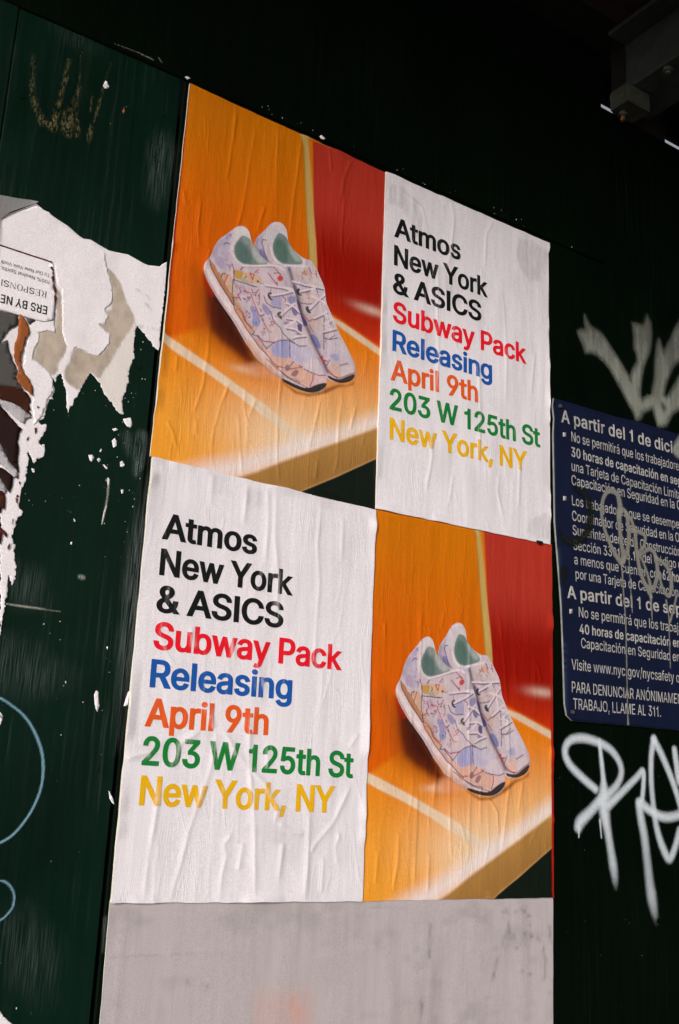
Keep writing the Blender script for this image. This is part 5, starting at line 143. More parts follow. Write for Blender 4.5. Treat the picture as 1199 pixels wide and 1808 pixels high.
class MB:
    def __init__(s): s.v=[]; s.f=[]
    def add(s, V, F):
        b=len(s.v); s.v += [tuple(p) for p in V]; s.f += [[i+b for i in f] for f in F]; return s
    def box(s, x0,x1,y0,y1,z0,z1, c=0.0):
        # chamfered box: a cube whose 12 edges are cut by c
        if c <= 0:
            V=[(x,y,z) for x in (x0,x1) for y in (y0,y1) for z in (z0,z1)]
            return s.add(V, [[0,1,3,2],[4,6,7,5],[0,4,5,1],[2,3,7,6],[0,2,6,4],[1,5,7,3]])
        V=[]; idx={}
        X=(x0,x1); Y=(y0,y1); Zz=(z0,z1)
        for i in (0,1):
            for j in (0,1):
                for k in (0,1):
                    sx,sy,sz=(1-2*i)*c,(1-2*j)*c,(1-2*k)*c
                    for a,q in enumerate(((X[i],Y[j]+sy,Zz[k]+sz),(X[i]+sx,Y[j],Zz[k]+sz),(X[i]+sx,Y[j]+sy,Zz[k]))):
                        idx[i,j,k,a]=len(V); V.append(q)
        g=lambda i,j,k,a: idx[i,j,k,a]
        F=[]
        for t in (0,1):
            F.append([g(t,0,0,0),g(t,1,0,0),g(t,1,1,0),g(t,0,1,0)]); F.append([g(0,t,0,1),g(1,t,0,1),g(1,t,1,1),g(0,t,1,1)]); F.append([g(0,0,t,2),g(1,0,t,2),g(1,1,t,2),g(0,1,t,2)])
            for u in (0,1):
                F.append([g(t,u,0,0),g(t,u,1,0),g(t,u,1,1),g(t,u,0,1)]); F.append([g(t,0,u,0),g(t,1,u,0),g(t,1,u,2),g(t,0,u,2)]); F.append([g(0,t,u,1),g(1,t,u,1),g(1,t,u,2),g(0,t,u,2)])
        for i in (0,1):
            for j in (0,1):
                for k in (0,1): F.append([g(i,j,k,0),g(i,j,k,1),g(i,j,k,2)])
        return s.add(V,F)
    def cyl(s, c, r, h, n=16, axis='z'):
        V=[];
        for t in (0,1):
            for i in range(n):
                a=2*math.pi*i/n; p=[r*math.cos(a), r*math.sin(a), t*h]
                if axis=='y': p=[p[0],p[2],p[1]]
                if axis=='x': p=[p[2],p[0],p[1]]
                V.append((c[0]+p[0],c[1]+p[1],c[2]+p[2]))
        F=[[i,(i+1)%n,n+(i+1)%n,n+i] for i in range(n)]+[list(range(n))[::-1],list(range(n,2*n))]
        return s.add(V,F)
    def build(s, name, mat, parent=None): 
        import bmesh
        o = mk(name, s.v, s.f, mat, parent)
        bm=bmesh.new(); bm.from_mesh(o.data); bmesh.ops.recalc_face_normals(bm, faces=bm.faces); bm.to_mesh(o.data); bm.free()
        return o

# noise on the wall plane
def hsh(i, j, seed):
    n = (i.astype(np.int64)*374761393 + j.astype(np.int64)*668265263 + seed*974634777) & 0x7fffffff
    n = ((n ^ (n >> 13))*1274126177) & 0x7fffffff
    return ((n ^ (n >> 16)) & 0xffff)/65535.0
def vn(x, z, seed=0):
    i=np.floor(x); j=np.floor(z); a=x-i; b=z-j; a=a*a*(3-2*a); b=b*b*(3-2*b)
    return (hsh(i,j,seed)*(1-a)+hsh(i+1,j,seed)*a)*(1-b)+(hsh(i,j+1,seed)*(1-a)+hsh(i+1,j+1,seed)*a)*b - 0.5
def seg_dist(x, z, P):
    """distance to a polyline, and how far along it (0..1)"""
    best=np.full(x.shape,1e9); tt=np.zeros(x.shape)
    n=len(P)-1
    for k in range(n):
        ax,az=P[k]; bx,bz=P[k+1]; dx,dz=bx-ax,bz-az; L=dx*dx+dz*dz+1e-12
        t=np.clip(((x-ax)*dx+(z-az)*dz)/L,0,1)
        d=np.hypot(x-ax-t*dx, z-az-t*dz); m=d<best
        best=np.where(m,d,best); tt=np.where(m,(k+t)/n,tt)
    return best,tt
def inside(x, z, loops):
    w=np.zeros(x.shape,int)
    for P in loops:
        n=len(P)
        for k in range(n):
            ax,az=P[k]; bx,bz=P[(k+1)%n]
            up=(az<=z)&(bz>z); dn=(az>z)&(bz<=z)
            if az==bz: continue
            xc=ax+(z-az)/(bz-az)*(bx-ax)
            w+=np.where(up&(xc>x),1,0)-np.where(dn&(xc>x),1,0)
    return w
def sstep(a,b,x):
    t=np.clip((x-a)/(b-a),0,1); return t*t*(3-2*t)

def lin(c):
    c=np.array(c,float)/255
    return np.where(c<=0.04045,c/12.92,((c+0.055)/1.055)**2.4)
PW=lin((222,213,218))
def ink(c): return np.clip(lin(c)/PW*0.80,0.0008,0.86)

# relief of each pasted sheet
class Relief:
    def __init__(s, key, seed, extra=40, flat=()):
        s.seed=seed; s.cr=[]; s.flat=flat
        for wd,ht,P in D['creases'].get(key,[]): s.cr.append((wd*1e-3*0.62,ht*1.25e-3,arr(P)))
        q=arr(D['quads'][key]); x0,x1=q[:,0].min(),q[:,0].max(); z0,z1=q[:,1].min(),q[:,1].max(); s.box=(x0,x1,z0,z1)
        rg=random.Random(seed)
        for _ in range(extra):
            x=rg.uniform(x0,x1); z=rg.uniform(z0,z1); l=rg.uniform(.02,.10); t=rg.gauss(0,.16)
            P=[(x,z)]
            for k in range(3): x+=math.sin(t)*l/3; z-=math.cos(t)*l/3; t+=rg.gauss(0,.22); P.append((x,z))
            s.cr.append((rg.uniform(.7,1.9)*1e-3, rg.uniform(.14,.48)*1e-3, np.array(P)))
    def ridge(s, x, z):
        h=np.zeros(x.shape)
        for wd,ht,P in s.cr:
            r=wd*3.2
            m=np.nonzero((x>P[:,0].min()-r)&(x<P[:,0].max()+r)&(z>P[:,1].min()-r)&(z<P[:,1].max()+r))[0]
            if len(m)==0: continue
            d,t=seg_dist(x[m],z[m],P)
            am=ht*np.clip(np.minimum(t,1-t)*7,0,1)**.7*(.75+.7*vn(z[m]*45,x[m]*45,s.seed))
            h[m]=np.maximum(h[m], am*np.exp(-(d/wd)**1.6))
        return h
    def __call__(s, x, z):
        x=np.asarray(x,float); z=np.asarray(z,float); sh=x.shape; x=x.ravel(); z=z.ravel()
        wx=x+.004*vn(z*14,x*9,s.seed+5)
        h=.00085*vn(wx*42,z*5,s.seed)+.00045*vn(wx*95,z*11,s.seed+1)+.00016*vn(wx*230,z*26,s.seed+2)+.0008
        h=h+s.ridge(x,z)
        x0,x1,z0,z1=s.box
        for e in s.flat:
            d={'l':x-x0,'r':x1-x,'t':z1-z,'b':z-z0}[e]; h=h*sstep(0.001,0.014,d)
        for e in 'lrtb':                                      # edges that have come unstuck here and there
            if e in s.flat or s.seed==25: continue
            d={'l':x-x0,'r':x1-x,'t':z1-z,'b':z-z0}[e]; al=z if e in 'lr' else x
            h=h+.0085*np.clip(vn(al*19,al*0+3,s.seed+31)+.4*vn(al*60,al*0+7,s.seed+33)-.12,0,1)*sstep(.016,-.002,d)
        return np.maximum(h,0).reshape(sh)
    def normals(s, x, z):
        e=7e-4
        gx=(s(x+e,z)-s(x-e,z))/(2*e); gz=(s(x,z+e)-s(x,z-e))/(2*e)
        n=np.stack([-gx,-np.ones_like(gx),-gz],1)   # y = -h
        n=np.stack([-gx*1.0, -np.ones_like(gx), -gz],1)
        return n/np.linalg.norm(n,axis=1,keepdims=True)

def cdt_fill(loops, step=None, sub=None):
    """triangles filling closed loops (non-zero winding), with an inner grid so that they can follow a relief"""
    pts=[]; edges=[]
    for P in loops:
        Q=[]
        n=len(P)
        for k in range(n):
            a=np.array(P[k],float); b=np.array(P[(k+1)%n],float); Q.append(a)
            if sub:
                m=int(np.linalg.norm(b-a)/sub)
                for i in range(1,m+1): Q.append(a+(b-a)*i/(m+1))
        b0=len(pts); pts+=[tuple(q) for q in Q]; edges+=[(b0+i,b0+(i+1)%len(Q)) for i in range(len(Q))]
    if step:
        A=np.array(pts); x0,z0=A.min(0); x1,z1=A.max(0)
        gx,gz=np.meshgrid(np.arange(x0+step/2,x1,step),np.arange(z0+step/2,z1,step))
        gx=gx.ravel(); gz=gz.ravel(); m=inside(gx,gz,loops)!=0
        pts+=list(zip(gx[m],gz[m]))
    r=delaunay_2d_cdt([Vector(p) for p in pts], edges, [], 0, 1e-6)
    V=np.array([tuple(v) for v in r[0]]); F=np.array([f for f in r[2] if len(f)==3])
    c=V[F].mean(1); k=inside(c[:,0],c[:,1],loops)!=0
    F=F[k]
    a=V[F]; ar=(a[:,1,0]-a[:,0,0])*(a[:,2,1]-a[:,0,1])-(a[:,1,1]-a[:,0,1])*(a[:,2,0]-a[:,0,0])
    F[ar<0]=F[ar<0][:,::-1]
    return V,F
def chaikin(P, n=2):
    P=np.asarray(P,float)
    for _ in range(n):
        Q=np.roll(P,-1,0); P=np.stack([.75*P+.25*Q,.25*P+.75*Q],1).reshape(-1,2)
    return P
def rag(P, amp=.0008, step=.0016, seed=0, keep=None):
    """frays a torn outline"""
    out=[]; n=len(P)
    for k in range(n):
        a=np.array(P[k]); b=np.array(P[(k+1)%n]); L=np.linalg.norm(b-a); m=max(1,int(L/step)); nn=np.array([-(b-a)[1],(b-a)[0]])/max(L,1e-9)
        for i in range(m):
            p=a+(b-a)*i/m
            d=amp*(1.5*vn(np.array([p[0]*260.]),np.array([p[1]*260.]),seed)[0]+1.6*vn(np.array([p[0]*620.]),np.array([p[1]*620.]),seed+1)[0])
            if keep is not None and keep(p): d=0
            out.append(p+nn*d)
    return np.array(out)
def boundary(F):
    e={}
    for f in F:
        for i in range(len(f)):
            a,b=f[i],f[(i+1)%len(f)]
            if (b,a) in e: del e[(b,a)]
            else: e[(a,b)]=1
    return list(e)
def leaf(name, loops, base, mat, parent=None, relief=None, step=.008, sub=None, thick=.0004, edge=None, attrs=None):
    """a piece of paper or paint: an outline on the wall with its own thickness"""
    V,F=cdt_fill(loops, step, sub)
    h=relief(V[:,0],V[:,1]) if relief else np.zeros(len(V))
    V3=np.stack([V[:,0],-(base+h),V[:,1]],1)
    B=boundary(F.tolist()); n=len(V3)
    ring=sorted({i for e in B for i in e}); mp={i:n+k for k,i in enumerate(ring)}
    back=V3[ring].copy(); back[:,1]+=thick
    F2=F.tolist()+[[a,mp[a],mp[b]] for a,b in B]+[[a,mp[b],b] for a,b in B]
    ms=[mat]+([edge] if edge else [])
    mi=[0]*len(F)+[len(ms)-1]*(2*len(B))
    at=None
    if attrs: at={k:(t,np.concatenate([f(V[:,0],V[:,1]), f(V[ring,0],V[ring,1])])) for k,(t,f) in attrs.items()}
    return mk(name, np.concatenate([V3,back]), np.array(F2), mat, parent, smooth=False if relief is None else True, mats=ms, midx=mi, attrs=at)

# ---------------------------------------------------------------- materials
def mat(name, rough=.5, spec=.5):
    m=bpy.data.materials.new(name); m.use_nodes=True; t=m.node_tree; b=t.nodes['Principled BSDF']
    b.inputs['Roughness'].default_value=rough; b.inputs['Specular IOR Level'].default_value=spec
    return m,t,b
def N(t, ty, **kw):
    n=t.nodes.new(ty)
    for k,v in kw.items():
        if k in n.inputs.keys(): n.inputs[k].default_value=v
        else: setattr(n,k,v)
    return n
def pos(t, s=(1,1,1)):
    g=N(t,'ShaderNodeNewGeometry'); m=N(t,'ShaderNodeMapping'); m.inputs['Scale'].default_value=s
    t.links.new(g.outputs['Position'],m.inputs['Vector']); return m.outputs[0]
def noise(t, s, scale=1, detail=4, rough=.6, dist=0):
    n=N(t,'ShaderNodeTexNoise'); n.inputs['Scale'].default_value=scale; n.inputs['Detail'].default_value=detail
    n.inputs['Roughness'].default_value=rough; n.inputs['Distortion'].default_value=dist
    t.links.new(pos(t,s),n.inputs['Vector']); return n.outputs['Fac']
def ramp(t, fac, stops):
    r=N(t,'ShaderNodeValToRGB'); e=r.color_ramp.elements
    while len(e)<len(stops): e.new(.5)
    for q,(p,c) in zip(e,stops):
        q.position=p; q.color=(*c,1) if len(c)==3 else c
    t.links.new(fac,r.inputs[0]); return r.outputs[0]
def mixc(t, fac, a, b, mode='MIX'):
    m=N(t,'ShaderNodeMix',data_type='RGBA',blend_type=mode)
    for i,v in ((0,fac),(6,a),(7,b)):
        if hasattr(v,'links') or hasattr(v,'is_linked'): t.links.new(v,m.inputs[i])
        elif isinstance(v,(int,float)): m.inputs[i].default_value=v
        else: m.inputs[i].default_value=(*v,1)
    return m.outputs[2]
def math_(t, op, a, b=0.0):
    m=N(t,'ShaderNodeMath',operation=op)
    for i,v in enumerate((a,b)):
        if isinstance(v,(int,float)): m.inputs[i].default_value=v
        else: t.links.new(v,m.inputs[i])
    return m.outputs[0]
def bump(t, b, h, st=.3, dist=.001):
    n=N(t,'ShaderNodeBump'); n.inputs['Strength'].default_value=st; n.inputs['Distance'].default_value=dist
    t.links.new(h,n.inputs['Height']); t.links.new(n.outputs[0],b.inputs['Normal'])
G3=lambda v:(v,v,v)
def paper_mat(name, colour=None, attr=None, rough=.42, spec=.35, grime=.10, streak=.05, tint=(.60,.57,.52), fib=.5, crinkle=0.0):
    m,t,b=mat(name,rough,spec)
    if attr: a=N(t,'ShaderNodeAttribute',attribute_name=attr); c=a.outputs['Color']
    else: c=N(t,'ShaderNodeRGB'); c.outputs[0].default_value=(*colour,1); c=c.outputs[0]
    fine=noise(t,(900,900,900),1,2)                                         # paper grain
    c=mixc(t,1.0,c,ramp(t,fine,[(.28,G3(.80)),(.72,G3(1.12))]),'MULTIPLY')
    st=noise(t,(520,50,16),1,3)                                             # brushed paste
    c=mixc(t,1.0,c,ramp(t,st,[(.3,G3(1-streak*2)),(.7,G3(1+streak))]),'MULTIPLY')
    gr=noise(t,(9,9,5),1,6,.65,.6)
    c=mixc(t,math_(t,'MULTIPLY',ramp(t,gr,[(.50,G3(0)),(.75,G3(1))]),grime*3),c,mixc(t,1.0,c,tint,'MULTIPLY'))
    t.links.new(c,b.inputs['Base Color'])
    rr=noise(t,(60,60,14),1,4); t.links.new(ramp(t,rr,[(.3,G3(rough-.1)),(.7,G3(rough+.16))]),b.inputs['Roughness'])
    h=math_(t,'ADD',math_(t,'MULTIPLY',noise(t,(420,200,40),1,4),fib),math_(t,'MULTIPLY',noise(t,(700,700,700),1,2),.5))
    if crinkle:                                                             # fine sharp vertical creases
        a=math_(t,'ABSOLUTE',math_(t,'SUBTRACT',noise(t,(62,30,9),1,2,.5,.5),.5))
        a2=math_(t,'ABSOLUTE',math_(t,'SUBTRACT',noise(t,(150,60,20),1,2,.5,.6),.5))
        rd=math_(t,'ADD',ramp(t,a,[(0,G3(1)),(.030,G3(0))]),math_(t,'MULTIPLY',ramp(t,a2,[(0,G3(1)),(.035,G3(0))]),.5))
        gate=ramp(t,noise(t,(16,16,9),1,2),[(.42,G3(0)),(.62,G3(1))])
        h=math_(t,'ADD',h,math_(t,'MULTIPLY',math_(t,'MULTIPLY',rd,gate),crinkle))
    bump(t,b,h,.30,.0007)
    return m
WHITE=(.79,.745,.785)
M_print=paper_mat('printed_poster_paper',attr='print',grime=.04,streak=.06,spec=.14,fib=.8,crinkle=1.1)
M_white=paper_mat('white_poster_paper',attr='print',streak=.02,fib=.25,crinkle=.8,grime=.12,tint=(.74,.72,.73))
M_edge=paper_mat('paper_edge',(.80,.76,.66),grime=.1)
M_blank=paper_mat('old_white_paper',attr='print',rough=.6,spec=.25,grime=.12,streak=.03)
M_torn=paper_mat('torn_white_paper',(.82,.785,.80),rough=.7,spec=.2,grime=.06,streak=.02)
M_torn2=paper_mat('torn_panel_paper',(.84,.80,.82),rough=.6,spec=.25,grime=.03,streak=.01)
def ink_mat(name, c, wear=.5):
    m,t,b=mat(name,.45,.12)
    a=N(t,'ShaderNodeAttribute',attribute_name='wear')
    n=noise(t,(300,300,60),1,4)
    w=math_(t,'MULTIPLY',a.outputs['Fac'],ramp(t,n,[(.42,G3(0)),(.60,G3(1))]))
    n2=noise(t,(650,300,45),1,3,.6)
    w=math_(t,'ADD',math_(t,'MULTIPLY',w,wear),math_(t,'MULTIPLY',ramp(t,n2,[(.66,G3(0)),(.80,G3(1))]),.25))
    fine=noise(t,(900,900,900),1,2)
    cc=mixc(t,1.0,c,ramp(t,fine,[(.28,G3(.85)),(.72,G3(1.1))]),'MULTIPLY')
    t.links.new(mixc(t,math_(t,'MINIMUM',w,1.0),cc,(.66,.62,.64)),b.inputs['Base Color'])
    bump(t,b,noise(t,(420,200,40),1,4),.25,.0007)
    return m
INK={k:ink_mat(n+'_ink',tuple(ink(c))) for k,(n,c) in dict(k=('black',(22,21,23)),r=('red',(214,22,38)),b=('blue',(24,76,152)),o=('orange',(212,80,28)),g=('green',(20,112,48)),y=('yellow',(216,158,16))).items()}

def flat_mat(name, c, rough=.6, spec=.3, var=.25, s=(60,60,60), bmp=.1):
    m,t,b=mat(name,rough,spec)
    cc=mixc(t,1.0,c,ramp(t,noise(t,s,1,5),[(.3,G3(1-var)),(.7,G3(1+var))]),'MULTIPLY'); t.links.new(cc,b.inputs['Base Color'])
    if bmp: bump(t,b,noise(t,(300,300,300),1,4),bmp,.001)
    return m
def wall_mat(name, c, scuff=.5, rough=.32, spec=.5):
    """dark green gloss paint on plywood: brush marks, rubbed dusty streaks, faint blotches"""
    m,t,b=mat(name,rough,spec)
    bl=noise(t,(5,5,3),1,5,.6)
    cc=mixc(t,1.0,c,ramp(t,bl,[(.3,G3(.65)),(.7,G3(1.35))]),'MULTIPLY')
    st=noise(t,(170,30,3.2),1,5,.7)
    msk=ramp(t,noise(t,(4.5,4.5,2.2),1,4,.6,.4),[(.48,G3(0)),(.70,G3(1))])
    rub=math_(t,'MULTIPLY',ramp(t,st,[(.52,G3(0)),(.80,G3(1))]),msk)
    cc=mixc(t,math_(t,'MULTIPLY',rub,scuff),cc,(.16,.20,.19))
    sp=noise(t,(260,260,70),1,2,.5)
    spm=math_(t,'MULTIPLY',ramp(t,sp,[(.72,G3(0)),(.78,G3(1))]),ramp(t,noise(t,(7,7,4),1,3),[(.5,G3(0)),(.62,G3(1))]))
    cc=mixc(t,math_(t,'MULTIPLY',spm,scuff*.9),cc,(.30,.31,.28))
    t.links.new(cc,b.inputs['Base Color'])
    rr=noise(t,(90,90,5),1,5); t.links.new(ramp(t,rr,[(.3,G3(rough-.08)),(.7,G3(rough+.2))]),b.inputs['Roughness'])
    bump(t,b,math_(t,'ADD',noise(t,(220,220,5),1,5),noise(t,(12,12,3),1,3)),.22,.002)
    return m
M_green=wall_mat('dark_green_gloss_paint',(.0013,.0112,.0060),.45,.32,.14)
M_green2=wall_mat('darker_shaded_green_paint',(.0006,.0030,.0010),.04,.55,.04)  # darker paint, with the dimmer light at right and top put into it
M_back=flat_mat('raw_dark_timber',(.012,.008,.005),.8)

# ---------------------------------------------------------------- the ground
def slab(name, x0,x1,y0,y1,z0,z1,m):
    o=MB().box(x0,x1,y0,y1,z0,z1).build(name,m); tag(o,kind='structure'); return o
M_ground=flat_mat('asphalt',(.05,.05,.052),.9,.2,.3,(20,20,20),.4)
M_pave=flat_mat('pavement_concrete',(.26,.25,.235),.85,.25,.2,(9,9,9),.3)
mk('ground',[(-400,-400,-.14),(400,-400,-.14),(400,400,-.14),(-400,400,-.14)],[[0,1,2,3]],M_ground)['kind']='structure'
slab('pavement',-40,40,-3.6,1.4,-.14,0,M_pave)
slab('kerb',-40,40,-3.76,-3.603,-.14,.004,flat_mat('kerb_stone',(.30,.29,.28),.8))

# ---------------------------------------------------------------- the hoarding
HZ=2.424
hoard=thing('plywood_hoarding','dark green painted plywood hoarding wall carrying the posters and the sign','wall',(0,.01,0))
def panel(x0,x1,z0,z1,yf,m,th=.018,poly=None):
    P=poly or [(x0,z0),(x1,z0),(x1,z1),(x0,z1)]
    c=.0018; n=len(P)
    A=np.array(P); 
    # inset ring for a small worn bevel along the cut edge
    cen=[]
    for k in range(n):
        a=A[k]-A[k-1]; b=A[(k+1)%n]-A[k]; a/=np.linalg.norm(a); b/=np.linalg.norm(b)
        nn=np.array([-a[1],a[0]])+np.array([-b[1],b[0]]); cen.append(A[k]+nn*c)
    V=[(p[0],yf,p[1]) for p in cen]+[(p[0],yf+c,p[1]) for p in A]+[(p[0],yf+th,p[1]) for p in A]
    F=[list(range(n))]+[[k,n+k,n+(k+1)%n,(k+1)%n] for k in range(n)]+[[n+k,2*n+k,2*n+(k+1)%n,n+(k+1)%n] for k in range(n)]+[[3*n-1-k for k in range(n)]]
    return mk('plywood_panel',V,F,m,hoard)
panel(-1.46,-.2428,.02,HZ+.02,-.0012,M_green)
panel(-.2425,-.0092,.02,HZ+.02,0,M_green)
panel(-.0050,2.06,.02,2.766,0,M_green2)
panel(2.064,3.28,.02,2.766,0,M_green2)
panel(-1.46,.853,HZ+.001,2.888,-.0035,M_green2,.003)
sky_blocker=MB().box(2.30,2.32,-1.56,-.004,.02,2.76,.002).build('added_blocker_panel',M_green2,hoard)  # unseen wall added to block sky light from the right
MB().box(-1.46,3.2,.022,.034,.02,2.38).build('backing_board',M_back,hoard)

# ---------------------------------------------------------------- the sidewalk shed over the hoarding
M_plank=flat_mat('old_deck_planks',(.020,.018,.013),.85,.2,.4,(14,3,14),.4)
M_timber=flat_mat('brown_timber',(.030,.016,.010),.8,.2,.35,(4,30,30),.4)
M_steel=flat_mat('grey_green_painted_steel',(.040,.047,.040),.55,.4,.35,(25,25,25),.15)
M_galv=flat_mat('galvanised_steel',(.060,.062,.048),.5,.4,.35,(60,60,60),.15)
M_rust=flat_mat('rusty_steel',(.20,.08,.02),.7,.3,.4,(80,80,80),.3)
mb=MB(); rg=random.Random(3)
for k in range(9):
    y1=.185-k*.195; mb.box(-3.2,3.6,y1-.192,y1,3.06+rg.uniform(0,.004),3.10,.003)
deck=mb.build('scaffold_deck',M_plank); tag(deck,'dark plank deck of the scaffold roof over the hoarding','scaffold deck')
j=MB().box(-3.2,3.6,-.105,-.012,2.965,3.056,.004).build('timber_beam',M_timber); tag(j,'brown timber beam running just above the top edge of the plywood','beam')
j=MB().box(-3.2,3.6,-.36,-.27,2.985,3.056,.004).build('timber_beam',M_timber); tag(j,'brown timber beam farther out from the wall under the deck planks','beam')
bx=.945
def ibeam(x0,hw,z0,z1,y0,y1,tf,tw):
    m=MB(); m.box(x0-hw,x0+hw,y0,y1,z0,z0+tf,.002); m.box(x0-tw,x0+tw,y0,y1,z0+tf,z1-tf); m.box(x0-hw,x0+hw,y0,y1,z1-tf,z1,.002); return m
st=ibeam(bx,.055,2.800,2.962,-1.56,.010,.010,.004).build('steel_beam',M_steel); tag(st,'grey green steel beam meeting the top of the plywood beside the clamp','beam')
st2=ibeam(1.42,.055,2.800,2.962,-1.56,.17,.010,.004).build('steel_beam',M_steel); tag(st2,'second grey steel beam at the far right end of the wall top','beam')
clamp=thing('beam_clamp','small galvanised beam clamp with a bolt hanging under the grey steel beam','clamp',(.93,-.02,2.73))
cl=MB(); cl.box(.872,.935,-.052,-.048,2.757,2.797,.001); cl.box(.872,.935,-.012,-.008,2.757,2.797,.001); cl.box(.872,.935,-.0478,-.0122,2.757,2.761); cl.box(.872,.876,-.0478,-.0122,2.7612,2.797)
cl.build('jaw',M_galv,clamp)
MB().cyl((.893,-.020,2.738),.0045,.060,12).build('bolt',M_rust,clamp)
MB().cyl((.893,-.020,2.7485),.0085,.0075,6).build('nut',M_galv,clamp)
for i in range(4):
    m=MB().cyl((.905,-.12-.16*i,2.7935),.010,.007,6); m.cyl((.905,-.12-.16*i,2.7885),.005,.006,10); m.build('bolt_head',M_rust if i%2 else M_galv,st)
br=MB().box(.925,.940,.006,.020,2.60,2.799,.0015).build('steel_bracket',M_rust); tag(br,'rusty steel bracket rising behind the wall top below the clamp','bracket')
fa=MB().box(-3.2,3.6,.190,.205,2.991,3.14,.002).build('fascia_board',M_timber); tag(fa,'dark fascia board behind the wall top along the edge of the deck','board')
pp=MB().box(.941,1.052,.006,.05,2.50,2.99,.003).build('steel_post',M_back); tag(pp,'dark steel post head behind the wall top right of the clamp','post')
f2=MB().box(1.053,1.064,.03,.09,2.45,3.05,.002).build('steel_channel',M_steel); tag(f2,'pale grey steel channel at the right end beside the bright sky gap','channel')

# ---------------------------------------------------------------- printing on the posters
def paint(C, X, Z, P, c, blur, alpha=1.0):
    r=blur+.0005
    m=np.nonzero((X>P[:,0].min()-r)&(X<P[:,0].max()+r)&(Z>P[:,1].min()-r)&(Z<P[:,1].max()+r))[0]
    if len(m)==0: return
    x,z=X[m],Z[m]; d,_=seg_dist(x,z,np.vstack([P,P[:1]])); i=inside(x,z,[P])!=0
    a=sstep(-blur/2-1e-6,blur/2+1e-6,np.where(i,d,-d))*alpha
    C[m]=C[m]*(1-a[:,None])+np.asarray(c)*a[:,None]
def stroke(C, X, Z, P, c, wd, alpha=1.0):
    r=wd
    m=np.nonzero((X>P[:,0].min()-r)&(X<P[:,0].max()+r)&(Z>P[:,1].min()-r)&(Z<P[:,1].max()+r))[0]
    if len(m)==0: return
    d,_=seg_dist(X[m],Z[m],P); a=(1-sstep(wd*.32,wd*.72,d))*alpha
    C[m]=C[m]*(1-a[:,None])+np.asarray(c)*a[:,None]
def lerp(a,b,t): return np.asarray(a)*(1-t[:,None])+np.asarray(b)*t[:,None]
B=D['bg']
def print_bg(X, Z):
    n=vn(X*30,Z*12,3)*.5+vn(X*90,Z*30,4)*.3
    t=sstep(.54,.28,Z+n*.04)
    C=lerp(ink((196,104,3)),ink((204,84,2)),t)
    C=C*(1+.10*vn(X*16,Z*5,8))[:,None]
    paint(C,X,Z,arr(B['post']),ink((156,116,48)),.004)
    paint(C,X,Z,arr(B['post'])+np.array([.002,0]),ink((194,156,96)),.004,.7)
    R_=np.zeros_like(C); t2=sstep(.46,.36,Z); t3=sstep(.33,.22,Z+n*.02)
    R_[:]=lerp(ink((168,46,34)),ink((138,14,2)),t2); R_=R_*(1-t3[:,None])+np.asarray(ink((188,46,12)))*t3[:,None]
    R_=R_*(1+.16*vn(X*24,Z*4,9))[:,None]
    M=np.zeros_like(C); paint(M,X,Z,arr(B['red']),(1,1,1),.003); C=C*(1-M)+R_*M
    g=arr(B['glow'])[0]; e=((X-g[0]-.006)/.030)**2+((Z-g[1]+.002)/.007)**2; a=np.exp(-e)*.5*M[:,0]
    C=C*(1-a[:,None])+np.asarray(ink((242,200,186)))*a[:,None]
    F=np.zeros_like(C)
    F[:]=lerp(ink((214,110,8)),ink((226,142,40)),sstep(.20,.03,Z+.03*vn(X*20,Z*20,11)))
    a=sstep(.13,.34,X)*sstep(.25,.07,Z)*.75; F=F*(1-a[:,None])+np.asarray(ink((218,176,128)))*a[:,None]
    a=np.exp(-((X-.20)/.10)**2-((Z-.06)/.06)**2)*.9; F=F*(1-a[:,None])+np.asarray(ink((226,188,158)))*a[:,None]
    M=np.zeros_like(C); paint(M,X,Z,arr(B['floor']),(1,1,1),.012); C=C*(1-M)+F*M
    S=arr(B['shadow']); c=S.mean(0)
    paint(C,X,Z,(S-c)*np.array([1.25,1.12])+c-np.array([.008,.004]),ink((150,66,10)),.050,.85)
    paint(C,X,Z,S,ink((92,30,10)),.018,.95)
    paint(C,X,Z,(S-c)*np.array([.72,.78])+c+np.array([.002,.004]),ink((58,18,9)),.026,.9)
    paint(C,X,Z,arr(B['redg']),ink((160,22,8)),.008,.6)
    paint(C,X,Z,arr(B['under']),ink((110,52,12)),.007,.9)
    paint(C,X,Z,arr(B['refl']),ink((220,150,120)),.014,.55)
    paint(C,X,Z,arr(B['tape']),ink((218,186,164)),.004,.95)
    paint(C,X,Z,arr(B['tape2']),ink((206,176,154)),.004,.95)
    paint(C,X,Z,arr(B['band']),ink((222,202,206)),.034,.92)
    e=((X-.117)/.018)**2+((Z-.145)/.006)**2; C[:]=C*(1-.28*np.exp(-e))[:,None]+np.asarray(ink((236,206,184)))*(.28*np.exp(-e))[:,None]
    Fr=np.zeros_like(C); Fr[:]=lerp(ink((172,122,64)),ink((146,100,52)),sstep(.10,.0,Z-(X-.25)*.45+.0*n))
    M=np.zeros_like(C); paint(M,X,Z,arr(B['front']),(1,1,1),.007); C=C*(1-M)+Fr*M
    paint(C,X,Z,arr(B['black']),ink((14,22,15)),.0025)
    a=(sstep(.0035,.0022,X)*sstep(.12,.30,Z)); C=C*(1-a[:,None])+np.asarray(ink((150,38,18)))*a[:,None]
    a=(sstep(.3525,.3535,X+.0008*vn(Z*40,Z*9,2))*sstep(.45,.25,Z)); C=C*(1-a[:,None])+np.asarray(ink((150,26,16)))*a[:,None]
    return C
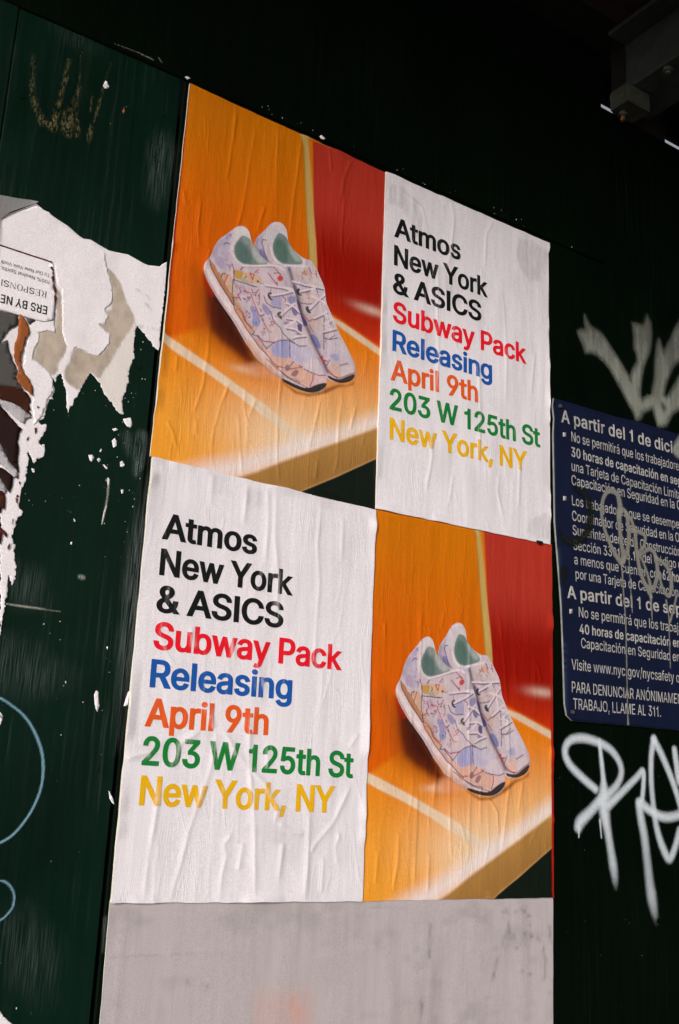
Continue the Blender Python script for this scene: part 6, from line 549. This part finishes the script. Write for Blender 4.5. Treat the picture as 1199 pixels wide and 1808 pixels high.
def print_shoe(which, X, Z):
    C=np.zeros((len(X),3)); C[:]=ink((206,190,204))
    C=C*(1+.05*vn(X*120,Z*120,5))[:,None]
    for c,bl,P in D['p'+which]: paint(C,X,Z,chaikin(arr(P),1),ink(c),max(bl*U*1.2,.0010),.95)
    C=C*(1+.10*vn(X*420,Z*420,15)+.10*vn(X*150,Z*150,16))[:,None]
    for P,rad,k in D['shade_front' if which=='A' else 'shade_rear']:
        d,_=seg_dist(X,Z,arr(P)); a=np.exp(-(d/(rad*U))**2)*abs(k)
        C=C*(1-a[:,None])+(np.asarray(ink((62,40,60))) if k<0 else np.asarray(ink((232,222,228))))*a[:,None]
    for c,wd,P in D['l'+which]:
        lace=wd>=19; stroke(C,X,Z,arr(P),ink(c),.0029 if lace else max(wd*U*1.35,.0015),.95 if lace else (.55 if wd<7 else .85))
    L=C@np.array([.3,.5,.2]); C=L[:,None]*.14+C*.86
    return C*np.array([.86,.755,.76])
OFFS={'UL':(0,1.87),'LR':(.352,1.3228)}

def paper(name, key, step, base, rel, material, parent, colour=None, jit=.0005, drop=None):
    q=arr(D['quads'][key]) if drop is None else arr(drop)
    Lx=np.linalg.norm(q[1]-q[0]); Lz=np.linalg.norm(q[3]-q[0]); nx=int(Lx/step)+1; nz=int(Lz/step)+1
    u,v=np.meshgrid(np.linspace(0,1,nx),np.linspace(0,1,nz))
    P=((1-u)*(1-v))[...,None]*q[0]+(u*(1-v))[...,None]*q[1]+(u*v)[...,None]*q[2]+((1-u)*v)[...,None]*q[3]
    jx=vn(P[...,1]*60,P[...,1]*13,rel.seed)*jit*2; jz=vn(P[...,0]*60,P[...,0]*13,rel.seed+9)*jit*2
    P[:,0,0]+=jx[:,0]; P[:,-1,0]+=jx[:,-1]; P[0,:,1]+=jz[0]; P[-1,:,1]+=jz[-1]
    if key=='UR':                                             # the corner of this sheet sticks out a little
        k=sstep(.985,.955,v[:,-1]); P[:,-1,0]-=.0035*k; P[:,-2,0]-=.0025*k; 
        k2=sstep(.95,1,v[:,0]); P[:,0,0]-=0; 
    x=P[...,0].ravel(); z=P[...,1].ravel(); y=-(base+rel(x,z))
    V=np.stack([x,y,z],1)
    i=np.arange(nx*nz).reshape(nz,nx)
    F=np.stack([i[:-1,:-1],i[:-1,1:],i[1:,1:],i[1:,:-1]],-1).reshape(-1,4)
    ring=np.concatenate([i[0,:-1],i[:-1,-1],i[-1,:0:-1],i[:0:-1,0]])
    n=len(V); m=len(ring); top=V[ring]; bot=top.copy(); bot[:,1]=-.0001
    V=np.concatenate([V,top,bot]); k=np.arange(m); k2=(k+1)%m
    S=np.stack([n+k,n+m+k,n+m+k2,n+k2],1)
    F=np.concatenate([F,S]); mi=np.zeros(len(F),int); mi[len(F)-m:]=1
    at=None
    if colour is not None:
        C=colour(x,z); C=np.concatenate([C,C[ring],C[ring]]); at={'print':('FLOAT_COLOR',np.clip(C,.001,.9))}
    return mk(name,V,F,material,parent,smooth=True,attrs=at,mats=[material,M_edge],midx=mi)

# ---------------------------------------------------------------- lettering
GL={k:{c:(a,[np.array(l,float).reshape(-1,2) for l in L]) for c,(a,L) in g.items()} for k,g in D['glyphs'].items()}
for _g in GL.values(): _g[' ']=(185,[])
def rect(x0,x1,z0,z1): return np.array([(x0,z0),(x0,z1),(x1,z1),(x1,z0)],float)
def ell(cx,cz,rx,rz,rev=False,n=28):
    a=np.linspace(0,-2*np.pi,n,endpoint=False); P=np.stack([cx+rx*np.cos(a),cz+rz*np.sin(a)],1); return P[::-1] if rev else P
def serif():
    H=509; s=18; g={}
    ft=lambda x,w: [rect(x-30,x+w+30,0,s),rect(x-30,x+w+30,H-s,H)]
    g['I']=(200,[rect(70,130,0,H)]+ft(70,60))
    g['N']=(500,[rect(80,102,0,H),rect(400,422,0,H),np.array([(60,H),(135,H),(422,0),(392,0)],float),rect(40,150,0,s),rect(350,470,H-s,H),rect(40,135,H-s,H)])
    g['O']=(490,[ell(245,254,205,262),ell(245,254,140,244,True)])
    bow=lambda: [np.concatenate([[(120,H)],[(250,H)],ell(250,H-135,130,135,n=40)[30:][:0],np.array([(250+130*math.sin(a),H-135+135*math.cos(a)) for a in np.linspace(0,np.pi,14)]),[(120,H-270)],[(120,H-270+s)],np.array([(240+72*math.sin(a),H-135+117*math.cos(a)) for a in np.linspace(np.pi,0,14)]),[(120,H-s)]])]
    g['P']=(410,[rect(75,138,0,H),rect(40,175,0,s),rect(40,120,H-s,H)]+bow())
    g['R']=(470,[rect(75,138,0,H),rect(40,175,0,s),rect(40,120,H-s,H),np.array([(215,250),(285,250),(405,0),(335,0)],float),rect(335,450,0,s)]+bow())
    g['E']=(430,[rect(75,138,0,H),rect(40,385,0,s),rect(40,370,H-s,H),rect(138,290,250,268),rect(367,385,0,110),rect(352,370,H-110,H),rect(275,290,200,318)])
    g['S']=GL['R']['S']
    return g
GL['S']=serif(); GL['S'][' ']=(185,[])
def text_loops(font, text, P0, P1, cap, fit=None, rest='', track=0.0):
    g=GL[font]; P0=np.array(P0,float); P1=np.array(P1,float); L=np.linalg.norm(P1-P0); ex=(P1-P0)/L; ey=np.array([-ex[1],ex[0]])
    pen=0; items=[]; lo=None; hi=None
    for i,ch in enumerate(text+rest):
        adv,loops=g[ch]
        if loops:
            a=min(l[:,0].min() for l in loops); b=max(l[:,0].max() for l in loops)
            if lo is None: lo=pen+a
            if i<len(text): hi=pen+b
            items.append((pen,loops))
        pen+=adv+track
    s=cap/509; sx=L/(hi-lo)
    out=[[P0+np.outer((l[:,0]+p-lo)*sx,ex)+np.outer(l[:,1]*s,ey) for l in loops] for p,loops in items]
    return out, sx/s
def text_mesh(name, glyphs, yfun, material, parent, step=None, sub=None, relief=None, label=None):
    Vs=[];Fs=[];b=0
    for loops in glyphs:
        V,F=cdt_fill(loops,step,sub); Vs.append(V); Fs.append(F+b); b+=len(V)
    V=np.concatenate(Vs); F=np.concatenate(Fs)
    V3=np.stack([V[:,0],yfun(V[:,0],V[:,1]),V[:,1]],1)
    at={'wear':('FLOAT',np.clip(relief.ridge(V[:,0],V[:,1])/.0006,0,1) if relief else np.zeros(len(V)))}
    o=mk(name,V3,F,material,parent,smooth=True,attrs=at,normals=relief.normals(V[:,0],V[:,1]) if relief else None)
    return tag(o,label)
CN=dict(k='black',r='red',b='blue',o='orange',g='green',y='yellow')

REL={'UL':Relief('UL',21,80,('r',)),'UR':Relief('UR',22,60),'LL':Relief('LL',23,60),'LR':Relief('LR',24,100,('l','t')),'BL':Relief('BL',25,6,('t',))}
for wd,ht,P in D['sheetcr']: REL['BL'].cr.append((wd*1e-3*.5,ht*1e-3,arr(P)))
SMEAR={'UR':[arr(p) for p in D['smear']['UR']],'LL':[arr(p) for p in D['smear']['LL']]}
def white_col(key):
    def f(x,z):
        C=np.zeros((len(x),3)); C[:]=WHITE
        st=.55+.9*vn(x*150,z*18,51)+.7*vn(x*420,z*60,52)
        M=np.zeros((len(x),3))
        for P in SMEAR[key]: paint(M,x,z,P,(1,1,1),.010)
        a=np.clip(M[:,0]*st,0,1)*(.46 if key=='UR' else .28)
        g=np.clip(sstep(.12,.45,vn(x*14,z*7,53)+.7*vn(x*60,z*16,54)),0,1)*.13
        a=np.maximum(a,g)
        return C*(1-a[:,None])+np.array((.40,.375,.38))*a[:,None]
    return f
def text_poster(key, base, label):
    q=arr(D['quads'][key]); r=REL[key]
    t=thing('text_poster',label,'poster',(float(q[:,0].mean()),-base,float(q[:,1].min())),'posters pasted in a block on the wall')
    paper('paper_sheet',key,.0016,base,r,M_white,t,white_col(key))
    nk=0
    for txt,c,x0,x1,z0,z1,cap in D[key]:
        g,ratio=text_loops('M',txt,(x0*1e-3,z0*1e-3),(x1*1e-3,z1*1e-3),cap*1e-3)
        nk+=c=='k'
        print('ratio',key,c,round(ratio,3))
        text_mesh('lettering',g,lambda x,z:-(base+r(x,z)+.00045),INK[c],t,.0026,.003,r,
            '%s line of printed lettering'%CN[c] if c!='k' else ('top black line of lettering','second black line of lettering','third black line of lettering')[nk-1])
    return t
def shoe_poster(key, base, label):
    q=arr(D['quads'][key]); r=REL[key]; ox,oz=OFFS[key]; O2=np.array([ox,oz])
    t=thing('picture_poster',label,'poster',(float(q[:,0].mean()),-base,float(q[:,1].min())),'posters pasted in a block on the wall')
    paper('paper_sheet',key,.00125,base,r,M_print,t,lambda x,z:print_bg(x-ox,z-oz))
    leaf('printed_shoe_sole',[arr(P)+O2 for P in D['teeth']],base+.0003,M_sole,t,r,.003,.003,.0)
    for w,b_,lb in (('B',.00045,'rear sneaker of the printed pair'),('A',.0008,'front sneaker of the printed pair')):
        V,F=cdt_fill([chaikin(arr(D['shoe'+w]),1)+O2],.0010,.0011)
        y=-(base+b_+r(V[:,0],V[:,1]))
        o=mk('printed_sneaker',np.stack([V[:,0],y,V[:,1]],1),F,M_print,t,smooth=True,attrs={'print':('FLOAT_COLOR',print_shoe(w,V[:,0]-ox,V[:,1]-oz))},normals=r.normals(V[:,0],V[:,1]))
        tag(o,lb)
    return t
M_sole=flat_mat('printed_black',tuple(ink((44,30,26))),.45,.4,.2)
def blank_col(x,z):
    C=np.zeros((len(x),3)); C[:]=lin((184,175,177))*.94
    st=sstep(.05,.40,vn(x*30,z*26,41)*.8+vn(x*90,z*70,42)*.5)
    a=np.exp(-(((x-.235)/.045)**2)**2)*sstep(1.06,1.12,z)*sstep(1.23,1.20,z)*(.35+.55*st)*sstep(.19,.205,x)
    C=C*(1-a[:,None]*.8)+np.asarray(lin((196,140,124))*1.1)*(a*.8)[:,None]
    d=sstep(.30,.42,vn(x*26,z*60,45)+vn(x*160,z*160,46)*.5)*sstep(.52,.70,x)*.5
    C=C*(1-d[:,None])+np.asarray((.13,.12,.09))*d[:,None]
    s=np.clip(sstep(.05,.5,vn(x*11,z*30,47)+.6*vn(x*60,z*90,48)),0,1)*.22+np.clip(sstep(.3,.6,vn(x*140,z*10,49)+.4*vn(x*300,z*40,50)),0,1)*.12
    C=C*(1-s[:,None])+np.asarray((.20,.18,.165))*s[:,None]
    for P in D['smudge']:
        d,_=seg_dist(x,z,arr(P)); L_=np.ptp(arr(P)[:,0]); k=L_>.04; a=np.exp(-(d/(.0012 if k else .0035))**2)*np.clip(.5+(.5*vn(x*40,z*40,55) if k else 1.4*vn(x*320,z*120,55)),0,1)*(.30 if k else .55)
        C=C*(1-a[:,None])+np.asarray((.11,.105,.08))*a[:,None]
    return C
bl=paper('blank_paper_sheet','BL',.0028,.0006,REL['BL'],M_blank,None,blank_col,drop=[(34,10600),(7046,10600),(7088,13240),(0,13245)])
tag(bl,'blank dirty white paper sheet with a faint pink stain, below all the posters','paper sheet')
shoe_poster('UL',.0016,'orange and red poster showing a pair of pale sneakers, upper left of the block')
shoe_poster('LR',.0016,'orange and red poster showing a pair of pale sneakers, lower right beside the blue sign')
text_poster('UR',.0032,'white poster with lines of coloured lettering, upper right next to the red wall picture')
text_poster('LL',.0034,'white poster with lines of coloured lettering, lower left just above the blank sheet')

# ---------------------------------------------------------------- torn old poster on the left panel
def rt(x,z): return .0007+.0009*vn(x*24,z*18,61)+.0005*vn(x*70,z*40,62)
M_stain=paper_mat('stained_backing_paper',(.43,.365,.29),rough=.85,spec=.1,grime=.5,tint=(.6,.55,.46))
M_gray=paper_mat('printed_grey_photo',(.085,.080,.076),rough=.6,spec=.12,grime=.5,tint=(.4,.4,.38))
M_brown=paper_mat('printed_brown_photo',(.045,.013,.007),rough=.6,spec=.12,grime=.5,tint=(2.6,2.2,1.6))
M_dark=paper_mat('printed_dark_photo',(.022,.010,.008),rough=.6,spec=.12,grime=.6,tint=(2.2,1.9,1.9))
M_glass=paper_mat('printed_pale_glass',(.46,.44,.46),rough=.45,grime=.6,tint=(.35,.33,.35))
M_orange=paper_mat('orange_brown_paper',(.30,.085,.022),rough=.7,spec=.2,grime=.25,tint=(1.5,1.6,2.0))
M_maroon=paper_mat('maroon_paper',(.11,.016,.018),rough=.6,grime=.2)
M_flap=paper_mat('shaded_folded_paper',(.50,.49,.50),rough=.7,spec=.2,grime=.2)  # the shade on the tilted flap is put into this grey
M_blackink=flat_mat('small_black_ink',(.012,.012,.014),.5,.3,.1)
M_greyink=flat_mat('thin_grey_ink',(.075,.07,.075),.5,.3,.1)
tp=thing('torn_poster','ragged remains of a torn white poster, printed side upside down, left of the posters','torn poster',(-.13,0,1.62))
def torn_base(x,z):
    C=np.zeros((len(x),3)); C[:]=(.83,.785,.81)
    q=np.clip(sstep(.1,.5,vn(x*30,z*22,73)+.6*vn(x*110,z*80,74)),0,1)*.16
    return C*(1-q[:,None])+np.array((.50,.46,.45))*q[:,None]
STN=[rag(chaikin(arr(P),1),.0010,.002,7) for P in D['stain']]
def torn_col(x,z):
    C=np.zeros((len(x),3)); C[:]=(.82,.775,.80)
    q=np.clip(sstep(.1,.5,vn(x*22,z*16,63)+.6*vn(x*90,z*70,64)),0,1)*.16
    C=C*(1-q[:,None])+np.array((.48,.44,.42))*q[:,None]
    for P in STN:
        M=np.zeros((len(x),3)); paint(M,x,z,P,(1,1,1),.0026)
        t=np.clip(.5+.9*vn(x*40,z*30,65)+.8*vn(x*160,z*110,66),0,1)
        S=lerp((.47,.375,.28),(.27,.205,.145),t*.8); S=lerp((.62,.55,.48),(0,0,0),t*0)*0+S
        a=M[:,0]*(.86+.1*vn(x*200,z*200,67)); C=C*(1-a[:,None])+S*a[:,None]
    P=arr(D['offw']); M=np.zeros((len(x),3)); paint(M,x,z,P,(1,1,1),.002); a=M[:,0]*.8; C=C*(1-a[:,None])+np.array((.70,.645,.60))*a[:,None]
    for P in D['wisp']:
        d,_=seg_dist(x,z,arr(P)); a=np.exp(-(d/.0022)**2)*np.clip(.4+1.6*vn(x*300,z*300,68),0,1)*.5; C=C*(1-a[:,None])+np.array((.30,.28,.27))*a[:,None]
    return C
M_torn_s=paper_mat('torn_stained_paper',attr='print',rough=.75,spec=.12,grime=.06,streak=.02,fib=.2)
leaf('torn_sheet',[rag(arr(D['white']),.0013,.0018,5,lambda p:p[1]>2.10 or p[0]<-.25)],.0006,M_torn_s,tp,rt,.0022,.004,.0006,attrs={'print':('FLOAT_COLOR',torn_col)})
for P in D['layer']: leaf('torn_layer',[rag(arr(P),.0011,.0018,15,lambda p:p[0]<-.25)],.0012,M_torn_s,tp,rt,.0026,.004,.0006,attrs={'print':('FLOAT_COLOR',lambda x,z:torn_base(x,z))})
leaf('printed_panel',[arr(D['panel'])],.0020,M_torn2,tp,rt,.006,.004,.0006)
leaf('panel_rule',[arr(D['pline'])],.0023,M_maroon,tp,rt,.006,.003,.0002)
for P in D['pred']: leaf('panel_edge',[arr(P)],.0025,M_maroon,tp,rt,None,None,.0002)
PM=dict(gray=M_gray,gray2=M_gray,brown=M_brown,ring=M_glass,dark=M_dark,glass=M_glass,dark2=M_dark,glass2=M_glass,red=M_brown,red2=M_maroon,red3=M_maroon)
for i,k in enumerate(('gray','gray2','brown','dark','dark2','ring','glass','glass2','red','red2','red3')):
    leaf('photo_fragment',[rag(arr(D['pic'][k]),.0007,.002,9)],.0021+.00004*i,PM[k],tp,rt,.006,.003,.0004)
leaf('orange_tear',[rag(arr(D['orange']),.0006,.002,13)],.0028,M_orange,tp,rt,.004,.002,.0003)
for P in D['marks']: leaf('torn_fleck',[arr(P)],.0019,M_maroon,tp,rt,None,None,.0002)
hatch=[]
for f_,txt,x0,z0,x1,z1,tx,tz in D['txt']:
    a=np.array([x0,z0])*U; b_=np.array([x1,z1])*U; cap=abs((tz-z0)*U)*.98
    ex=(b_-a)/np.linalg.norm(b_-a)
    cap=abs(np.dot(np.array([tx,tz])*U-a,np.array([-ex[1],ex[0]])))
    g,ratio=text_loops(f_,txt,a,b_,cap); 
    text_mesh('small_lettering',g,lambda x,z:-(.0023+rt(x,z)),M_greyink if f_=='R' else M_blackink,tp,.004,.004)
FP=arr(D['flap']); V,F=cdt_fill([FP],.006,.006)
base_l=arr([D['flap'][8],D['flap'][4]]); dd=np.maximum(0,seg_dist(V[:,0],V[:,1],base_l)[0])
yf=-(.0032+rt(V[:,0],V[:,1])+dd*.55)
fo=mk('folded_flap',np.stack([V[:,0],yf,V[:,1]],1),F,M_flap,tp,smooth=True)

# ---------------------------------------------------------------- scraps of paper left on the paint
def rs(x,z): return .0003+.0004*vn(x*80,z*80,71)
def scrap(P, label, m=M_torn, base=.0004, name='paper_scrap', group='scraps of torn paper'):
    o=leaf(name,[arr(P)],base,m,None,rs,.003,.002,.0004); return tag(o,label,'paper scrap',group)
sc_=D['scraps']
scrap(sc_['curled'][0],'long curled white scrap alone on the green paint left of the coloured lettering')
for P,l in zip(sc_['bits'],('thin curved white scrap at the seam left of the yellow lettering','white torn scrap sticking out from the edge of the lower left poster','tiny white fleck of paper above the curled scrap','pale scrap cut by the left picture edge inside the blue chalk circle')): scrap(P,l)
for P,l in zip(sc_['top'],('round white scrap among the ochre strokes near the top left','small white scrap at the top left corner of the upper picture poster','small white scrap above the top edge of the upper picture poster')): scrap(P,l,base=.0041 if 'above' in l or 'corner' in l else .0004)
scrap(sc_['brown'][0],'tiny brown scrap right of the ochre strokes',M_orange)
scrap(sc_['corner'][0],'white torn paper corner at the bottom left of the picture')
scrap(sc_['black'][0],'small black piece marking the dark gap between the upper white poster and the red picture below it',M_blackink,.0048)  # black piece put where a dark gap shows at the poster edge
big=('largest white scrap under the torn poster spike','small pale scrap just below the largest scrap','white scrap halfway down the cluster beside the seam','white scrap with a straight left side in the scrap cluster','small white scrap right of the straight sided scrap','narrow white scrap above the row of scraps','white scrap nearest the seam in the cluster','slanting white scrap at the lower end of the cluster','single white scrap apart under the cluster','drip shaped scrap at the head of the long pale streak','long thin streak of paper running down from the cluster','scrap dangling below the torn poster edge','tiny white scrap in the lower row of flecks','tiny white scrap above the lower row of flecks','small white scrap beside the big letter S')
for P,l in zip(sc_['z4'],big): scrap(P,l)
# countless specks of old paper and paste
rg=random.Random(8); VV=[];FF=[]
def speck(x,z,s,y=-.0006):
    n=rg.randint(4,6); a0=rg.random()*6; b=len(VV)
    for k in range(n): 
        a=a0+2*math.pi*k/n; VV.append((x+s*rg.uniform(.5,1)*math.cos(a)*.7,y,z+s*rg.uniform(.6,1.3)*math.sin(a)))
    FF.append(list(range(b,b+n)))
for cx,cz_,sx_,sz_,n in ((-.11,1.775,.05,.012,46),(-.045,1.90,.022,.05,44),(-.03,1.95,.018,.03,36),(-.13,1.63,.05,.02,40),(-.06,1.86,.05,.06,40),(-.14,1.93,.05,.05,24),(-.05,1.6,.05,.06,36),(-.12,1.30,.05,.06,30),(-.12,2.2,.06,.14,22),(-.02,1.75,.006,.2,36)):
    for _ in range(int(n*.33)): 
        x=rg.gauss(cx,sx_)
        if -.24<x<-.013: speck(x,rg.gauss(cz_,sz_),abs(rg.gauss(.0002,.00045))+.00025)
for _ in range(30): speck(rg.uniform(.72,.98),rg.gauss(1.5,.3),rg.uniform(.0003,.0007))
for _ in range(26): speck(rg.uniform(.0,.8),HZ+abs(rg.gauss(.006,.008)),rg.uniform(.0003,.0012),-.0040)
o=mk('paper_specks',VV,FF,M_torn); tag(o,'countless tiny white specks of old paper on the green paint','specks',kind='stuff')

# ---------------------------------------------------------------- spray paint, chalk, rubbed streaks and a painted gloss reflection
def spray_mat(name, c, rough=.6, lo=.30, hi=.62, sc_=(500,500,500), gain=1.0):
    m,t,b=mat(name,rough,.3)
    cc=mixc(t,1.0,c,ramp(t,noise(t,(250,250,250),1,3),[(.3,G3(.94)),(.7,G3(1.06))]),'MULTIPLY'); t.links.new(cc,b.inputs['Base Color'])
    a=N(t,'ShaderNodeAttribute',attribute_name='cover')
    n=ramp(t,noise(t,sc_,1,3),[(lo,G3(0)),(hi,G3(1))]); cv=a.outputs['Fac']
    if gain==1:                                        # droplets: the thin rim of the stroke breaks into speckle
        sp=math_(t,'SUBTRACT',noise(t,(1100,1100,1100),1,1),.5)
        k=math_(t,'ADD',math_(t,'MULTIPLY',cv,math_(t,'ADD',math_(t,'MULTIPLY',n,.22),.86)),math_(t,'MULTIPLY',math_(t,'MULTIPLY',sp,1.5),math_(t,'SUBTRACT',1.0,cv)))
        k=math_(t,'MULTIPLY',math_(t,'MAXIMUM',k,0.0),math_(t,'MINIMUM',math_(t,'MULTIPLY',cv,6.0),1.0))
    else: k=math_(t,'MULTIPLY',cv,n)
    t.links.new(math_(t,'MINIMUM',k,1.0),b.inputs['Alpha'])
    return m
def spray(name, strokes, m, base, label, cat, soft=.45, step=.0018, polys=None, feather=.008, group=None, fade=None):
    pts=[np.array([(p[0],p[1]) for p in s],float)*U for s in strokes]
    P=np.concatenate(pts+([q for q in polys] if polys else [])); mw=max([p[2] for s in strokes for p in s],default=0)*U+feather
    x0,z0=P.min(0)-mw; x1,z1=P.max(0)+mw
    X,Z=np.meshgrid(np.arange(x0,x1,step),np.arange(z0,z1,step)); sh=X.shape; X=X.ravel(); Z=Z.ravel(); T=np.ones(len(X))
    for s,q in zip(strokes,pts):
        # smooth the hand-drawn line
        q3=np.array([(p[0]*U,p[1]*U,p[2]*U,p[3]/100) for p in s])
        if len(q3)>2:
            R2=[]
            for k in range(len(q3)-1):
                p0=q3[max(k-1,0)];p1=q3[k];p2=q3[k+1];p3=q3[min(k+2,len(q3)-1)]
                for u in np.linspace(0,1,5,endpoint=False):
                    R2.append(.5*((2*p1)+(-p0+p2)*u+(2*p0-5*p1+4*p2-p3)*u*u+(-p0+3*p1-3*p2+p3)*u**3))
            R2.append(q3[-1]); q3=np.array(R2)
        n=len(q3)-1
        d,t=seg_dist(X,Z,q3[:,:2]); i=np.clip(t*n,0,n-1e-6).astype(int); f=t*n-i
        w=q3[i,2]*(1-f)+q3[i+1,2]*f; a=q3[i,3]*(1-f)+q3[i+1,3]*f
        T*=1-np.clip(a,0,1)*(1-sstep(.5-soft*.5,.5+soft*.75,d/np.maximum(w,1e-5)))
    if polys:
        d=np.min([seg_dist(X,Z,np.vstack([q,q[:1]]))[0] for q in polys],0); ins=(inside(X,Z,[polys[0]])!=0)
        for q in polys[1:]: ins&=inside(X,Z,[q])==0
        T*=1-.92*sstep(-feather*.6,feather*.6,np.where(ins,d,-d))
    if polys: T=1-(1-T)*np.clip(.88+.40*vn(X*150,Z*14,91)+.25*vn(X*60,Z*25,92),.3,1)*(1-.45*sstep(fade[0],fade[1],Z) if fade else 1)
    A=(1-T).reshape(sh); i=np.arange(A.size).reshape(sh)
    Q=np.stack([i[:-1,:-1],i[:-1,1:],i[1:,1:],i[1:,:-1]],-1).reshape(-1,4)
    Q=Q[A.ravel()[Q].max(1)>.012]
    use=np.unique(Q); mp=np.full(A.size,-1); mp[use]=np.arange(len(use))
    V=np.stack([X[use],np.full(len(use),-base),Z[use]],1)
    o=mk(name,V,mp[Q],m,None,attrs={'cover':('FLOAT',A.ravel()[use])}); return tag(o,label,cat,group)
M_sprayw=spray_mat('white_spray_paint',(.60,.66,.71))
M_sprayg=spray_mat('grey_spray_paint',(.26,.275,.235))
M_sprays=spray_mat('silver_marker_paint',(.24,.235,.205),.5)
M_sprayk=spray_mat('black_spray_paint',(.006,.008,.005))
M_chalk=spray_mat('pale_blue_chalk',(.17,.33,.42),.8,.3,.55,(500,500,300))
M_ochre=spray_mat('ochre_dry_brush',(.115,.096,.042),.8,.44,.60,(420,420,160),2)
M_scr=spray_mat('pale_scratches_and_glint',(.45,.45,.40),.6)
spray('graffiti_tag',D['tag2'],M_sprayw,.0008,'white sprayed tag with looping letters under the blue sign','graffiti',.80)
spray('graffiti_tag',[],M_sprayg,.0008,'blurry grey sprayed tag above the blue sign','graffiti',polys=[arr(D['tag1']),arr(D['tag1h'])],feather=.016,fade=(2.19,2.32))
spray('chalk_circle',[D['chalk'][0]],M_chalk,.0007,'large pale blue chalk circle cut off by the left edge of the picture','chalk mark',.5,.0014)
spray('chalk_circle',[D['chalk'][1]],M_chalk,.0007,'smaller pale blue chalk loop low on the left edge of the picture','chalk mark',.5,.0014)
spray('brush_marks',D['ochre'],M_ochre,.0007,'dry ochre brush strokes high on the left green panel','paint mark',.7,.0014)
M_scuff_sheen=spray_mat('dusty_rub_and_sheen_marks',(.20,.25,.24),.7,.42,.66,(800,300,22),2)
RB=('bluish gloss reflection painted on the green panel left of the upper picture poster','long pale rub streak down the seam left of the coloured lettering','whitish smear at the seam where the two left posters meet','faint smear just left of the seam smear','cloudy pale rub under the tail of the torn poster','wide dusty rub beside the top of the large chalk circle','dull rub low on the left under the small chalk loop','thin pale scuff at the seam beside the blank sheet','faint rub along the panel joint at the top left')  # the first is a gloss reflection painted as pale colour, the others rubs
for P,l in zip(D['scuff'],RB): spray('rub_and_sheen_mark',[P],M_scuff_sheen,.0006,l,'rub mark',.95,.0016,group='rub and sheen marks on the paint')  # the scuff outlines hold the rubs and the painted gloss reflection
SR=('pale horizontal scratch, its glint painted in, running out from the torn poster tail','thin white vertical scratch under the torn poster','pale round scuff left of the black lettering','thin pale line along the upper panel joint','short light nick above the upper panel joint')  # the first scratch has its specular glint painted in as pale colour
for P,l in zip(D['scratch'],SR): spray('scratch',[P],M_scr,.0041 if 'joint' in l else .0007,l,'scratch',.9,.0010,group='scratches in the paint')

# screws holding the plywood
k=0
for x,z in ((-.030,2.36),(-.030,1.98),(-.028,1.47),(-.225,2.30),(.965,2.45),(.965,2.20),(.760,1.40),(.945,1.28),(.30,2.50),(.62,2.52)):
    yy=-.0035 if z>HZ and x<.85 else 0
    m=MB().cyl((x,yy-.0012,z),.0042,.003,12,'y'); m.box(x-.0028,x+.0028,yy-.0016,yy-.00125,z-.0005,z+.0005); m.build('screw_head',M_green2 if x>0 else M_green,hoard)
# ---------------------------------------------------------------- the blue sign
M_sign=flat_mat('dark_blue_sign_plastic',(.0060,.0095,.030),.45,.12,.18,(30,30,10),.06)
M_rim=flat_mat('worn_sign_edge',(.20,.21,.19),.6,.3,.3)
M_signink,_t,_b=mat('sign_white_ink',.5,.3)
_c=mixc(_t,1.0,(.40,.39,.37),ramp(_t,noise(_t,(300,300,60),1,5),[(.28,G3(.45)),(.5,G3(1.0))]),'MULTIPLY'); _t.links.new(_c,_b.inputs['Base Color'])
sg=thing('notice_sign','dark blue notice sign with white lettering and rounded corners right of the posters','sign',(.95,-.004,1.58))
SL=arr(D['signL']); ST=arr(D['signT']); SB=arr(D['signB'])
out=np.concatenate([SL,SB,[(1.20,1.6005),(1.232,1.632),(1.262,2.145),(1.24,2.168)],ST])
SY=.0052
def sy(x,z): return .0008*np.sin((z-1.6)*9)+.0010*vn(x*9,z*7,81)
leaf('sign_board',[out],SY,M_sign,sg,sy,.012,.01,.0035,M_rim)
for fnt,t_,rest,x0,z0,x1,z1,cap in D['sign']:
    g,ratio=text_loops(fnt,t_,(x0*U,z0*U),(x1*U,z1*U),cap*U,rest=rest)
    g=[L for L in g if max(l[:,0].max() for l in L)<1.245]
    text_mesh('heading_lettering' if 'A partir' in t_ else 'lettering',g,lambda x,z:-(SY+sy(x,z)+.0004),M_signink,sg,.012,.01)
for x,z in D['bul']:
    s=.0042; leaf('bullet',[np.array([(x*U-s,z*U-s),(x*U+s,z*U-s*.7),(x*U+s,z*U+s*1.1),(x*U-s,z*U+s*.8)])],SY+.0004,M_signink,sg,sy,None,None,.0002)
for x,z in D['nail']: MB().cyl((x*U,-SY-.0035,z*U),.0032,.004,10,'y').build('nail',M_galv,sg)
spray('graffiti_tag',D['scrib']+[],M_sprays,SY+.0022,'silver looping scribble with drips over the lettering of the blue sign','graffiti',.35,.0014)
spray('graffiti_tag',[],M_sprayg,SY+.0023,'pale grey spray patch on the right of the sign heading','graffiti',polys=[arr(D['patch'])],feather=.010)
spray('graffiti_tag',[D['black'][0]],M_sprayk,SY+.0024,'black sprayed ring across the left edge of the blue sign','graffiti',.6,.0016)
spray('graffiti_tag',[D['black'][1]],M_sprayk,SY+.0024,'black sprayed smudge low on the left margin of the blue sign','graffiti',.6,.0016)
